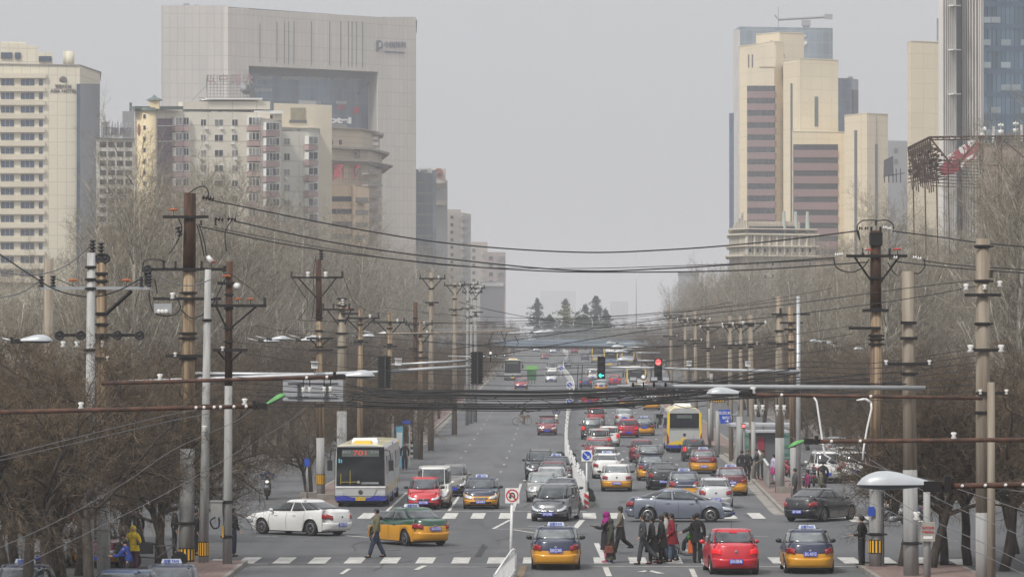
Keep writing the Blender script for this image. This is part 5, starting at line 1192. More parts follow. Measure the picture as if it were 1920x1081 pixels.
camera(907,667,205,'leftmost of three tiny black cameras on the thin far bracket','small'); camera(929,666.5,205,'middle of three tiny black cameras on the thin far bracket','small'); camera(946,666,205,'rightmost of three tiny black cameras on the thin far bracket','small')
camera(920,662,205,'tiny white dome camera between the black ones','spot',.5)
T = thing('camera_bracket','thin pale far bracket holding three tiny black cameras','bracket',P(985,671,205.3)); b = MB(); b.tube([(X(980,205.3)-X(985,205.3),0,0),(X(840,205.3)-X(985,205.3),0,.1)], .03, 6); b.build('rail','pale_metal',T,True)
b = MB(); b.tube([(X(955,205.3)-X(985,205.3),0,.12),(X(898,205.3)-X(985,205.3),0,.12)], .03, 6); b.build('rail','pale_metal',T,True)
T = thing('signal_gantry', 'pale signal arm reaching over the lanes from the right, with a silver mast', 'signal arm', (X(1497,206.3), 206.3, 0)); x0 = X(1497,206.3); zz = lambda y: Z(y,206.3)
b = MB(); b.tube([(X(p,206.3)-x0, 0, zz(y)) for p, y in ((1125,688),(1200,689),(1300,692),(1400,694.5),(1497,697))], [.05,.06,.07,.09,.11], 10); b.build('arm','pale_metal',T,True)
b = MB(); b.tube([(0,.15,.1),(0,.15,zz(555))], [.13,.09], 12); b.build('mast','pale_metal',T,True)
T = thing('camera_gantry', 'heavy grey camera gantry arm reaching in from the thick pale pole on the right', 'camera arm', P(1702,727,140.5)); x0 = X(1702,140.5); z0 = Z(727,140.5)
b = MB(); b.tube([(X(p,140.5)-x0, 0, Z(y,140.5)-z0) for p, y in ((1157,723),(1250,723.5),(1400,724.5),(1735,727))], [.05,.07,.075,.08], 10); b.build('arm','grey_paint',T,True)
b = MB(); b.tube([(X(p,140.5)-x0, 0.05, Z(y,140.5)-z0) for p, y in ((1250,715),(1300,717),(1400,717.5),(1700,719.5))], [.02,.02,.02,.02], 5); b.build('cable','wire',T,True)
for px, lb in ((1187,'left square flash camera on the heavy grey gantry'),(1226,'middle square flash camera on the heavy grey gantry'),(1248,'right dark square flash camera on the heavy grey gantry')): camera(px, 711, 140.3, lb, 'flash', .75)
camera(1206.5,707,140.3,'round white spotlight between the square flash cameras','spot')

# ------------------------------------------------------------------ signs
T = thing('road_sign_board', 'blank grey back of a large direction sign hanging behind wires at left', 'sign board', P(587,752,163)); s = 163/F
b = MB(); b.box((0,0,20*s), (113*s,.05,40*s)); b.build('panel', mat('board_grey', (.36,.37,.385), .5, .1, .1, 2), T)
b = MB()
for dx in (-26, 24):
    for e in (-2.2, 2.2): b.box(((dx+e)*s, -.07, 20*s), (.03,.08,26*s))
    for e in (6, 33): b.box((dx*s, -.09, e*s), (.2,.08,.06))
b.box((0,-.05,7*s),(94*s,.04,.03)); b.box((0,-.05,34*s),(94*s,.04,.03)); b.build('frame', 'dark_grey', T)
b = MB(); b.tube([(X(340,163)-X(587,163),.1,52*s),(56*s,.1,50*s)], .07, 8); b.build('support_arm','pale_metal',T,True)
def signpost(label, px, yc, d, base_y, size, kind, pw=.05, px_base=None):
    g0 = gz(d); T = thing('traffic_sign', label, 'traffic sign', (X(px_base or px, d), d, g0), 0); zc = Z(yc, d)-g0; dx = X(px, d)-X(px_base or px, d)
    b = MB(); b.tube([(0,.04,0),(dx,.04,zc+size*.4)], pw, 8); b.build('post', 'white_paint' if kind != 'bus' else 'grey_paint', T, True)
    s = size/2
    b = MB(); b.box((dx,-.03,zc), (size,.03,size*(1.5 if kind == 'bus' else 1.08))); b.build('plate', 'sign_white' if kind != 'bus' else 'sign_blue', T)
    if kind == 'arrow':
        b = MB(); b.lathe([(s*.86,0),(s*.86,.012)], (dx,-.046,zc), (0,-1,0), 28); b.build('disc', 'sign_blue', T)
        b = MB(); b.cyl((dx-s*.5,-.068,zc+s*.5),(dx+s*.35,-.068,zc-s*.35),s*.10,n=4)
        b.slab([(dx+s*.55,-.062,zc-s*.55),(dx+s*.5,-.062,zc+s*.1),(dx-s*.1,-.062,zc-s*.5)], (0,-.012,0)); b.build('arrow', 'sign_white', T)
    elif kind == 'uturn':
        b = MB(); n = 28
        b.grid([[(dx+r*cos(2*pi*k_/n),-.052,zc+r*sin(2*pi*k_/n)) for k_ in range(n)] for r in (s*.90, s*.72)], closed=True); b.build('ring', 'sign_red', T)
        b = MB(); b.tube([(dx+s*.3,-.056,zc-s*.45),(dx+s*.3,-.056,zc+s*.1),(dx+s*.18,-.056,zc+s*.32),(dx-s*.05,-.056,zc+s*.38),(dx-s*.25,-.056,zc+s*.28),(dx-s*.32,-.056,zc+s*.05),(dx-s*.32,-.056,zc-s*.15)], s*.09, 5)
        b.slab([(dx-s*.55,-.056,zc-s*.12),(dx-s*.08,-.056,zc-s*.12),(dx-s*.32,-.056,zc-s*.45)], (0,-.01,0)); b.build('turn_arrow', 'text_black', T)
        b = MB(); b.cyl((dx-s*.55,-.085,zc+s*.55),(dx+s*.55,-.085,zc-s*.55),s*.07,n=4); b.build('slash', 'sign_red', T)
    return T
signpost('round blue sign with a white arrow pointing down right beside the white railing', 1100, 853.5, 205, 945, .50, 'arrow', .04)
signpost('no u-turn sign on a white post in front of the grey people carrier', 960.5, 928, 146, 1070, .48, 'uturn', .05, 957)
signpost('second round blue arrow sign farther up the central reserve', 1068, 721, 440, 760, .6, 'arrow', .05)
signpost('third small blue arrow sign on the central reserve near the footbridge', 1052, 690, 620, 715, .7, 'arrow', .05)
signpost('blue sign on the central reserve behind the cable bundle', 1067, 752, 400, 790, .55, 'arrow', .04)
signpost('small blue bus lane sign on a post beside the island trees left of the bus', 576, 866, 214, 936, .26, 'bus', .035)
T = thing('direction_sign', 'tilted blue multi-panel direction sign with white marks beside the bus', 'direction sign', P(1360,795,262)); d = 262; s = d/F
b = MB(); b.slab([(-13*s,0,27*s),(-9*s,0,1*s),(10*s,0,3*s),(9*s,0,28*s)], (0,.05,0)); b.build('panel','sign_blue',T)
writing('东四', 7*s, 'text_white', T, (-6*s,-.03,21*s)); writing('朝阳门', 6*s, 'text_white', T, (3*s,-.03,12*s)); writing('→', 8*s, 'text_white', T, (3*s,-.03,6*s), bold=.01); writing('北新', 6*s, 'text_white', T, (4*s,-.03,21*s))
b = MB(); b.tube([(22*s,.2,-7*s-5),(22*s,.2,24*s)], .06, 6); b.tube([(22*s,.1,18*s),(9*s,.1,18*s)],.03,5); b.build('post','grey_paint',T)
T = thing('warning_sign','yellow and black hazard panel under the right centre lamp','sign',P(1345,750,262)); b = MB(); b.box((0,0,0),(.95,.04,.28)); b.build('panel','dark_grey',T)
b = MB(); 
for q in range(6): b.slab([(-.4+.14*q,-.03,-.1),(-.34+.14*q,-.03,-.1),(-.28+.14*q,-.03,.1),(-.34+.14*q,-.03,.1)],(0,-.01,0))
b.build('chevrons','yellow',T)
T = thing('pedestrian_signal','small red pedestrian light on a grey post by the right footway','pedestrian signal',(X(1394,255),255,gz(255))); zc = Z(798,255)-gz(255)
b = MB(); b.cyl((.03,.05,0),(.03,.05,zc+.1),.05,n=8); b.build('post','grey_paint',T); b = MB(); b.box((0,-.05,zc),(.2,.12,.3)); b.build('housing','dark_grey',T); b = MB(); b.ball((0,-.12,zc),(.09,.04,.09)); b.build('lens','red_lit',T,True)

# ------------------------------------------------------------------ central railing, planters
T = thing('median_railing', 'white central railing of close pales waving away up the street', 'railing', (X(1100,204), 204, 0))
x0 = X(1100,204); b = MB(); posts = []
d = 204; pals = MB(); rails = MB()
def fw(d):
    q = [(200,3.47),(240,3.46),(270,3.52),(296,3.75),(330,4.2),(391,5.1),(440,6.0),(470,6.5)]
    for u, v in zip(q, q[1:]):
        if d <= v[0]: return u[1]+(v[1]-u[1])*(d-u[0])/(v[0]-u[0])+.07*sin(d*.45)*(d > 212)
    return 6.5
def fx(d): return fw(d)-x0
step = .26
while d < 440:
    x = fx(d); z = gz(d); hh = 1.12+.05*cos(d*2*pi/3.1)
    pals.box((x, d-204, z+hh/2+.16), (.05,.05,hh-.05))
    d2 = d+step; rails.tube([(x, d-204, z+.2+hh), (fx(d2), d2-204, gz(d2)+.2+1.12+.05*cos(d2*2*pi/3.1))], .035, 4); rails.tube([(x, d-204, z+.30), (fx(d2), d2-204, gz(d2)+.30)], .03, 4)
    d = d2; step = .26 if d < 260 else .5
pals.build('pale', 'white_paint', T)['kind'] = 'stuff'; rails.build('rail', 'white_paint', T)
for i in range(40):
    d = 204+3.1*i+(i > 0)*0
    b = MB(); x = fx(d); b.box((x, d-204, gz(d)+.72), (.09,.09,1.40)); b.ball((x, d-204, gz(d)+1.46), .06, 6, 4); b.build('post', 'white_paint', T)
mat('leaf_dark', (.03,.045,.032), .9, 0, .6, 3); mat('planter', (.30,.32,.30), .8, 0, .4, 5)
gp = 'planters along the central railing'
plm = MB(); plm.box((0,0,.13),(.36,.66,.26),taper=1.15); planter_me = plm.mesh('planter_box','planter')
rr = random.Random(3); lf = MB()
for q in range(60):
    a_, h_ = rr.uniform(-.16,.16), rr.uniform(.25,.46); y_ = rr.uniform(-.3,.3); t = rr.uniform(0,pi); L_ = .07
    lf.quad((a_-L_*cos(t),y_-L_*sin(t),h_-.02),(a_+L_*cos(t),y_+L_*sin(t),h_+.02),(a_+L_*cos(t)*.6,y_+L_*sin(t)*.6,h_+.08),(a_-L_*cos(t)*.6,y_-L_*sin(t)*.6,h_+.05))
leaf_me = lf.mesh('foliage','leaf_dark')
for i in range(150):
    sde = -1 if i % 2 == 0 else 1; d = 205+1.15*(i//2)
    x = fw(d)+sde*.36
    t = thing('planter', 'small pale planter with dark leaves on the %s side of the white central railing' % ('left' if sde < 0 else 'right'), 'planter', (x, d, gz(d)+.0), rr.uniform(-.1,.1), gp+(', left side' if sde < 0 else ', right side'))
    link('box', planter_me, t); link('foliage', leaf_me, t)
T = thing('marker_bollard','red and white striped marker post at the near end of the railing','bollard',(X(1099.5,202.6),202.6,.0))
b = MB(); b.box((0,0,.42),(.20,.06,.8)); b.build('panel','sign_white',T); b = MB()
for q in range(3): b.slab([(-.10,-.035,.58-.30*q+.20),(-.10,-.035,.40-.30*q+.20),(.10,-.035,.25-.30*q+.20),(.10,-.035,.43-.30*q+.20)] if q < 2 else [(-.1,-.035,.18),(-.1,-.035,.03),(.1,-.035,.03),(.1,-.035,.05)],(0,-.01,0))
b.build('stripes','sign_red',T)
# far white central reserve
T = thing('median_wall','curving white panels of the central reserve far up the street','barrier',(0,0,0))
def reserve(d): return kerbx(1.1, d)+1.2*sin((d-440)/60)*(0.5 if d > 470 else .2)
b = MB(); ys = [440+10*i for i in range(62)]
for y0, y1 in zip(ys, ys[1:]):
    b.slab([(reserve(y0),y0,gz(y0)),(reserve(y1),y1,gz(y1)),(reserve(y1),y1,gz(y1)+1.2),(reserve(y0),y0,gz(y0)+1.2)],(.08,0,0))
b.build('panel','white_paint',T)
# near white railing end, bottom edge
T = thing('white_railing','rounded end of a white railing at the bottom edge beside the no u-turn sign','railing',(X(952,146),146,0)); b = MB()
pts = [(.28,-2.7,0),(.28,-2.7,.70),(.26,-2.8,.84),(.2,-3.1,.90),(.12,-4.5,.90),(-.1,-11,.90),(-.35,-19,.90)]
b.tube(pts,.035,6); b.tube([(.26,-3,.2),(-.35,-19,.2)],.025,5); b.build('rail','white_paint',T,True)
for i in range(18):
    b = MB(); b.box((.22-.036*i,-3.6-.9*i,.50),(.03,.03,.78)); b.build('pale','white_paint',T)
# steel railing of the right footway
T = thing('steel_railing','brushed steel railing panels along the right kerb beside the maroon taxi','railing',(0,0,0))
d = 229; i = 0
while d < 300:
    x = rx0(d)+.75
    b = MB(); b.box((x,d,gz(d)+.72),(.10,.10,1.18)); b.build('post', 'steel', T)
    b = MB(); b.lathe([(.10,0),(.12,.05),(.03,.12)],(x,d,gz(d)+1.30),(0,0,1),8); b.build('post_cap','pale_metal',T,True)
    if d+2.4 < 300:
        b = MB(); x2 = rx0(d+2.4)+.75
        for q in range(1, 12):
            t = q/12; b.box((x+(x2-x)*t, d+2.4*t, gz(d)+.72),(.035,.10,.95))
        b.tube([(x,d,gz(d)+1.22),(x2,d+2.4,gz(d+2.4)+1.22)],.035,5); b.tube([(x,d,gz(d)+.25),(x2,d+2.4,gz(d+2.4)+.25)],.03,5)
        b.build('rail_panel','steel',T)
    d += 2.4
# footbridge -------------------------------------------------------
T = thing('footbridge','long grey footbridge with a pale railing spanning the street in the distance','footbridge',(0,700,0)); zd = Z(648,700)
b = MB(); xl, xr = X(800,700), X(1290,700); z_t = Z(636,700)
b.grid([[(xl+(xr-xl)*i/20, -1.6, zd-.5*abs(i/10-1)**2*1.4) for i in range(21)], [(xl+(xr-xl)*i/20, -1.6, z_t-.3*abs(i/10-1)**2) for i in range(21)], [(xl+(xr-xl)*i/20, 1.6, z_t-.3*abs(i/10-1)**2) for i in range(21)], [(xl+(xr-xl)*i/20, 1.6, zd-.5*abs(i/10-1)**2*1.4) for i in range(21)]], closed=False)
b.build('deck', mat('bridge_grey', (.20,.25,.30), .6, 0, .15, .5), T)
b = MB(); b.box(((xl+xr)/2,0,zd-.15),(xr-xl,2.2,.45)); b.build('beam','dark_grey',T)
b = MB(); zr = Z(617,700)
for s in (-1.5,1.5): b.box(((xl+xr)/2,s,zr),(xr-xl,.12,.10))
b.build('handrail','grey_paint',T)
b = MB(); n_ = 230
for i in range(n_): b.box((xl+(xr-xl)*i/n_,-1.5,(zr+z_t)/2),(.05,.05,zr-z_t))
b.build('baluster','pale_metal',T)['kind'] = 'stuff'
for px in (830,1240):
    b = MB(); b.box((X(px,700),0,(zd+3)/2),(1.0,1.4,zd-3)); b.build('pier','grey_concrete',T)
# ------------------------------------------------------------------ overhead wires
def wire(label, a, b, sag, r=.018, m='wire', group=None, name='overhead_wire', n=22, cat='wire'):
    """a, b = (px, py, distance); sag in metres at mid-span"""
    p0, p1 = P(*a), P(*b); T = None; L = []
    for i in range(n+1):
        t = i/n; q = p0.lerp(p1, t)-p0; q.z -= 4*sag*t*(1-t); L.append(q)
    mb = MB(); mb.tube(L, r, 4); o = mb.build(name, m, None, True, loc=p0)
    return tag(o, label, cat, group)
def wire3(label, pts, r=.018, m='wire', group=None):
    """wire through photo points, each (px, py, d): a smooth curve"""
    q = [P(*p) for p in pts]; o = q[0].copy(); out = []
    for i in range(len(q)-1):
        p0, p1, p2, p3 = q[max(i-1,0)], q[i], q[i+1], q[min(i+2, len(q)-1)]
        for s in range(8):
            t = s/8; out.append(.5*((2*p1)+(p2-p0)*t+(2*p0-5*p1+4*p2-p3)*t*t+(3*p1-p0-3*p2+p3)*t**3)-o)
    out.append(q[-1]-o); mb = MB(); mb.tube(out, r, 4); ob = mb.build('overhead_wire', m, None, True, loc=o)
    return tag(ob, label, 'wire', group)
wire3('highest thick wire swagged across the sky between the two tall poles', [(390,374,150),(640,424,150),(850,457,150),(1080,472.5,149),(1250,468,148),(1420,455,147.5),(1607,433,147)], .024)
wire3('upper of two thick wires meeting low over the street centre', [(438,414,150),(640,457,150),(850,486,150),(1080,507,149),(1250,503,148),(1400,494,147.5),(1565,483,147)], .024)
wire3('lower of two thick wires meeting low over the street centre', [(372,424,150),(560,462,150),(800,492,150),(1000,507,149),(1180,510,148),(1400,506,147.5),(1628,491,147)], .022)
wire3('thin wire just under the thick pair from the left pole', [(400,426,152),(640,470,152),(850,498,151),(1080,503,150),(1300,497,149),(1565,487,148)], .012)
wire3('thick wire running off to the right edge from the top of the rusty pole', [(1674,433,147),(1760,444,145),(1840,455,143),(1930,463,141)], .022)
wire3('upper of two wires from the right cross arm to the edge', [(1730,488,147),(1800,497,145),(1930,506,141)], .02)
wire3('lower of two wires from the right cross arm to the edge', [(1680,490,147),(1800,503,145),(1930,512,141)], .02)
wire3('grey wire sagging from the left edge up to the slim pale pole', [(-10,508,139),(60,515,139),(120,500,139),(172,458,139)], .02, 'grey_wire')
wire3('grey wire rising from the left edge to the wide grey arm', [(-10,560,139),(40,548,139),(80,522,139)], .02, 'grey_wire')
wire3('dark wire slung under the wide grey arm from the left edge', [(-10,470,138),(60,517,138),(110,545,138),(170,556,138),(220,545,138),(268,520,138)], .022)
wire3('thin wire above the wide grey arm from edge to arm', [(101,520,139),(150,540,139),(200,546,139)], .012)
wire3('grey wire drooping between the two left arms', [(284,512,148),(330,532,148),(370,533,148),(425,510,148)], .018, 'grey_wire')
wire3('wire slanting off the second arm down to the right edge of the junction pole', [(430,512,148),(470,540,150),(500,560,160),(545,520,200)], .014)
wire3('loose grey wire hanging from the slender dark pole to the left trees', [(642,525,213),(700,600,213),(640,620,212),(560,618,210),(470,600,160)], .014, 'grey_wire') if 0 else None
wire3('grey wire looping from the slender pole arm down left', [(547,525,213),(520,560,200),(500,590,185),(470,612,170)], .016, 'grey_wire')
wire3('grey wire looping from the slender pole arm down right', [(600,560,213),(605,600,213),(575,617,212),(540,610,208)], .014, 'grey_wire')
wire3('thin wire from the slender pole tip down to the brown pole', [(598,488,213),(625,540,222),(641,570,228)], .014)
wire3('thin wire from the slender pole arm to the rusty pole', [(642,512,213),(660,560,226),(676,582,238)], .014)
for i, (y0, y1, d0_, d1_) in enumerate(((566,588,228,240),(588,604,228,262))): wire3('short dark wire between the nearest far poles on the left island, %s' % ('upper' if i == 0 else 'lower'), [(665,y0,d0_),(690,(y0+y1)/2+6,d0_),(731,y1,d1_)], .014)
# long thin lines crossing the street at middle height
rw = random.Random(8)
mids = [((560,600),(1500,560)),((520,618),(1480,590)),((690,600),(1560,540)),((430,640),(1510,660)),((640,625),(1460,640)),((860,566),(1330,600)),((790,640),(1600,610)),((450,660),(1480,652)),((660,690),(1600,625)),((500,690),(1500,690)),((480,610),(1330,640)),((930,705),(1640,640))]
wire3('long wire climbing from the cameras toward the far right pole, upper', [(845,655,150),(1050,625,147),(1250,597,144),(1480,570,141),(1700,540,138),(1836,524,135)], .013)
wire3('long wire climbing from the cameras toward the far right pole, lower', [(845,680,150),(1050,645,147),(1250,615,144),(1480,590,141),(1700,560,138),(1836,535,135)], .013)
for i, (a, b) in enumerate(mids):
    d = 150+rw.uniform(-4,40)
    wire('thin overhead wire crossing the street high above the cars', (*a, d), (*b, d-rw.uniform(0,6)), rw.uniform(.3,.9), .010, group='thin overhead wires')
# the black cable bundle low across the street
gb = 'black cables bundled low over the street'
for i in range(26):
    t = i/33; ya = 700+rw.uniform(0,75); ym = 738+rw.gauss(0,12); yb = 690+rw.uniform(0,75)
    if i < 12: ym = 741+rw.uniform(-9,8); ya = 722+rw.uniform(-8,30); yb = 705+rw.uniform(-10,20)
    elif i < 22: ym = 762+rw.uniform(-8,9); ya = 745+rw.uniform(-15,20); yb = 722+rw.uniform(-15,15)
    d = 150+rw.uniform(-3,6)
    xa = rw.choice((480,648,660,670,655)); ya = ya*.6+ym*.4; xb = rw.choice((1330,1480,1500,1640,1705))
    wire3('black cable in the sagging bundle strung low across the street', [(xa,ya,d),(700,(ya*.35+ym*.65),d),(850,ym+1,d),(1010,ym+2,d),(1180,(ym*.9+yb*.1)-2,d),((1180+xb)/2,(ym*.45+yb*.55),d),(xb,yb,d)], rw.choice((.011,.015,.02,.03)), group=gb)
for i in range(14):                               # loops lashed to the bundle
    xa = 620+i*50+rw.uniform(-15,15); ya = 730+rw.uniform(-5,30); d = 149
    wire3('short slack loop of cable tied to the low black bundle', [(xa,ya,d),(xa+30,ya+rw.uniform(6,14),d),(xa+70,ya+rw.uniform(-6,6),d)], .012, group='slack cable loops')
for i in range(14):                               # coiled spare cable, right of centre
    xa = 1185+i*7; d = 148.5
    wire3('small coil of spare cable hanging by the camera gantry', [(xa,735,d),(xa+9,727+rw.uniform(-3,3),d),(xa+17,738,d),(xa+7,745,d),(xa,736,d)], .012, group='cable coils')
for i in range(6):
    d = 150+rw.uniform(0,5); wire3('thin black cable fanning out from the bundle to the left poles', [(160+rw.uniform(0,230),700+20*i+rw.uniform(-10,10),d),(430,705+12*i,d),(620,722+8*i,d),(850,745+3*i,d)], .012, group='fanned cables left')
for i in range(8):
    d = 148+rw.uniform(0,3); wire3('thin black cable fanning out from the bundle to the right poles', [(1100,748+rw.uniform(-8,8),d),(1300,720+4*i,d),(1480,700+9*i-20,d-2),(1640,680+10*i,d-3),(1845,650+14*i,d-12)], .012, group='fanned cables right')
# grey service wires at lower left and right
for i, (pts, lb) in enumerate((([(-10,858,110),(150,818,112),(300,781,113),(385,765,114)],'upper of two grey wires climbing to the green lamp tube'), ([(-10,865,110),(150,828,112),(300,793,113),(390,775,114)],'lower of two grey wires climbing to the green lamp tube'),
      ([(-10,1030,100),(120,970,110),(240,900,120),(330,840,130),(440,790,145),(480,762,150)],'long grey wire slanting up through the left branches'), ([(20,1070,100),(160,1000,110),(300,930,120),(440,850,145),(540,790,190),(600,740,210)],'lowest long grey wire slanting up at the lower left'),
      ([(1520,824,120),(1620,868,118),(1760,905,114),(1930,960,110)],'upper grey wire slanting down from the right green lamp'), ([(1470,812,140),(1560,860,130),(1720,960,120),(1850,1020,112),(1930,1060,108)],'long grey wire slanting down across the right trunks'), ([(1540,905,140),(1650,950,130),(1790,1015,118),(1930,1080,108)],'lowest grey wire slanting down at the lower right'),
      ([(1860,913,52),(1930,923,52)],'short pale wire by the large grey lamp'), ([(1630,860,130),(1760,935,120),(1930,1010,112)],'middle grey wire slanting down at the lower right'))):
    wire3(lb, pts, .010, 'grey_wire')
# far overhead trolley-like frames
for i in range(10):
    y = 575+rw.uniform(0,60); d = 320+rw.uniform(0,160)
    wire('faint wire far up the street near the footbridge', (760+rw.uniform(-40,80), y, d), (1420+rw.uniform(-60,60), y+rw.uniform(-25,25), d), rw.uniform(.5,2), .014, group='faint far wires')
T = thing('wire_frame','zigzag suspension rods hanging below the far lamp arm','suspension rods',P(925,622,250)); d = 250; x0, z0 = X(925,d), Z(622,d)
b = MB()
for pts in ([(925,622),(916,643),(921,660)],[(940,622),(948,643),(942,660)],[(951,622),(945,640)],[(965,628),(972,643),(968,650)],[(916,643),(948,644)]):
    b.tube([(X(a,d)-x0,0,Z(c,d)-z0) for a, c in pts], .02, 4)
b.build('rod','wire',T)
b = MB(); b.tube([(X(700,d)-x0,0,Z(626,d)-z0),(X(968,d)-x0,0,Z(620,d)-z0)],.05,6); b.build('arm','tan_concrete',T)
T = thing('wire_frame','thin square wire frame hanging left of the green arrow light','suspension rods',P(1085,685,160)); d = 160; x0, z0 = X(1085,d), Z(685,d); b = MB()
for pts in ([(1084,683),(1082,731)],[(1092,683),(1090,731)],[(1070,683),(1124,684)]): b.tube([(X(a,d)-x0,0,Z(c,d)-z0) for a, c in pts], .012, 4)
b.build('rod','wire',T)
# ------------------------------------------------------------------ vehicles
def interp(pts, x):
    if x <= pts[0][0]: return pts[0][1]
    for (a, u), (b, v) in zip(pts, pts[1:]):
        if x <= b:
            t = (x-a)/(b-a); t = t*t*(3-2*t)*.35+t*.65; return u+(v-u)*t
    return pts[-1][1]
SED = dict(L=4.55, W=1.74, H=1.45, wb=2.62, wr=.31, prof=[(-1,.93),(-.93,1.0),(-.62,1.0),(-.2,.93),(.38,.93),(.45,.92),(.80,.83),(.93,.77),(1,.69)],
           cab=(-.72,-.40,.10,.50), wt=.72, n=4.6, sill=.20)
SLK = dict(SED, L=4.65, W=1.80, wb=2.72, wr=.325, n=5.0, prof=[(-1,.93),(-.93,1.02),(-.72,1.03),(-.2,.95),(.35,.93),(.5,.92),(.80,.84),(.93,.77),(1,.68)], cab=(-.80,-.36,.10,.60), wt=.70)
HAT = dict(SED, L=3.85, W=1.66, H=1.50, wb=2.42, prof=[(-1,.90),(-.9,.98),(-.2,.94),(.42,.93),(.52,.91),(.84,.76),(1,.62)], cab=(-.97,-.74,.14,.58), wt=.74)
SUV = dict(SED, L=4.5, W=1.82, H=1.70, wb=2.62, wr=.36, prof=[(-1,.98),(-.9,1.08),(-.2,1.05),(.40,1.05),(.5,1.03),(.88,.92),(1,.74)], cab=(-.98,-.84,.10,.48), wt=.76, sill=.28)
MPV = dict(SED, L=4.42, W=1.70, H=1.60, wb=2.6, wr=.31, prof=[(-1,.92),(-.9,1.0),(-.2,.97),(.45,.98),(.62,.95),(.88,.80),(1,.62)], cab=(-.98,-.84,.22,.66), wt=.76)
VAN = dict(SED, L=4.7, W=1.70, H=1.95, wb=2.6, wr=.32, prof=[(-1,1.08),(-.9,1.12),(.5,1.12),(.70,1.10),(.86,1.0),(1,.72)], cab=(-.99,-.95,.52,.78), wt=.84, sill=.26)
WAG = dict(SED, L=4.3, W=1.66, H=1.42, prof=[(-1,.90),(-.9,.95),(-.2,.91),(.42,.92),(.47,.91),(.85,.80),(1,.72)], wt=.76)

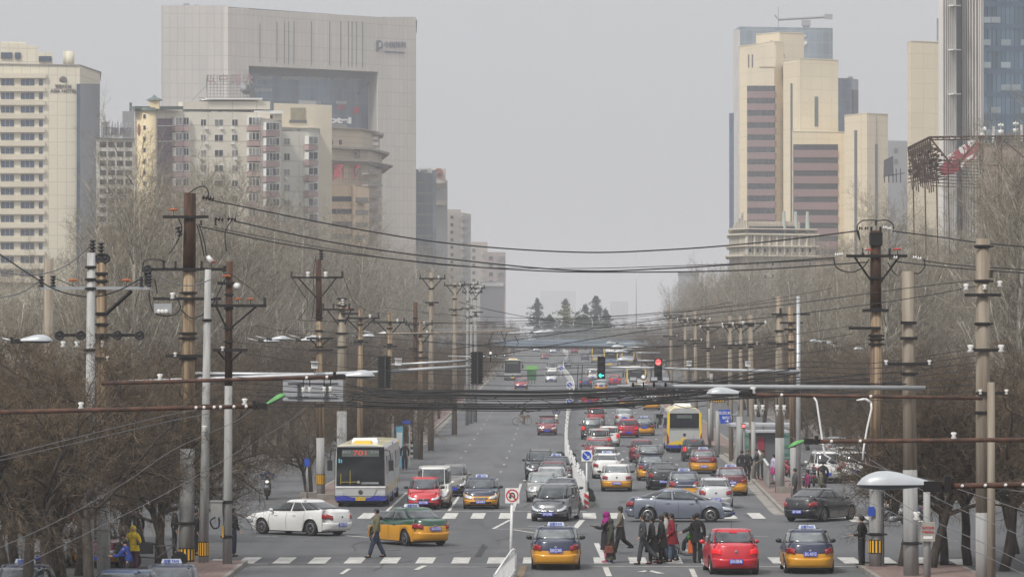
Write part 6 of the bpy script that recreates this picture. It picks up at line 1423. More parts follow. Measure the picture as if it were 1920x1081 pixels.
def car(name, label, cat, loc, yaw, spec, col, low=None, glass='glass_car', group=None, lod=0, plate=None, taxi=None, brake=False, belt=.62, plate_mat='plate_blue', rack=None, lights_on=False, grille='chrome', door_col=None, rear_style=0, rimn=7, face='rear', stroke=None):
    S = dict(spec); L, W, H, n = S['L'], S['W'], S['H'], S['n']; a, b = L/2, W/2
    T = thing(name, label, cat, loc, yaw, group)
    pc = paint(col); pl = paint(low) if low else pc; pd = paint(door_col) if door_col else pc
    prof = [(x*a, z) for x, z in S['prof']]; wr = S['wr']; ra = wr+.065; xs_w = (S['wb']/2+.05, -S['wb']/2+.02)
    def zt(x): return interp(prof, x)
    def outline(kind, s):                       # unit plan outline: F/R s across, S side s along
        if kind in 'FR':
            y = s*.9; x = (1-abs(y)**n)**(1/n); return (x if kind == 'F' else -x), y
        x = s; y = (1-min(1, abs(x))**n)**(1/n); return x, (y if kind == 'L' else -y)
    def body(kind, s, v, off=0.0):
        ux, uy = outline(kind, s)
        k = 1-(.055*((v-.4)/.6)**2 if v > .4 else .05*((.4-v)/.4)**2) if ux > 0 else 1-(.03*((v-.45)/.55)**2 if v > .45 else .04*((.45-v)/.45)**2)
        ky = 1-(.075*((v-.55)/.45)**2 if v > .55 else .04*((.55-v)/.55)**2)
        x, y = ux*(a+off)*k, uy*(b+off)*ky
        zb = S['sill']+(.03 if abs(ux) > .9 else 0); z = zb+(zt(ux*a)-zb)*v
        if abs(uy) > .72 and kind not in 'FR':
            for xw in xs_w:
                if abs(x-xw) < ra: z = max(z, wr+sqrt(ra*ra-(x-xw)**2))
        return Vector((x, y, z))
    NE, NS = (10, 44) if lod == 0 else (6, 24)
    seq = [('F', -1+2*i/NE) for i in range(NE+1)]+[('L', .86-1.72*i/NS) for i in range(NS+1)]+[('R', 1-2*i/NE) for i in range(NE+1)]+[('Q', -.86+1.72*i/NS) for i in range(NS+1)]
    VV = [0, .1, .25, .4, .5, belt, .75, .85, .93, 1.0] if lod == 0 else [0, .25, .5, belt, .85, 1.0]
    VV = sorted(set(VV))
    rows = [[body('L' if q == 'L' else ('R' if q == 'R' else ('F' if q == 'F' else 'S')), s, v) for q, s in seq] for v in VV]
    nb = len(VV)-1
    top = rows[-1]
    for kk, dz in ((.965,.022), (.90,.034), (.6,.055), (.25,.068), (0,.07)):
        rows.append([Vector((p.x*(1-(1-kk)*.12), p.y*kk, zt(p.x)+dz)) for p in top])
    def mi(i, k_):
        if i < nb and VV[i+1] <= belt+1e-6:
            if door_col:
                q, s = seq[k_]
                if q in 'LQ' and -.02 < s < .42: return 2
            return 1
        return 0
    mb = MB(); mb.grid(rows, m=mi, closed=True)
    mb.build('body', [pc, pl, pd], T, smooth=True)
    ub = MB(); ub.box((0, 0, .34), (L-.9, W-.42, .38)); ub.build('underbody', 'black_plastic', T)
    # cabin
    c0, c1, c2, c3 = [c*a for c in S['cab']]; cn = 4.0; zr = H-.055
    def cab(kind, s, v, off=0.0):
        if kind in 'FR': y = s*.9; x = (1-abs(y)**cn)**(1/cn)*(1 if kind == 'F' else -1)
        else: x = s; y = (1-min(1, abs(x))**cn)**(1/cn)*(1 if kind == 'L' else -1)
        xr, xf = c0+(c1-c0)*v, c3+(c2-c3)*v; w = b*(.93+(S['wt']+.04-.93)*(max(v,0)**1.15))
        bulge = .05*sin(pi*max(v,0))*x*x*x*x
        cx, hl = (xr+xf)/2, (xf-xr)/2+off+bulge*(.6 if spec is not VAN else .3)
        zb = min(zt(c0 if x < 0 else c3), 1.2)+.015
        X_ = cx+x*hl
        zb = zt(X_)+.012
        return Vector((X_, y*(w+off), zb+(zr-zb)*v+(.012*(1-(x)**2))*v))
    seq2 = [('F', -1+2*i/8) for i in range(9)]+[('L', .86-1.72*i/14) for i in range(15)]+[('R', 1-2*i/8) for i in range(9)]+[('Q', -.86+1.72*i/14) for i in range(15)]
    f = lambda q: 'L' if q == 'L' else ('F' if q == 'F' else ('R' if q == 'R' else 'S'))
    rows = [[cab(f(q), s, v) for q, s in seq2] for v in (-.05, .12, .35, .6, .82, .95, 1)]
    tp = rows[-1]; mxx = (c1+c2)/2
    for kk, dz in ((.95,.022), (.75,.042), (.4,.052), (0,.055)):
        rows.append([Vector((mxx+(p.x-mxx)*(1-(1-kk)*.25), p.y*kk, p.z+dz*(1 if abs(p.x-mxx) < (c2-c1)*.4 else .8))) for p in tp])
    mb = MB(); mb.grid(rows, closed=True); mb.build('roof', pc, T, smooth=True)
    def patch(fn, kind, s0, s1, v0, v1, off, nu=7, nv=4, rim=.02):
        """a panel lying on the surface, standing off it, with closed edges"""
        mb = MB(); g = []
        g.append([fn(kind, s0+(s1-s0)*i/nu, v0, -.01) for i in range(nu+1)])
        for j in range(nv+1):
            v = v0+(v1-v0)*j/nv; r = [fn(kind, s0+(s1-s0)*i/nu, v, off) for i in range(nu+1)]; g.append(r)
        g.append([fn(kind, s0+(s1-s0)*i/nu, v1, -.01) for i in range(nu+1)])
        g2 = [[fn(kind, s0, v, -.01)]+r+[fn(kind, s1, v, -.01)] for r, v in zip(g, [v0]+[v0+(v1-v0)*j/nv for j in range(nv+1)]+[v1])]
        mb.grid(g2); return mb
    van = spec is VAN
    patch(cab, 'F', -.95, .95, .06, .93, .012).build('windshield', glass, T, True)
    patch(cab, 'R', -.9, .9, .12 if not van else .2, .90, .012).build('rear_window', glass, T, True)
    splits = [(-.80, -.02), (.03, .84)] if L < 4.6 or lod else [(-.84,-.55), (-.52, -.04), (.02, .82)]
    if spec in (MPV, SUV): splits = [(-.86,-.52), (-.47, .02), (.07, .86)]
    if van: splits = [(-.90,-.42), (-.36, .22), (.28, .86)]
    for q in 'LS':
        for s0, s1 in splits:
            patch(cab, q, s0, s1, .10, .88, .010).build('side_window', glass, T, True)
    # bumpers, lights, grille
    patch(body, 'F', -.985, .985, .03, .42, .018, 12).build('bumper', pl, T, True)
    patch(body, 'R', -.985, .985, .03, .45, .02, 12).build('bumper', pl, T, True)
    for s in (-1, 1):
        e = sorted((s*.52, s*1.0)); patch(body, 'F', e[0], e[1], .56, .80, .022).build('headlight', 'brake_off' if 0 else ('headlight_lit' if lights_on else 'headlight'), T, True)
        e = sorted((s*.64, s*1.0))
        v0, v1 = (.64, .86) if rear_style == 0 else ((.56, .80) if rear_style == 1 else (.72, 1.0))
        if van or spec in (HAT, SUV, MPV): e = sorted((s*.74, s*1.0)); v0, v1 = .60, .98
        patch(body, 'R', e[0], e[1], v0, v1, .028).build('taillight', 'brake_lit' if brake else 'taillight', T, True)
        if rear_style == 0 and not van:                                 # the lamp wraps round onto the wing
            q = 'L' if s > 0 else 'S'
            patch(body, q, -.945, -.86, v0+.02, v1-.02, .012, 3, 2).build('taillight', 'brake_lit' if brake else 'taillight', T, True)
    patch(body, 'F', -.40, .40, .55, .74, .02).build('grille', 'black_plastic', T, True)
    if grille:
        g = MB()
        for v in ((.58,.60),(.65,.67)) if lod == 0 else ((.62,.66),):
            w_ = patch(body, 'F', -.36, .36, v[0], v[1], .032); o = len(g.v); g.v += w_.v; g.f += [tuple(i+o for i in q) for q in w_.f]; g.m += w_.m
        g.build('grille_bar', grille, T)
    patch(body, 'F', -.62, .62, .10, .30, .026).build('air_intake', 'black_plastic', T, True)
    # wheels
    for xw in xs_w:
        for sy in (1, -1):
            y0 = sy*(b*(1-(abs(xw)/a)**n)**(1/n)-.01)
            w = MB(); w.lathe([(wr*.62, -.09), (wr*.93, -.10), (wr, -.06), (wr, .06), (wr*.93, .10), (wr*.64, .085)], (xw, y0-sy*.11, wr), (0, sy, 0), 20 if lod == 0 else 12)
            wo_ = w.build('wheel', 'tyre', T, True)
            r = MB(); yc = y0-sy*.035
            r.lathe([(wr*.64, -.05), (wr*.66, .012), (wr*.60, .02), (wr*.57, -.03)], (xw, yc, wr), (0, sy, 0), 18, m=0)
            r.lathe([(wr*.16, -.02), (wr*.15, .02), (.01, .025)], (xw, yc, wr), (0, sy, 0), 8, m=0)
            for q in range(rimn):
                an = 2*pi*q/rimn; dx, dz = cos(an), sin(an); px_, pz_ = -dz, dx; h = .032 if rimn > 6 else .045
                p = [(xw+dx*r0+px_*h*e, yc+sy*.010, wr+dz*r0+pz_*h*e) for r0, e in ((.03,-1), (wr*.62,-1.2), (wr*.62,1.2), (.03,1))]
                r.quad(*[Vector(v) for v in (p if sy < 0 else p[::-1])])
            r.build('rim', 'rim', wo_)
    # mirrors, handles, gaps
    for sy in (1, -1):
        m_ = MB(); x0 = c3-.27*a; y0 = sy*(b*.93+.12); m_.ball((x0, y0, zt(x0)+.09), (.07, .11, .075), 8, 5); m_.box((x0, sy*(b*.93), zt(x0)+.03), (.05, .16, .04))
        m_.build('wing_mirror', 'black_plastic' if low or rear_style == 1 else pc, T, True)
    if lod == 0:
        for sy, q in ((1,'L'), (-1,'S')):
            for s in (-.20, .25) if not van else (.30,):
                p = body(q, s, .84, .0); m_ = MB(); m_.box((p.x, p.y+sy*.018, p.z), (.17, .03, .03)); m_.build('door_handle', pc, T)
            for s in (-.44, .0, .42): patch(body, q, s-.0026, s+.0026, .08, .97, .004, 1, 8).build('panel_gap', 'black_plastic', T)
        g = MB(); p0, p1 = cab('F', -.5, .05, .03), cab('F', .1, .12, .03); g.tube([p0, p1], .012, 4)
        p0, p1 = cab('F', .1, .05, .03), cab('F', .7, .12, .03); g.tube([p0, p1], .012, 4); g.build('wiper', 'black_plastic', T)
        g = patch(body, 'R', -.5, .5, .985, 1.0, .004); 
        g = MB(); g.tube([(-a*.15, 0, H-.01), (-a*.2, 0, H+.22)], .006, 4); g.build('antenna', 'black_plastic', T)
    # plates: front and rear
    pt = plate if isinstance(plate, str) else None
    for kind, v, off in (('F', .30, .05), ('R', .66 if rear_style == 0 and spec in (SED, WAG) else .34, .045)):
        p = body(kind, 0, v, off); sgn = 1 if kind == 'F' else -1
        m_ = MB(); m_.box((p.x+sgn*.0, 0, p.z), (.025, .46, .15)); po = m_.build('licence_plate', plate_mat, T)
        if pt and ((kind == 'F') == (face == 'front')):
            tm = 'text_black' if plate_mat == 'plate_yellow' else 'text_white'
            o = writing(pt, .15, tm, po, (p.x+sgn*.016, 0, p.z-.0), rz=pi/2 if kind == 'F' else -pi/2, width=.40, depth=.001, bold=.002)
    # boot / tailgate trim and badge
    p = body('R', 0, .80, .03)
    m_ = MB(); m_.lathe([(.055, 0), (.05, .012), (.03, .016)], (p.x-.0, 0, p.z), (-1, 0, 0), 10); m_.build('badge', 'chrome', T)
    p = body('F', 0, .66, .045)
    m_ = MB(); m_.lathe([(.055, 0), (.05, .012), (.03, .016)], (p.x-.0, 0, p.z), (1, 0, 0), 10); m_.build('badge', 'chrome', T)
    if rear_style == 2:
        patch(body, 'R', -.45, .45, .80, .84, .03).build('boot_trim', 'chrome', T)
    if brake:
        p = cab('R', 0, .9, .02); m_ = MB(); m_.box((p.x, 0, p.z), (.03, .26, .035)); m_.build('brake_light', 'brake_lit', T)
    if taxi:
        s_ = MB(); s_.box((0,0,.075), (.15, .60, .115), taper=.86); s_.v = [(x+mxx+.05, y, z+H) for x, y, z in s_.v]
        so_ = s_.build('taxi_sign', mat('taxi_lamp', (.70,.75,.84), .35), T)
        for q, xx, rz in ((1, .080, pi/2), (-1, -.080, -pi/2)):
            writing(taxi, .11, 'text_blue', so_, (mxx+.05+xx, 0, H+.07), rz=rz, width=.42, depth=.001, bold=.003)
        s_ = MB(); s_.box((mxx+.05, 0, H+.01), (.1, .8, .025)); s_.build('sign_bracket', 'black_plastic', T)
    if rack == 'rails':
        for sy in (1, -1):
            m_ = MB(); m_.tube([(c1+.15, sy*b*.66, H-.03), (c1+.22, sy*b*.66, H+.05), (c2-.1, sy*b*.66, H+.05), (c2, sy*b*.66, H-.04)], .018, 5); m_.build('roof_rail', 'black_plastic' if max(col) < .1 else 'pale_metal', T)
    if rack == 'spoiler':
        m_ = MB(); m_.box((-a*.93, 0, zt(-a*.93)+.14), (.16, W*.7, .03)); m_.box((-a*.93, W*.28, zt(-a*.93)+.08), (.08,.04,.12)); m_.box((-a*.93, -W*.28, zt(-a*.93)+.08), (.08,.04,.12)); m_.build('spoiler', pc, T)
    if rack == 'box':
        m_ = MB(); m_.box((mxx, 0, H+.07), (.5, W*.8, .10)); m_.build('roof_rack', 'black_plastic', T)
    return T
mat('headlight_lit', (1, .96, .85), .2, emit=1.2)

AWAY, TOWARD = ROADYAW, ROADYAW+pi
YEL = (.66,.31,.02); NAVY = (.020,.026,.060); MAR = (.10,.012,.022); GRN = (.018,.075,.045); RED = (.48,.012,.025); DRED = (.20,.015,.025); WHT = (.70,.70,.68); SIL = (.42,.43,.44); DGR = (.10,.105,.115); BLK = (.014,.014,.017); BLU = (.14,.158,.20)
TX = '出租 TAXI'
def at(px, py): 
    g = G(px, py); return (g.x, g.y, g.z)
def put(kind, px, py, label, spec, col, yaw=AWAY, name=None, **k_):
    # py is where the tyres nearest the camera meet the road; move the centre back by about half a wheelbase
    g = G(px, py); dd = Vector((cos(yaw), sin(yaw), 0)); h = abs(sin(yaw))*spec['wb']/2+abs(cos(yaw))*.0
    y = g.y+h; x = X(px, y) if k_.pop('keep', False) else g.x+SL*h
    lod = k_.pop('lod', 1 if g.y > 330 else 0)
    if k_.get('group') is None: k_['group'] = {'taxi':'taxis on the street'}.get(kind, 'cars on the street')
    pitch = math.atan((gz(y+1)-gz(y-1))/2)
    T = car(name or {'taxi':'taxi','car':'car','suv':'suv','van':'van'}[kind], label, kind if kind != 'suv' else 'car', (x, y, gz(y)), yaw, spec, col, lod=lod, **k_)
    if pitch > .002: T.rotation_euler = (0, -pitch*(1 if sin(yaw) > 0 else -1), yaw)
    return T
put('taxi', 1042, 1066, 'blue and yellow taxi nearest the bottom centre, left of the group on the crossing', SED, NAVY, low=YEL, taxi=TX, plate='京B·Q1345', brake=False, glass='glass_light', belt=.64)
put('car', 1372, 1075, 'bright red sedan with clear licence plate at the bottom of the near crossing', dict(SED, L=4.25, H=1.5, W=1.72), (.55,.015,.03), yaw=AWAY+.05, plate='京N·35K46', rear_style=0, brake=True, glass='glass_car')
put('taxi', 1516, 1073, 'blue and yellow taxi with dark roof bar beside the man in black at the corner', SED, NAVY, low=YEL, taxi=TX, plate='京L·A512', glass='glass_light', belt=.66)
put('car', 1275, 977, 'blue grey sedan turning across the far crossing, seen from its side', dict(SLK, L=4.72), BLU, yaw=radians(-7), rimn=9, glass='glass_car')
put('car', 562, 1003, 'large white sedan crossing to the left, seen from its right rear side', SLK, WHT, yaw=radians(180-41), plate='京N·1Y236', rimn=5, glass='glass_tint')
put('taxi', 763, 1022, 'green and yellow taxi turning in the middle of the crossroads beside the walking man', SED, GRN, low=YEL, taxi=TX, plate='京B·G3378', yaw=radians(180-61), rimn=9, glass='glass_car', belt=.80)
put('car', 1541, 977, 'black sedan turning right in front of the corner footway, side and tail showing', SLK, BLK, yaw=radians(60), plate='京F·16345', glass='glass_tint', rimn=7)
put('car', 1042, 976, 'dark grey people carrier waiting first at the stop line next to the railing', dict(MPV, W=1.74), DGR, yaw=TOWARD-.16, plate='京P·Q1962', face='front', grille='chrome')
put('taxi', 902, 953, 'oncoming blue and yellow taxi alone in its lane at the stop line', SED, NAVY, low=YEL, taxi=TX, yaw=TOWARD, plate='京B·K5813', face='front', belt=.85)
put('car', 795, 954, 'small red hatchback at the stop line in front of the white van', dict(HAT, W=1.62), (.50,.012,.022), yaw=TOWARD, plate='京N·T7081', face='front', grille=None, rear_style=1)
put('van', 813, 951, 'white minibus just behind the small red hatchback', VAN, (.66,.66,.62), yaw=TOWARD, face='front', lod=0)
bpy.data.objects  # keep
put('car', 850, 930, 'grey off-roader half hidden behind the white minibus', dict(SUV, W=1.5, H=1.6), (.16,.155,.145), yaw=TOWARD)
put('car', 1053, 955, 'dark sedan hidden right behind the grey people carrier', SED, (.05,.055,.065), yaw=TOWARD)
put('car', 1017, 940, 'older grey sedan with a green sticker, left of the waiting column', WAG, (.30,.30,.29), yaw=TOWARD, glass='glass_light', face='front')
put('car', 1034, 928, 'silver sedan behind the older grey sedan in the waiting column', SED, (.50,.51,.52), yaw=TOWARD, glass='glass_light')
put('car', 1037, 916, 'dark red sedan between silver sedan and taxi in the waiting column', SED, (.13,.02,.03), yaw=TOWARD)
put('taxi', 1043, 903, 'dark oncoming taxi at the tail of the waiting column by the railing', SED, NAVY, low=NAVY, taxi=TX, yaw=TOWARD)
put('suv', 1013, 899, 'black oncoming off-roader with roof rails beside the dark taxi', SUV, (.03,.033,.038), yaw=TOWARD, rack='rails', face='front')
put('car', 1026, 815, 'old red sedan coming alone down the empty lanes', WAG, (.22,.04,.05), yaw=TOWARD, face='front', rack='box')
put('car', 1341, 953, 'silver sedan right behind the crossing blue grey sedan', dict(SLK, L=4.4, W=1.72), (.52,.53,.54), plate='京P·L1634', glass='glass_tint', rear_style=0)
put('taxi', 1283, 938, 'blue and yellow taxi partly hidden by the silver sedan', SED, NAVY, low=YEL, taxi=TX, plate='京B·M1120', rear_style=2, glass='glass_light')
put('car', 1243, 917, 'black executive sedan between two blue and yellow taxis', dict(SLK, L=4.85), (.02,.022,.026), plate='京N·C3124', glass='glass_tint', rear_style=0)
put('taxi', 1156, 920, 'white and yellow taxi at the front of the queue near the railing', dict(WAG, W=1.70, H=1.43), WHT, low=YEL, plate='京B·E9068', glass='glass_light', taxi=None, rear_style=0, belt=.52)
put('car', 1138, 896, 'white sedan with red tail lamps behind the white and yellow taxi', SLK, WHT, glass='glass_tint', taxi=TX)
put('car', 1134, 883, 'white sedan behind another white sedan beside the blue arrow sign', HAT, WHT, glass='glass_tint')
put('car', 1119, 864, 'dark red sedan in the queue above the two white sedans', SED, (.22,.015,.03), glass='glass_car')
put('suv', 1123, 845, 'pale brown crossover with lit brake lamps in the left queue', dict(SUV, H=1.62), (.34,.30,.29), brake=True, glass='glass_tint')
put('car', 1142, 836, 'white hatchback with lit brake lamps beside the pale crossover', HAT, WHT, brake=True, glass='glass_tint')
put('suv', 1110, 823, 'black off-roader near the railing, its left lamp lit', SUV, (.035,.04,.045), glass='glass_light', brake=True, rack='rails')
put('car', 1117, 797, 'red and white people carrier near the railing beyond the black off-roader', MPV, (.42,.05,.06), low=(.5,.5,.5), glass='glass_tint')
put('car', 1178, 820, 'crimson hatchback in the middle queue beside a blue and yellow taxi', dict(HAT, W=1.74), (.34,.012,.04), plate=True, brake=True, glass='glass_tint')
put('taxi', 1208, 816, 'blue and yellow taxi right of the crimson hatchback', SED, NAVY, low=YEL, taxi=TX, glass='glass_light')
put('car', 1170, 797, 'silver sedan behind the crimson hatchback', SED, SIL, glass='glass_light')
put('car', 1203, 866, 'wine red hatchback in the middle queue left of the bus', HAT, (.17,.012,.03), glass='glass_tint', brake=False)
put('car', 1217, 877, 'dark grey sedan in front of the wine red hatchback', SED, (.075,.085,.095), glass='glass_light')
put('taxi', 1222, 900, 'blue and yellow taxi with a black roof rack in the middle queue', SED, NAVY, low=YEL, taxi=TX, rack='box', glass='glass_light')
put('car', 1301, 864, 'black hatchback with orange indicator right behind the bus', HAT, (.03,.033,.04), glass='glass_tint', brake=True)
put('taxi', 1319, 887, 'maroon and yellow taxi farther from the camera, behind the bus', SED, MAR, low=YEL, taxi=TX, rear_style=2, glass='glass_light', plate='京B·J5063')
put('taxi', 1371, 928, 'maroon and yellow taxi closest to the right kerb and railing', SED, MAR, low=YEL, taxi=TX, glass='glass_light', plate='京B·N3948')
put('taxi', 1222, 768, 'white and yellow taxi beyond the bus, lone in the right lane', SED, WHT, low=YEL, glass='glass_light')
put('taxi', 1175, 764, 'far blue and yellow taxi under the cable bundle', SED, NAVY, low=YEL, taxi=TX, glass='glass_light')
put('suv', 1106, 762, 'far red off-roader near the railing under the cable bundle', SUV, (.26,.02,.035), glass='glass_tint', brake=True)
FARC = 'distant cars up the hill'
far = [('car',1150,748,'dark blue sedan far away under the cable bundle',SED,NAVY,0,0),('car',1206,742,'white sedan with bright brake lamps far away by the right kerb',SED,WHT,0,1),
 ('car',1153,722,'far red sedan with bright brake lamps beneath the green arrow',SED,(.30,.02,.03),0,1),('car',1098,727,'far dark sedan with red lamps next to the second arrow sign',SED,NAVY,0,1),
 ('taxi',1127,733,'far silver and orange taxi below the traffic light with green arrow',SED,SIL,0,0),('suv',1111,713,'far white off-roader left of the green arrow light',SUV,WHT,0,0),
 ('car',1097,675,'tiny dark sedan under the footbridge in the right lanes',SED,DGR,0,0),('car',1119,664,'tiny red sedan with brake lamps under the footbridge',SED,RED,0,1),
 ('car',1077,662,'tiny dark red sedan under the footbridge beside the central reserve',SED,DRED,0,1),('car',977,729,'red oncoming sedan far up the street in front of the far bus',SED,(.34,.03,.04),1,0),
 ('car',1033,716,'silver oncoming people carrier far up the street left of the central reserve',MPV,(.52,.53,.54),1,0),('car',1021,673,'tiny red oncoming car below the footbridge',SED,(.34,.03,.04),1,0),
 ('car',1036,662,'tiny silver oncoming car below the footbridge',SED,SIL,1,0),('car',1005,659,'tiny grey oncoming car at the left below the footbridge',SED,SIL,1,0),('car',1043,658,'tiny dark oncoming car farthest below the footbridge',SED,DGR,1,0),
 ('car',1062,688,'dark oncoming sedan beside the white central reserve',SED,DGR,1,0),('car',1140,660,'tiny white car farthest right below the footbridge',SED,WHT,0,0)]
for kd, px, py, lb, sp, cl_, tw, br in far:
    put(kd, px, py, lb, sp, cl_, yaw=TOWARD if tw else AWAY, low=YEL if kd == 'taxi' else None, brake=bool(br), lod=1, group=FARC)
put('van', 1035, 702, 'far white minibus behind the silver people carrier', VAN, WHT, yaw=TOWARD, lod=1, group=FARC)
# right-hand side road
put('suv', 1547, 905, 'white off-roader driving away on the right-hand side road behind the green lamp', dict(SUV, H=1.8), WHT, glass='glass_tint', rack='rails', yaw=pi/2+.02)
put('suv', 1603, 900, 'white off-roader parked beyond the bare trunks on the right side road', SUV, WHT, yaw=pi/2-.02, glass='glass_tint')
for i, (px, py, c, lb) in enumerate(((1590,880,WHT,'white car parked third along the right side road'),(1580,868,WHT,'white car parked fourth along the right side road'),(1573,858,SIL,'silver car parked farthest along the right side road'))):
    put('car', px, py, lb, SED, c, yaw=pi/2-.02, glass='glass_tint')
# near left side road
def near(kind, px, d, label, spec, col, yaw, **k_):
    return car({'taxi':'taxi','car':'car','van':'van'}[kind], label, kind, (X(px, d), d, 0), yaw, spec, col, group={'taxi':'taxis on the street'}.get(kind,'cars on the street'), **k_)
near('taxi', 322, 122, 'navy taxi facing the camera at the bottom edge, its roof lamp beside the striped pole', SED, NAVY, pi*1.5+.08, low=YEL, taxi=TX, face='front')
near('taxi', 45, 122, 'navy taxi facing the camera in the bottom left corner under bare branches', SED, NAVY, pi*1.5-.05, low=YEL, taxi=TX, face='front')
near('taxi', 182, 150, 'maroon and yellow taxi facing the camera behind the two near poles', SED, (.14,.018,.04), pi*1.5+.1, low=YEL, face='front', belt=.6)
near('car', 230, 119, 'blue car with its door open beside the person in a blue jacket', SED, (.04,.07,.14), pi*1.5-.3)
near('car', 95, 150, 'white car behind the trunks at the lower left', SED, (.5,.5,.5), pi*1.5)

# buses -------------------------------------------------------------
def bus(name, label, loc, yaw, L=11.5, W=2.5, H=3.05, front=True, col=((.44,.45,.44),(.56,.40,.12),(.02,.03,.28)), number='701', lod=0, group='city buses', roof=(.60,.55,.36), sections=1):
    T = thing(name, label, 'bus', loc, yaw, group); a, b = L/2, W/2
    P1, P2, P3, PR = paint(col[0], .4), paint(col[1], .45), paint(col[2], .4), paint(roof, .6)
    def shell(x0, x1, parent=T, nm='body'):
        sec = []
        pr = [(b-.02,.32),(b,.55),(b,.95),(b,1.0),(b,1.9),(b-.03,2.55),(b-.07,2.82),(b-.16,2.95),(b-.45,H-.02),(b-1.0,H)]
        ring = [(y, z) for y, z in pr]+[(-y, z) for y, z in reversed(pr)]
        xs = [x0, x0+.04, x0+.12, x0+.3, x1-.3, x1-.12, x1-.04, x1]; sh = [.94,.975,.99,1,1,.99,.975,.94]
        rows = [[Vector((x, y*s, .32+(z-.32)*(.985+.015*(s-.94)/.06 if z > 1 else 1))) for y, z in ring] for x, s in zip(xs, sh)]
        n_ = len(ring)
        def mi(i, k_):
            z = (ring[k_][1]+ring[(k_+1) % n_][1])/2
            return 2 if z < .6 else (1 if z < 1.0 and i in (3,) else (3 if z > 2.9 else 0))
        mb = MB(); mb.grid(rows, m=mi, closed=True)
        for r, rev in ((rows[0], 0), (rows[-1], 1)):
            mb.quad(*(r if rev else r[::-1]), m=0)
        mb.build(nm, [P1, P2, P3, PR], parent, False)
    if sections == 1: shell(-a, a)
    else:
        shell(-a*.12, a); shell(-a, -a*.18)
        j = MB()
        for q in range(8): j.box((-a*.15-.25+.07*q, 0, 1.65), (.05, W-.18-.1*(q % 2), 2.5))
        j.build('bellows', 'dark_grey', T)
    sg = 1
    xf = a
    if True:                                        # front face
        f = MB(); f.slab([(xf-.02,-b*.93,1.02),(xf-.02,b*.93,1.02),(xf-.02,b*.91,2.88),(xf-.02,-b*.91,2.88)], (.05,0,0)); f.build('windshield', mat('bus_glass', (.018,.02,.023), .06, .2, spec=.9), T)
        f = MB(); f.slab([(xf+.031,-b*.72,2.42),(xf+.031,b*.72,2.42),(xf+.031,b*.70,2.74),(xf+.031,-b*.70,2.74)], (.01,0,0)); so_ = f.build('route_display', mat('display_dark', (.10,.12,.11), .3), T)
        if front:
            writing(number, .34, mat('led_red', (.75,.07,.05), .5, emit=.15), so_, (xf+.05, 0, 2.58), rz=pi/2, width=.62, bold=.0)
            writing('康家沟', .14, 'pale_metal', so_, (xf+.05, -.68, 2.62), rz=pi/2); writing('亮马桥', .14, 'pale_metal', so_, (xf+.05, .68, 2.62), rz=pi/2)
        f = MB(); f.slab([(xf-.03,-b*.96,.92),(xf-.03,b*.96,.92),(xf-.03,b*.96,1.0),(xf-.03,-b*.96,1.0)], (.075,0,0)); f.build('trim', 'white_paint', T)
        f = MB(); f.slab([(xf-.03,-b*.97,.30),(xf-.03,b*.97,.30),(xf-.03,b*.97,.50),(xf-.03,b*.55,.56),(xf-.03,b*.35,.46),(xf-.03,-b*.35,.46),(xf-.03,-b*.55,.56),(xf-.03,-b*.97,.50)], (.085,0,0)); f.build('bumper', P3, T)
        f = MB(); f.slab([(xf-.02,-b*.5,.54),(xf-.02,b*.5,.54),(xf-.02,b*.62,.88),(xf-.02,-b*.62,.88)], (.062,0,0)); f.build('front_flap', P1, T)
        f = MB(); f.lathe([(.11,0),(.11,.02),(.07,.02),(.07,0)], (xf+.05,0,.72), (1,0,0), 12); f.slab([(xf+.045,-.13,.70),(xf+.045,.13,.70),(xf+.045,.02,.80)], (.02,0,0)); f.build('badge', 'dark_grey', T)
        for sy in (-1, 1):
            y0 = sorted((sy*b*.66, sy*b*.95)); f = MB(); f.slab([(xf-.02,y0[0],.56),(xf-.02,y0[1],.56),(xf-.02,y0[1],.70),(xf-.02,y0[0],.70)], (.07,0,0)); f.build('headlight', 'headlight', T)
            f = MB(); f.box((xf+.12, sy*(b+.22), 2.0), (.12, .24, .5)); f.tube([(xf-.1, sy*b*.9, 2.75), (xf+.15, sy*(b+.15), 2.7), (xf+.13, sy*(b+.22), 2.2)], .03, 5); f.build('wing_mirror', 'black_plastic', T)
        f = MB(); f.box((xf+.07, 0, .40), (.02, .46, .16)); f.build('licence_plate', 'plate_yellow', T)
        if front:
            writing('京A·E3720', .15, 'text_black', T, (xf+.082, 0, .40), rz=pi/2, width=.40, name='plate_lettering')
            f = MB(); f.tube([(xf+.04,-.7,1.06),(xf+.045,.15,1.16)], .012, 4); f.tube([(xf+.04,.7,1.06),(xf+.045,-.1,1.22)], .012, 4); f.build('wiper', 'black_plastic', T)
            # things seen behind the screen: yellow grab rails, stickers, the driver's blind
            f = MB(); y0 = -b*.80
            for yy in (-.95, -.5): f.tube([(xf+.045, yy, 1.10), (xf+.04, yy, 1.75 if yy > -.9 else 1.6)], .016, 4)
            f.tube([(xf+.045,-.95,1.20),(xf+.045,-.1,1.20)], .012, 4); f.build('grab_rail', mat('rail_yellow', (.42,.34,.03), .4), T)
            f = MB(); f.box((xf+.045,-1.02,2.22), (.01,.07,.2)); f.box((xf+.045,-.92,2.20), (.01,.06,.16)); f.build('sticker', mat('sticker_cyan', (.12,.42,.55), .5), T)
            f = MB(); f.box((xf+.045, .45, 1.15), (.01, .85, .10)); f.build('dashboard_card', 'lamp_under' if 0 else mat('card_grey', (.22,.24,.24), .6), T)
            f = MB(); f.lathe([(.07,0),(.07,.01),(.03,.01),(.03,0)], (xf+.045,.0-.1,1.2), (1,0,0), 10); f.build('steering_wheel', mat('card_grey2', (.35,.35,.3), .6), T)
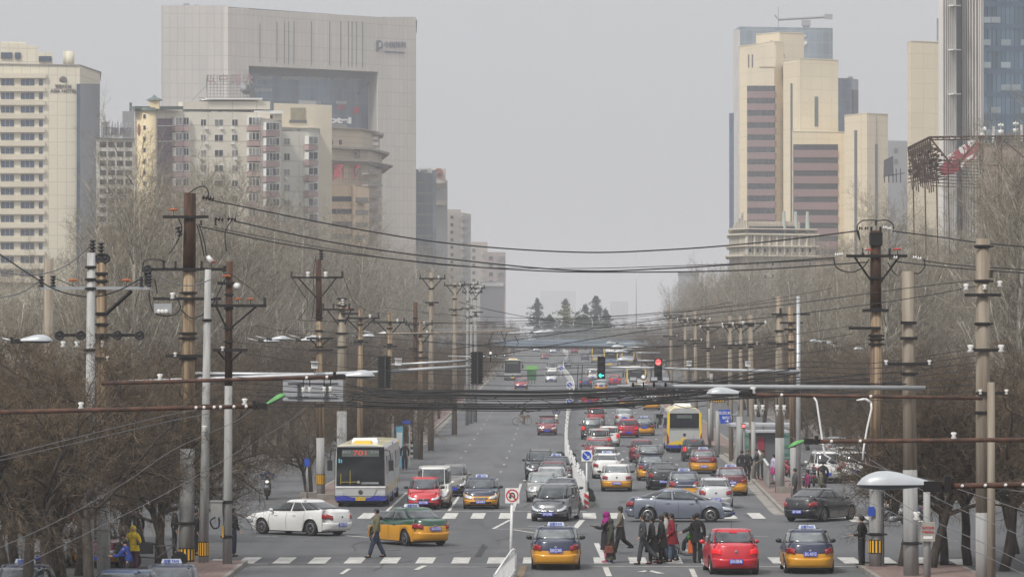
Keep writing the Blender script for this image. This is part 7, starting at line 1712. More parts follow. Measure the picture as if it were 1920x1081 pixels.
    # rear face
    f = MB(); f.slab([(-a-.03,b*.90,1.72),(-a-.03,-b*.90,1.72),(-a-.01,-b*.86,2.78),(-a-.01,b*.86,2.78)], (.05,0,0)); f.build('rear_window', 'bus_glass', T)
    f = MB(); f.slab([(-a-.04,.55,2.42),(-a-.04,-.55,2.42),(-a-.04,-.55,2.66),(-a-.04,.55,2.66)], (.012,0,0)); f.build('route_display', 'display_dark', T)
    for sy in (-1, 1):
        y0, y1 = sy*b*.85, sy*b*1.0
        f = MB(); f.slab([(-a-.035,y0,.8),(-a-.035,y1*.985,.8),(-a-.035,y1*.97,2.84),(-a-.035,y0*.98,2.84)], (.06,0,0)); f.build('corner_panel', paint((.80,.54,.02),.4), T)
        f = MB(); f.slab([(-a-.05,sy*b*.88,.62),(-a-.05,sy*b*1.0,.62),(-a-.05,sy*b*1.0,1.45),(-a-.05,sy*b*.90,1.1)], (.07,0,0)); f.build('taillight', 'taillight', T)
    f = MB(); f.slab([(-a-.035,b*.88,.62),(-a-.035,-b*.88,.62),(-a-.035,-b*.88,1.62),(-a-.035,b*.88,1.62)], (.04,0,0)); f.build('engine_cover', P1, T)
    f = MB(); f.slab([(-a-.045,b*.86,1.60),(-a-.045,-b*.86,1.60),(-a-.045,-b*.86,1.64),(-a-.045,b*.86,1.64)], (.03,0,0)); f.build('seam', 'black_plastic', T)
    f = MB(); f.slab([(-a-.045,b*.9,.50),(-a-.045,-b*.9,.50),(-a-.045,-b*.9,.66),(-a-.045,-b*.3,.62),(-a-.045,b*.3,.86),(-a-.045,b*.9,.66)], (.03,0,0)); f.build('yellow_swoosh', paint((.68,.47,.03),.4), T)
    f = MB(); f.slab([(-a-.05,b*.96,.30),(-a-.05,-b*.96,.30),(-a-.05,-b*.96,.52),(-a-.05,b*.96,.52)], (.05,0,0)); f.build('bumper', P3, T)
    f = MB(); f.box((-a-.06, 0, .92), (.02, .46, .2)); f.build('licence_plate', 'plate_yellow', T)
    f = MB(); f.lathe([(.11,0),(.11,.02),(.07,.02),(.07,0)], (-a-.04,0,1.25), (-1,0,0), 12); f.build('badge', 'dark_grey', T)
    # sides
    for sy in (-1, 1):
        for i in range(int(L/1.35)):
            x0 = -a+.55+i*1.35
            if x0+1.2 > a-.2: break
            if sections > 1 and -a*.28 < x0+.6 < -a*.02: continue
            f = MB(); f.box((x0+.6, sy*(b-.012), 2.02), (1.2, .05, .86)); f.build('side_window', 'bus_glass', T)
        for x0 in ((a-1.0),(a*.02)) if sections == 1 else ((a-1.0), a*.35, -a*.55):
            if sy < 0:
                f = MB(); f.box((x0, sy*(b-.005), 1.5), (1.1, .05, 2.2)); f.build('door', 'bus_glass', T)
        f = MB(); f.box((0 if sections == 1 else a*.4, sy*(b-.006), .86), (L*.9 if sections == 1 else a*.9, .04, .3)); f.build('side_band', P2, T)
        for xw in ((a-2.4, -a+2.8) if sections == 1 else (a-2.3, a*.05, -a+2.6)):
            w = MB(); w.lathe([(.3,-.12),(.46,-.13),(.48,0),(.46,.13),(.3,.12)], (xw, sy*(b-.12), .48), (0,sy,0), 18); wo_ = w.build('wheel', 'tyre', T, True)
            w = MB(); w.lathe([(.29,0),(.27,.03),(.12,.0),(.1,.05)], (xw, sy*(b+.0), .48), (0,sy,0), 14); w.build('rim', 'rim', wo_)
    u = MB(); u.box((0,0,.38), (L-.4, W-.5, .4)); u.build('underbody', 'black_plastic', T)
    u = MB(); u.box((a-2.6, 0, H+.06), (1.3, .9, .12), taper=.85); u.build('roof_hatch', mat('hatch_yellow', (.68,.42,.03), .5), T)
    u = MB(); u.box((a-5.2, 0, H+.10), (1.6, 1.3, .2), taper=.9); u.build('roof_unit', 'white_paint', T)
    return T
d0 = 205
bus('articulated_bus', 'articulated grey, yellow and blue city bus coming toward the stop line with route number 701', (X(687, d0)-.18, d0+8.5, 0), TOWARD, L=17, W=2.5, H=3.0, sections=2, front=True)
g = G(1283, 848); bus('city_bus', 'white, yellow and blue city bus seen from behind beside the right kerb', (g.x+.07, g.y+5.7, gz(g.y+5.7)), AWAY, front=False, roof=(.68,.58,.28), H=3.2)
def fbus(px, py, label, tw, col, nm='city_bus'):
    g = G(px, py); return bus(nm, label, (g.x, g.y+5.5, gz(g.y+5)), TOWARD if tw else AWAY, front=False, col=col, group='distant buses up the hill', H=3.0, W=2.5)
fbus(962, 713, 'far oncoming bus with dark windscreen at the left kerb', 1, ((.35,.38,.36),(.3,.3,.3),(.1,.1,.12)))
fbus(1194, 735, 'far white bus with dark rear window behind the right traffic light', 0, ((.6,.6,.58),(.6,.6,.58),(.2,.2,.22)))
fbus(1146, 690, 'far blue bus with an orange band right of the green arrow light', 0, ((.16,.22,.34),(.5,.2,.08),(.08,.14,.3)))
fbus(1122, 680, 'far pale bus left of the blue bus under the footbridge', 0, ((.36,.38,.40),(.3,.3,.3),(.12,.12,.14)))
fbus(1178, 683, 'far blue and white bus right of the blue bus with the orange band', 0, ((.42,.46,.54),(.1,.15,.4),(.1,.15,.4)))
# ------------------------------------------------------------------ people and two-wheelers
def skin_mesh(name, joints, edges, mat_, parent, sub=1, smooth=True):
    """one continuous surface grown round a skeleton: joints = [(Vector, rx, ry)], edges = [(i, j)], root 0"""
    me = bpy.data.meshes.new(name); me.from_pydata([tuple(j[0]) for j in joints], edges, [])
    o = bpy.data.objects.new(name, me)
    m = o.modifiers.new('skin', 'SKIN'); m.use_smooth_shade = smooth; m.branch_smoothing = .4
    if not me.skin_vertices:
        import bmesh as _b
        bm = _b.new(); bm.from_mesh(me); bm.verts.layers.skin.verify(); bm.to_mesh(me); bm.free()
    for i, j in enumerate(joints):
        sv = me.skin_vertices[0].data[i]; sv.radius = (j[1], j[2]); sv.use_root = (i == 0)
    if sub: s = o.modifiers.new('sub', 'SUBSURF'); s.levels = sub; s.render_levels = sub
    out = baked(o)
    bpy.data.objects.remove(o); bpy.data.meshes.remove(me)
    out.materials.clear(); out.materials.append(M(mat_) if isinstance(mat_, str) else mat_); out.name = name
    return link(name, out, parent)
def person(label, loc, yaw, top=(.05,.05,.055), low=(.04,.04,.05), shoe=(.015,.014,.014), H=1.70, walk=0.0, arms=((0,15),(0,15)), knees=None, hips=None, coat=0, hair='short', hairc='hair', skin='skin', sit=0.0, lean=0.0, bag=None, group=None, head_yaw=0.0, inner=None, skirt=None, female=False, extra=None):
    """faces +X; arms = (swing forward deg, elbow bend deg) for left and right; hips/knees = leg angles in degrees"""
    s = H/1.70; T = thing('person', label, 'person', loc, yaw, group)
    if hips is None: hips = (walk, -walk*.9)
    if knees is None: knees = (8 if walk else 2, 18 if walk else 2)
    lz = .93
    def leg(side, h, kn):
        h, kn = radians(h), radians(kn); hp = Vector((0, side*.095, lz-.02)); k_ = hp+Vector((sin(h)*.43, 0, -cos(h)*.43)); a = k_+Vector((sin(h-kn)*.41, 0, -cos(h-kn)*.41)); return hp, k_, a
    legs = [leg(1, hips[0], knees[0]), leg(-1, hips[1], knees[1])]
    low_ = min(l[2].z for l in legs)-.075 if not sit else 0
    off = Vector((0,0,-low_+0.0)) if not sit else Vector((0,0,sit-lz+.06))
    ln = radians(lean); up = Vector((sin(ln), 0, cos(ln))); pel = Vector((0,0,lz))
    ch = pel+up*.36; nk = pel+up*.545; hd = nk+up*.115+Vector((sin(ln)*.03+.015,0,0))
    J = []; E_ = []
    def add(v, rx, ry=None, par=None):
        J.append(((v+off)*s, rx*s, (ry or rx)*s))
        if par is not None: E_.append((par, len(J)-1))
        return len(J)-1
    w = .175 if female else .20
    ip = add(pel, .125, .10); iw = add(pel+up*.17, .11, .085, ip); ic = add(ch, .135, .10, iw); inn = add(nk-up*.02, .055, .055, ic); ih0 = add(nk+up*.06, .05, .052, inn)
    ih = add(hd-up*.01, .080, .092, ih0); ih2 = add(hd+up*.08, .080, .090, ih); ih3 = add(hd+up*.125, .045, .055, ih2)
    fy = head_yaw; fd = Vector((cos(fy), sin(fy), 0)); add(hd+fd*.085-up*.0, .012, .014, ih); 
    hands = []; armpts = []
    for side, (sw, el), in ((1, arms[0]), (-1, arms[1])):
        a, e = radians(sw), radians(sw+el); sh = nk-up*.085+Vector((0, side*w, 0)); elb = sh+Vector((sin(a)*.28, side*.05, -cos(a)*.28)); wr = elb+Vector((sin(e)*.25, -side*.01, -cos(e)*.25)); dr = (wr-elb).normalized()
        i0 = add(sh, .043, .043, ic); i1 = add(elb, .042, .042, i0); i2 = add(wr, .027, .030, i1); pm = wr+dr*.07; i3 = add(pm, .022, .034, i2)
        ft = Vector((0, 1, 0)); dn = dr.cross(ft).normalized()
        for k_, (o_, L_) in enumerate(((-.026,.066),(-.009,.078),(.009,.072),(.025,.056))):
            f0 = pm+dr*.035+ft*o_; f1 = f0+dr*L_*.5+dn*.008; f2 = f1+dr*L_*.35+dn*.022; i = add(f0, .010, .010, i3); i = add(f1, .009, .009, i); add(f2, .007, .007, i)
        th = wr+dr*.03-dn*.0+ft*(-side)*.03; i = add(th, .011, .011, i2); add(th+dr*.04+ft*(-side)*.02+dn*.01, .009, .009, i)
        hands.append((pm+off)*s); armpts.append((sh, elb, wr))
    for hp, k_, a in legs:
        i0 = add(hp, .085, .085, ip); i1 = add(k_, .055, .058, i0); i2 = add(a, .038, .042, i1); add(a+Vector((.10,0,-.045)), .035, .03, i2)
    skin_mesh('body', J, E_, skin, T)
    # clothes: trousers, top, shoes
    q = [((pel+off)*s, .160*s, .130*s), ((pel+up*.12+off)*s, .150*s, .12*s)]; ed = [(0,1)]
    for hp, k_, a in legs:
        b0 = len(q); q += [((hp+off-Vector((0,0,.05)))*s, .108*s, .108*s), ((k_+off)*s, .086*s, .088*s), ((a+off+Vector((0,0,.0)))*s, .078*s, .078*s)]; ed += [(0,b0),(b0,b0+1),(b0+1,b0+2)]
    if low is not None: skin_mesh('trousers', q, ed, cloth(low), T)
    hem = .10 if not coat else 0
    q = [((pel+up*(-.07)+off)*s, .178*s, .150*s), ((pel+up*.17+off)*s, .158*s, .128*s), ((ch+off)*s, .175*s, .142*s), ((nk-up*.085+off)*s, .165*s, .125*s), ((nk-up*.0+off)*s, .085*s, .08*s), ((nk+up*.035+off)*s, .070*s, .070*s)]; ed = [(0,1),(1,2),(2,3),(3,4),(4,5)]
    for sh, elb, wr in armpts:
        b0 = len(q); q += [((sh+off-up*.015)*s, .098*s, .096*s), ((elb+off)*s, .066*s, .066*s), ((wr+off)*s, .050*s, .050*s)]; ed += [(3,b0),(b0,b0+1),(b0+1,b0+2)]
    skin_mesh('jacket', q, ed, cloth(top), T)
    if coat or skirt:
        L_ = coat or skirt[1]; b = MB(); rows = []
        z0 = lz+.12 if coat else lz+.05
        for i in range(6):
            t = i/5; z = z0-L_*t; rx_, ry_ = (.170+.045*t+ (abs(radians(hips[0]-hips[1]))*.22*t)), .205+.04*t
            if not coat: rx_, ry_ = .135+.07*t, .165+.06*t
            rows.append([((Vector((rx_*cos(a_)*(1+.04*sin(5*a_)*t), ry_*sin(a_)*(1+.03*cos(6*a_)*t), z))+off)*s) for a_ in [2*pi*k_/18 for k_ in range(18)]])
        b.grid(rows, closed=True); b.build('coat_skirt' if coat else 'skirt', cloth(top if coat else skirt[0]), T, True)
    b = MB()
    for hp, k_, a in legs:
        c = (a+off+Vector((.055,0,-.045)))*s; b.ball(c, (.135*s,.048*s,.036*s), 10, 5)
        b.ball((a+off+Vector((-.01,0,-.01)))*s, (.055*s,.05*s,.06*s), 8, 5)
    b.build('shoes', cloth(shoe), T, True)
    hc = (hd+off)*s
    b = MB()
    if hair == 'short': b.ball(hc+Vector((-.014,0,.055))*s-fd*.012*s, (.104*s,.100*s,.096*s), 12, 7)
    elif hair == 'bob': b.ball(hc-fd*.018*s+Vector((0,0,.045))*s, (.105*s,.100*s,.105*s), 12, 7); b.ball(hc-fd*.06*s+Vector((0,0,-.05))*s, (.06*s,.09*s,.08*s), 10, 6)
    elif hair == 'long': b.ball(hc-fd*.018*s+Vector((0,0,.045))*s, (.100*s,.096*s,.100*s), 12, 7); b.ball(hc-fd*.085*s+Vector((0,0,-.16))*s, (.05*s,.09*s,.24*s), 10, 7)
    elif hair in ('scarf','hood'):
        b.ball(hc-fd*.02*s+Vector((0,0,.035))*s, (.118*s,.112*s,.125*s), 12, 7); b.ball((nk-up*.10+off)*s, (.17*s,.22*s,.15*s), 12, 6); b.ball((nk-up*.0+off)*s-fd*.02*s, (.11*s,.12*s,.12*s), 10, 6)
    elif hair == 'helmet': b.ball(hc-fd*.01*s+Vector((0,0,.045))*s, (.135*s,.125*s,.135*s), 14, 8)
    b.build({'scarf':'headscarf','hood':'hood','helmet':'helmet'}.get(hair,'hair'), hairc if isinstance(hairc, str) else cloth(hairc), T, True)
    if hair in ('scarf','hood','helmet'):
        b = MB(); b.ball(hc+fd*.055*s+Vector((0,0,.01))*s, (.068*s,.066*s,.085*s), 10, 6); b.build('face', skin, T, True)
    ex = .122 if hair in ('scarf','hood','helmet') else .088
    sd_ = Vector((-sin(fy), cos(fy), 0))
    for e in (1,-1):
        b = MB(); b.ball(hc+(fd*ex+sd_*e*.030+Vector((0,0,.035)))*s, (.009*s,.012*s,.007*s), 6, 4); b.build('eye','hair',T,True)
    b = MB(); b.ball(hc+(fd*(ex-.002)+Vector((0,0,-.035)))*s, (.008*s,.022*s,.006*s), 6, 4); b.build('mouth',mat('lip',(.25,.08,.07),.6),T,True)
    if hair in ('short','bob'):
        for e in (1,-1): b = MB(); b.ball(hc+(sd_*e*.082+Vector((0,0,.02)))*s, (.014*s,.010*s,.026*s), 6, 4); b.build('ear',skin,T,True)
    T['_h'] = [list(h) for h in hands]
    return T, hands
def world_of(T, v): return Vector(T.location)+Matrix.Rotation(T.rotation_euler.z, 3, 'Z') @ Vector(v)
def bag(label, T, hand, size, col, name='handbag', drop=.25, mount=None):
    p = world_of(T, hand); B_ = thing(name, label, 'bag', (p.x, p.y, p.z-drop-size[2]/2), T.rotation_euler.z)
    b = MB(); b.box((0,0,0),size,taper=.78); b.v = [(x, y, z) for x, y, z in b.v]
    o = b.build('body', cloth(col), B_); m = o.modifiers.new('bevel','BEVEL'); m.width = .03; m.segments = 2
    b = MB(); b.tube([(-size[0]*.3,0,size[2]/2-.02),(-size[0]*.15,0,drop+size[2]/2-.04),(0,0,drop+size[2]/2),(size[0]*.15,0,drop+size[2]/2-.04),(size[0]*.3,0,size[2]/2-.02)],.012,5); b.build('handle', cloth(tuple(c*.6 for c in col)), B_)
    return B_
def foot(px, py): g = G(px, py); return (g.x, g.y, g.z+.021)
L_, R_ = pi, 0.0            # facing picture-left / picture-right
person('man in an olive jacket and jeans walking left past the green taxi', foot(706,1045), L_+.25, (.17,.165,.085), (.035,.05,.09), walk=20, arms=((8,14),(-12,16)), hips=(22,-16), knees=(6,10), head_yaw=.9, H=1.78, inner=1)
T,h = person('woman in a magenta headscarf and black robe over pink trousers, pointing left on the crossing', foot(1137,1054), L_-.1, (.025,.02,.03), (.62,.05,.22), coat=.62, hair='scarf', hairc=(.33,.015,.20), skin='skin_dark', arms=((35,70),(0,10)), H=1.76, shoe=(.5,.1,.2), female=True)
T,h = person('woman in a dark green headscarf and long brown skirt in front of the magenta scarf', foot(1145,1054.5), L_+.15, (.06,.065,.045), None, skirt=((.055,.05,.035),.86), hair='scarf', hairc=(.05,.055,.04), skin='skin_dark', arms=((5,10),(-5,12)), H=1.52, shoe=(.07,.10,.20), female=True)
bag('brown leather handbag hanging from the woman in the dark green headscarf', T, h[0], (.34,.16,.26), (.20,.06,.04), drop=.12)
b = MB()
T,h = person('woman in a beige jacket and black skirt walking left behind the two headscarves', foot(1163,1036), L_+.1, (.19,.165,.125), (.015,.015,.018), skirt=((.015,.015,.02),.45), hair='bob', hairc='hair', walk=16, arms=((18,20),(-8,10)), H=1.72, female=True, coat=0, knees=(4,40))
bag('olive green shoulder bag carried by the woman in beige', T, h[1], (.34,.12,.24), (.13,.15,.05), drop=.06)
person('man in a dark grey suit striding left at the head of the group', foot(1205,1058), L_, (.045,.05,.055), (.05,.055,.06), walk=19, arms=((-14,60),(-8,20)), hips=(12,-30), knees=(4,12), H=1.74, head_yaw=.1)
person('woman in a knee-length black coat and red shoes behind the man in the grey suit', foot(1222,1057), L_+.1, (.012,.013,.014), (.012,.012,.013), coat=.62, hair='bob', arms=((-10,40),(-4,14)), walk=8, H=1.64, shoe=(.16,.02,.02), head_yaw=.3, female=True)
T,h = person('person in a black leather coat holding a phone behind the woman in black', foot(1240,1056), L_, (.016,.016,.018), (.012,.012,.013), coat=.5, hair='bob', arms=((-2,18),(2,12)), H=1.68, walk=5, female=True)
bag('orange carrier bag beside the person in the leather coat', T, h[1], (.24,.12,.34), (.42,.10,.03), drop=.08)
T,h = person('woman with glasses and a white blouse half hidden behind the red coat', foot(1248,1050), L_+.1, (.45,.42,.40), (.05,.06,.10), hair='long', arms=((5,80),(4,14)), H=1.70, head_yaw=.3, female=True)
person('woman in a dark red coat and blue jeans with long black hair', foot(1259,1053), L_+.15, (.24,.012,.022), (.09,.13,.19), coat=.42, hair='long', arms=((-8,60),(2,14)), walk=8, H=1.70, head_yaw=.4, female=True)
T,h = person('man standing at the kerb in black with arms folded beside the striped right pole', foot(1615,1064), L_-.5, (.016,.017,.02), (.02,.02,.024), arms=((-12,95),(-10,92)), H=1.76, head_yaw=.8)
person('young man in black at the left seen from the side beside the junction box', foot(437,1043), L_+2.6, (.02,.02,.022), (.035,.05,.09), arms=((-5,40),(2,14)), H=1.74, shoe=(.05,.03,.02))
# e-scooter and its rider
def scooter(label, loc, yaw, col, rider=None, name='electric_scooter', s=1.0, cat='scooter'):
    T = thing(name, label, cat, loc, yaw); 
    for x in (-.62,.62):
        w = MB(); w.lathe([(.14,-.05),(.22,-.055),(.235,0),(.22,.055),(.14,.05)],(x,0,.235),(0,1,0),18); wo_ = w.build('wheel','tyre',T,True); r = MB(); r.lathe([(.13,-.03),(.13,.03),(.04,.04)],(x,0,.235),(0,1,0),12); r.build('rim','rim',wo_,True)
    b = MB(); b.tube([(.62,0,.30),(.52,0,.62),(.44,0,.98)],[.05,.045,.04],8); b.build('fork','dark_grey',T,True)
    b = MB(); b.tube([(.50,0,.72),(.42,0,.50),(.30,0,.30),(.0,0,.26),(-.2,0,.30)],[.13,.15,.14,.14,.13],10); b.build('leg_shield',paint(col),T,True)
    b = MB(); b.ball((-.38,0,.50),(.36,.15,.20),12,7); b.build('rear_body',paint(col),T,True); b = MB(); b.ball((-.30,0,.72),(.34,.15,.08),12,6); b.build('seat','black_plastic',T,True)
    b = MB(); b.ball((.50,0,.86),(.12,.14,.13),10,6); b.build('headlamp_cowl',paint(col),T,True); b = MB(); b.ball((.60,0,.88),(.05,.08,.06),8,5); b.build('headlight','headlight_lit' if rider == 'lit' else 'headlight',T,True)
    b = MB(); b.tube([(.40,-.32,1.02),(.46,-.1,1.0),(.46,.1,1.0),(.40,.32,1.02)],.022,6); b.build('handlebar','black_plastic',T,True)
    for sy in (-1,1): b = MB(); b.tube([(.43,sy*.22,1.02),(.42,sy*.30,1.20)],.01,4); b.ball((.42,sy*.32,1.24),(.03,.07,.05),8,5); b.build('mirror','black_plastic',T,True)
    b = MB(); b.box((-.78,0,.55),(.05,.2,.08)); b.build('taillight','taillight',T)
    return T
f0 = foot(1290,1049); scooter('silver and black electric scooter with a rider at the right end of the group', f0, L_-.05, (.35,.36,.38))
person('man in black riding the electric scooter at the right end of the group', (f0[0]+.30, f0[1], f0[2]), L_-.05, (.016,.017,.02), (.02,.022,.024), sit=.74, hips=(78,78), knees=(70,70), arms=((52,12),(52,12)), lean=8, H=1.72, head_yaw=.3)
T,h = person('person in black with back turned, holding an orange bag beside the scooter', foot(1307,1054), pi/2-.3, (.012,.013,.015), (.014,.014,.016), coat=.35, hair='short', arms=((5,20),(5,20)), H=1.72)
Bg = bag('bright orange shopping bag with leafy greens beside the scooter', T, h[0], (.50,.20,.46), (.55,.12,.03), 'shopping_bag', .06)
T = thing('vegetables','bunch of leafy greens sticking out of the orange bag','vegetables',tuple(Vector(Bg.location)+Vector((0,0,.26)))); b = MB(); rv = random.Random(9)
for i in range(70):
    p = Vector((rv.uniform(-.2,.2),rv.uniform(-.08,.08),rv.uniform(0,.22))); e = Vector((rv.gauss(0,1),rv.gauss(0,1),rv.gauss(0,1))).normalized()*.06; f_ = Vector((rv.gauss(0,1),rv.gauss(0,1),1)).normalized()*.06; b.quad(p-e,p+f_,p+e,p-f_)
b.build('leaves',mat('fresh_green',(.10,.30,.05),.7,0,.4,9),T)
f0 = foot(501,935); T = scooter('grey motor scooter coming toward the camera on the left side road', f0, -pi/2+.05, (.30,.31,.33), 'lit')
person('scooter rider in a blue jacket and pale helmet on the left side road', (f0[0]-.0, f0[1]+.28, f0[2]), -pi/2+.05, (.05,.09,.17), (.03,.033,.04), sit=.74, hips=(72,72), knees=(70,70), arms=((55,10),(55,10)), H=1.75, hair='helmet', hairc=(.45,.50,.56))
# bicycle
def bicycle(label, loc, yaw, col, name='bicycle', cat='bicycle'):
    T = thing(name, label, cat, loc, yaw)
    for x in (-.52,.52):
        b = MB(); R0 = .33; b.grid([[(x+r*cos(2*pi*k_/20), y, .34+r*sin(2*pi*k_/20)) for k_ in range(20)] for r, y in ((.345,0),(.33,.018),(.315,0),(.33,-.018),(.345,0))], closed=True); wo_ = b.build('wheel','tyre',T,True)
        b = MB()
        for k_ in range(10): b.cyl((x,0,.34),(x+.32*cos(pi*k_/5),0,.34+.32*sin(pi*k_/5)),.004,n=3)
        b.build('spokes','pale_metal',wo_)
    b = MB(); a_, c_, d_, e_, f_ = (-.52,0,.34), (-.08,0,.30), (-.18,0,.78), (.38,0,.80), (.52,0,.34)
    for u, v in ((a_,c_),(c_,d_),(a_,d_),(d_,e_),(c_,e_),(e_,f_)): b.cyl(u,v,.018,n=6)
    b.build('frame',cloth(col),T); b = MB(); b.ball((-.2,0,.86),(.13,.08,.04),8,5); b.build('saddle','black_plastic',T,True)
    b = MB(); b.tube([(.38,0,.80),(.36,0,1.0)],.015,6); b.tube([(.28,-.26,1.0),(.38,0,1.02),(.28,.26,1.0)],.014,6); b.build('handlebar','pale_metal',T,True)
    b = MB(); b.box((.55,0,.82),(.26,.3,.2),taper=1.15); b.build('basket',cloth((.20,.12,.07)),T)
    b = MB(); b.cyl((-.08,-.06,.30),(-.08,.06,.30),.05,n=10); b.box((-.0,.12,.18),(.1,.08,.02)); b.box((-.16,-.12,.42),(.1,.08,.02)); b.build('pedals','dark_grey',T)
    return T
f0 = foot(979,797); bicycle('brown bicycle crossing the empty lanes from the left', f0, 0.06, (.20,.12,.07))
person('cyclist in dark clothes bent over the brown bicycle', (f0[0]-.12,f0[1],f0[2]), .06, (.03,.035,.035), (.22,.15,.09), sit=.90, hips=(60,35), knees=(75,40), arms=((62,8),(62,8)), lean=32, H=1.7)
f0 = foot(1043,797); scooter('cream motor scooter following the old red sedan', f0, -pi/2, (.55,.53,.38), 'lit')
person('scooter rider in blue behind the old red sedan', (f0[0],f0[1]+.28,f0[2]), -pi/2, (.07,.10,.22), (.03,.03,.04), sit=.74, hips=(72,72), knees=(70,70), arms=((50,15),(50,15)), H=1.7, hair='helmet', hairc=(.03,.03,.03))
# left corner group
T,h = person('person in a yellow hooded jacket and face mask at the lower left', foot(250,1078), -pi/2, (.68,.50,.02), (.10,.03,.06), hair='hood', hairc=(.68,.50,.02), arms=((30,70),(30,70)), H=1.62, coat=.2)
person('person in a royal blue jacket with green collar bending by the blue car', (X(244,135), 135, 0), L_-.4, (.018,.05,.26), (.02,.02,.03), lean=18, arms=((30,60),(30,60)), H=1.6, hips=(10,10))
person('seated person in grey with dark hair below the yellow hood', (X(232,140), 140, 0), -pi/2-.3, (.07,.075,.08), (.03,.03,.04), arms=((20,40),(20,40)), H=1.5)
person('young man in black with back to the camera above the yellow hood', (X(256,158), 158, 0.02), pi/2, (.02,.02,.022), (.03,.03,.04), arms=((5,20),(5,20)), H=1.72)
person('woman with short brown hair beside the young man in black at the left', (X(240,160), 160, 0.02), -pi/2+.4, (.05,.045,.05), (.20,.19,.17), hair='bob', hairc=(.05,.02,.012), arms=((5,30),(5,30)), H=1.72)
person('dark figure half hidden by the striped poles at the left corner', (X(328,158),158,.02), 0, (.02,.02,.025), (.02,.02,.025), H=1.72)
person('dark figure seen between the two striped poles', (X(368,157),157,.02), 0, (.02,.02,.022), (.02,.02,.022), H=1.68)
person('cargo tricycle rider in dark clothes behind the left branches', (X(276,196),196,.02), L_, (.05,.045,.045), (.06,.07,.10), sit=.85, hips=(60,40), knees=(60,40), arms=((55,15),(55,15)), H=1.7)
def trike(label, px, d, yaw, col):
    g0 = gz(d); T = thing('cargo_tricycle', label, 'tricycle', (X(px,d),d,g0), yaw)
    for x, y in ((.95,0),(-.65,.42),(-.65,-.42)):
        w = MB(); w.lathe([(.2,-.03),(.28,-.04),(.29,0),(.28,.04),(.2,.03)],(x,y,.29),(0,1,0),16); w.build('wheel','tyre',T,True)
    b = MB(); b.box((-.6,0,.55),(1.3,.95,.06)); 
    for e in (1,-1): b.box((-.6,e*.46,.72),(1.3,.04,.32))
    b.box((-1.24,0,.72),(.04,.95,.32)); b.build('cargo_bed',cloth(col),T)
    b = MB()
    for u, v in (((.95,0,.3),(.75,0,.95)),((.78,0,.8),(.1,0,.75)),((.1,0,.75),(.2,0,.35)),((.2,0,.35),(.78,0,.8)),((.2,0,.35),(-.6,0,.4))): b.cyl(u,v,.025,n=6)
    b.build('frame','dark_grey',T); b = MB(); b.tube([(.66,-.28,1.0),(.78,0,.97),(.66,.28,1.0)],.018,5); b.build('handlebar','dark_grey',T); b = MB(); b.ball((.05,0,.84),(.13,.1,.05),8,5); b.build('saddle','black_plastic',T,True); return T
trike('cargo tricycle pedalled across the street behind the left branches', 283, 196, L_, (.05,.05,.05)); trike('dark cargo tricycle beside the person in yellow', 285, 148, .1, (.04,.04,.045))
g = G(1236,802); T = trike('covered grey cargo tricycle left of the city bus', 1236, g.y, pi/2+.1, (.20,.21,.21)); b = MB(); b.box((-.6,0,1.25),(1.3,.95,.05)); b.box((-.6,.45,.95),(1.3,.03,.6)); b.box((-.6,-.45,.95),(1.3,.03,.6)); b.box((0.0,0,.95),(.03,.9,.6)); b.build('cover',cloth((.20,.21,.21)),T)
g = G(997,718); T = trike('small green three-wheeled truck with a bright green roof board up the street', 997, g.y, -pi/2, (.03,.10,.05)); b = MB(); b.box((.3,0,1.1),(1.0,1.3,1.4)); b.build('cabin',cloth((.04,.14,.06)),T); b = MB(); b.box((.55,0,2.15),(.3,1.6,.65)); b.build('roof_board',mat('bright_green',(.16,.42,.10),.5),T)
# people on the right footway and side road
GP2 = 'people on the right footway'
def pp(label, px, d, yaw, top, low, lift=.13, **k_): return person(label, (X(px,d), d, gz(d)+lift), yaw, top, low, group=GP2, **k_)
pp('stout man in a black coat walking away outside the steel railing', 1391, 238, pi/2, (.018,.02,.028), (.018,.018,.022), coat=.25, H=1.78)
pp('elderly man in black facing the camera beside the stout man', 1401, 240, -pi/2, (.02,.022,.03), (.02,.02,.024), coat=.2, H=1.74)
pp('man in dark clothes leaning his hand on the steel railing', 1421, 245, L_, (.04,.042,.045), (.04,.04,.045), arms=((34,10),(3,12)), H=1.72, lean=8)
pp('man in a khaki jacket looking left behind the steel railing', 1429, 243, L_, (.10,.10,.075), (.03,.03,.035), arms=((10,60),(10,50)), H=1.70)
pp('woman in a pale lilac top and bright pink skirt beside the thick grey pole', 1450, 236, L_+.4, (.48,.45,.58), (.5,.5,.52), skirt=((.45,.03,.22),.4), hair='long', H=1.62, female=True)
pp('man in a dark jacket whose head shows above the black sedan', 1490, 205, L_, (.06,.065,.07), (.04,.04,.05), H=1.70)
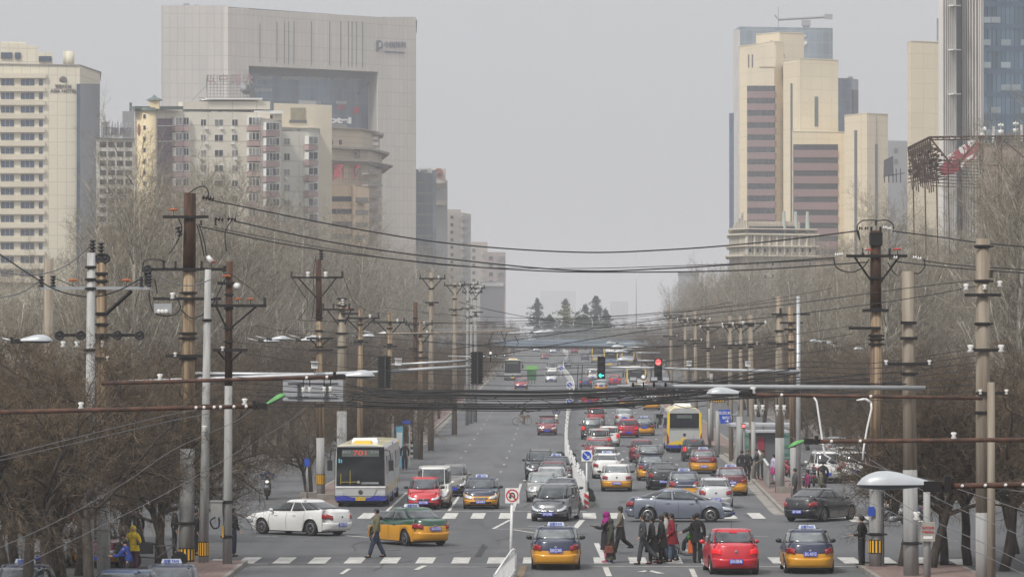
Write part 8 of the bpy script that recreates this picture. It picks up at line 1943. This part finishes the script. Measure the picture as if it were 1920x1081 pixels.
pp('woman in a magenta jacket behind the black sedan', 1514, 206, L_+.2, (.20,.02,.09), (.03,.03,.04), hair='bob', H=1.62, female=True)
pp('man in an olive jacket with a plastic bag behind the black sedan', 1539, 207, L_, (.12,.12,.075), (.04,.04,.04), H=1.74, lift=0.02)
pp('stout woman in black walking away between the pole and the white off-roader', 1543, 222, pi/2, (.015,.016,.02), (.02,.02,.022), H=1.72, lift=.02, coat=.3)
T,h = pp('person in black carrying a pale bag beyond the striped right pole', 1664, 188, L_, (.012,.012,.015), (.012,.012,.015), H=1.72, lift=.02, walk=12)
bag('pale plastic bag carried beyond the striped right pole', T, h[0], (.3,.15,.34), (.42,.36,.34), 'carrier_bag', .05)
pp('second person in black with white soles beyond the striped right pole', 1678, 188.6, pi/2, (.012,.013,.018), (.012,.012,.015), H=1.74, lift=.02, shoe=(.5,.5,.5))
GP3 = 'people waiting on the left island'
for lb, px, d, yaw, tp in (('person in black waiting between the blue panel and the kerb',759,262,-pi/2,(.02,.02,.025)),('person half hidden left of the light blue panel',742,266,-pi/2,(.04,.04,.05)),('person in blue jeans walking on the left footway under the trees',524,318,pi/2,(.04,.045,.06))):
    person(lb, (X(px,d),d,gz(d)+.13), yaw, tp, (.03,.035,.05), H=1.7, group=GP3)
for px, py, yw, cl_, lb in ((1512,915,1.3,(.30,.31,.33),'grey scooter parked on the corner behind the black sedan'),(1526,911,1.5,(.05,.05,.06),'black scooter parked beside the grey one behind the black sedan'),(1478,893,1.7,(.25,.03,.04),'red scooter parked beside the kiosk pole'),(1672,985,.3,(.28,.28,.30),'silver scooter standing beyond the striped right pole'),(1700,975,2.6,(.04,.06,.14),'blue scooter among the trunks at the right'),(150,985,.4,(.35,.05,.05),'red scooter parked under the lower left trees'),(95,990,2.7,(.30,.31,.33),'grey scooter parked under the lower left trees')):
    scooter(lb, foot(px, py), yw, cl_)
for px, py, yw, lb in ((1495,925,.2,'dark bicycle leaning near the man behind the black sedan'),(205,975,.5,'dark bicycle standing behind the brown pole at lower left')): bicycle(lb, foot(px, py), yw, (.04,.04,.05))
bpy.data.scenes.remove(_ts)
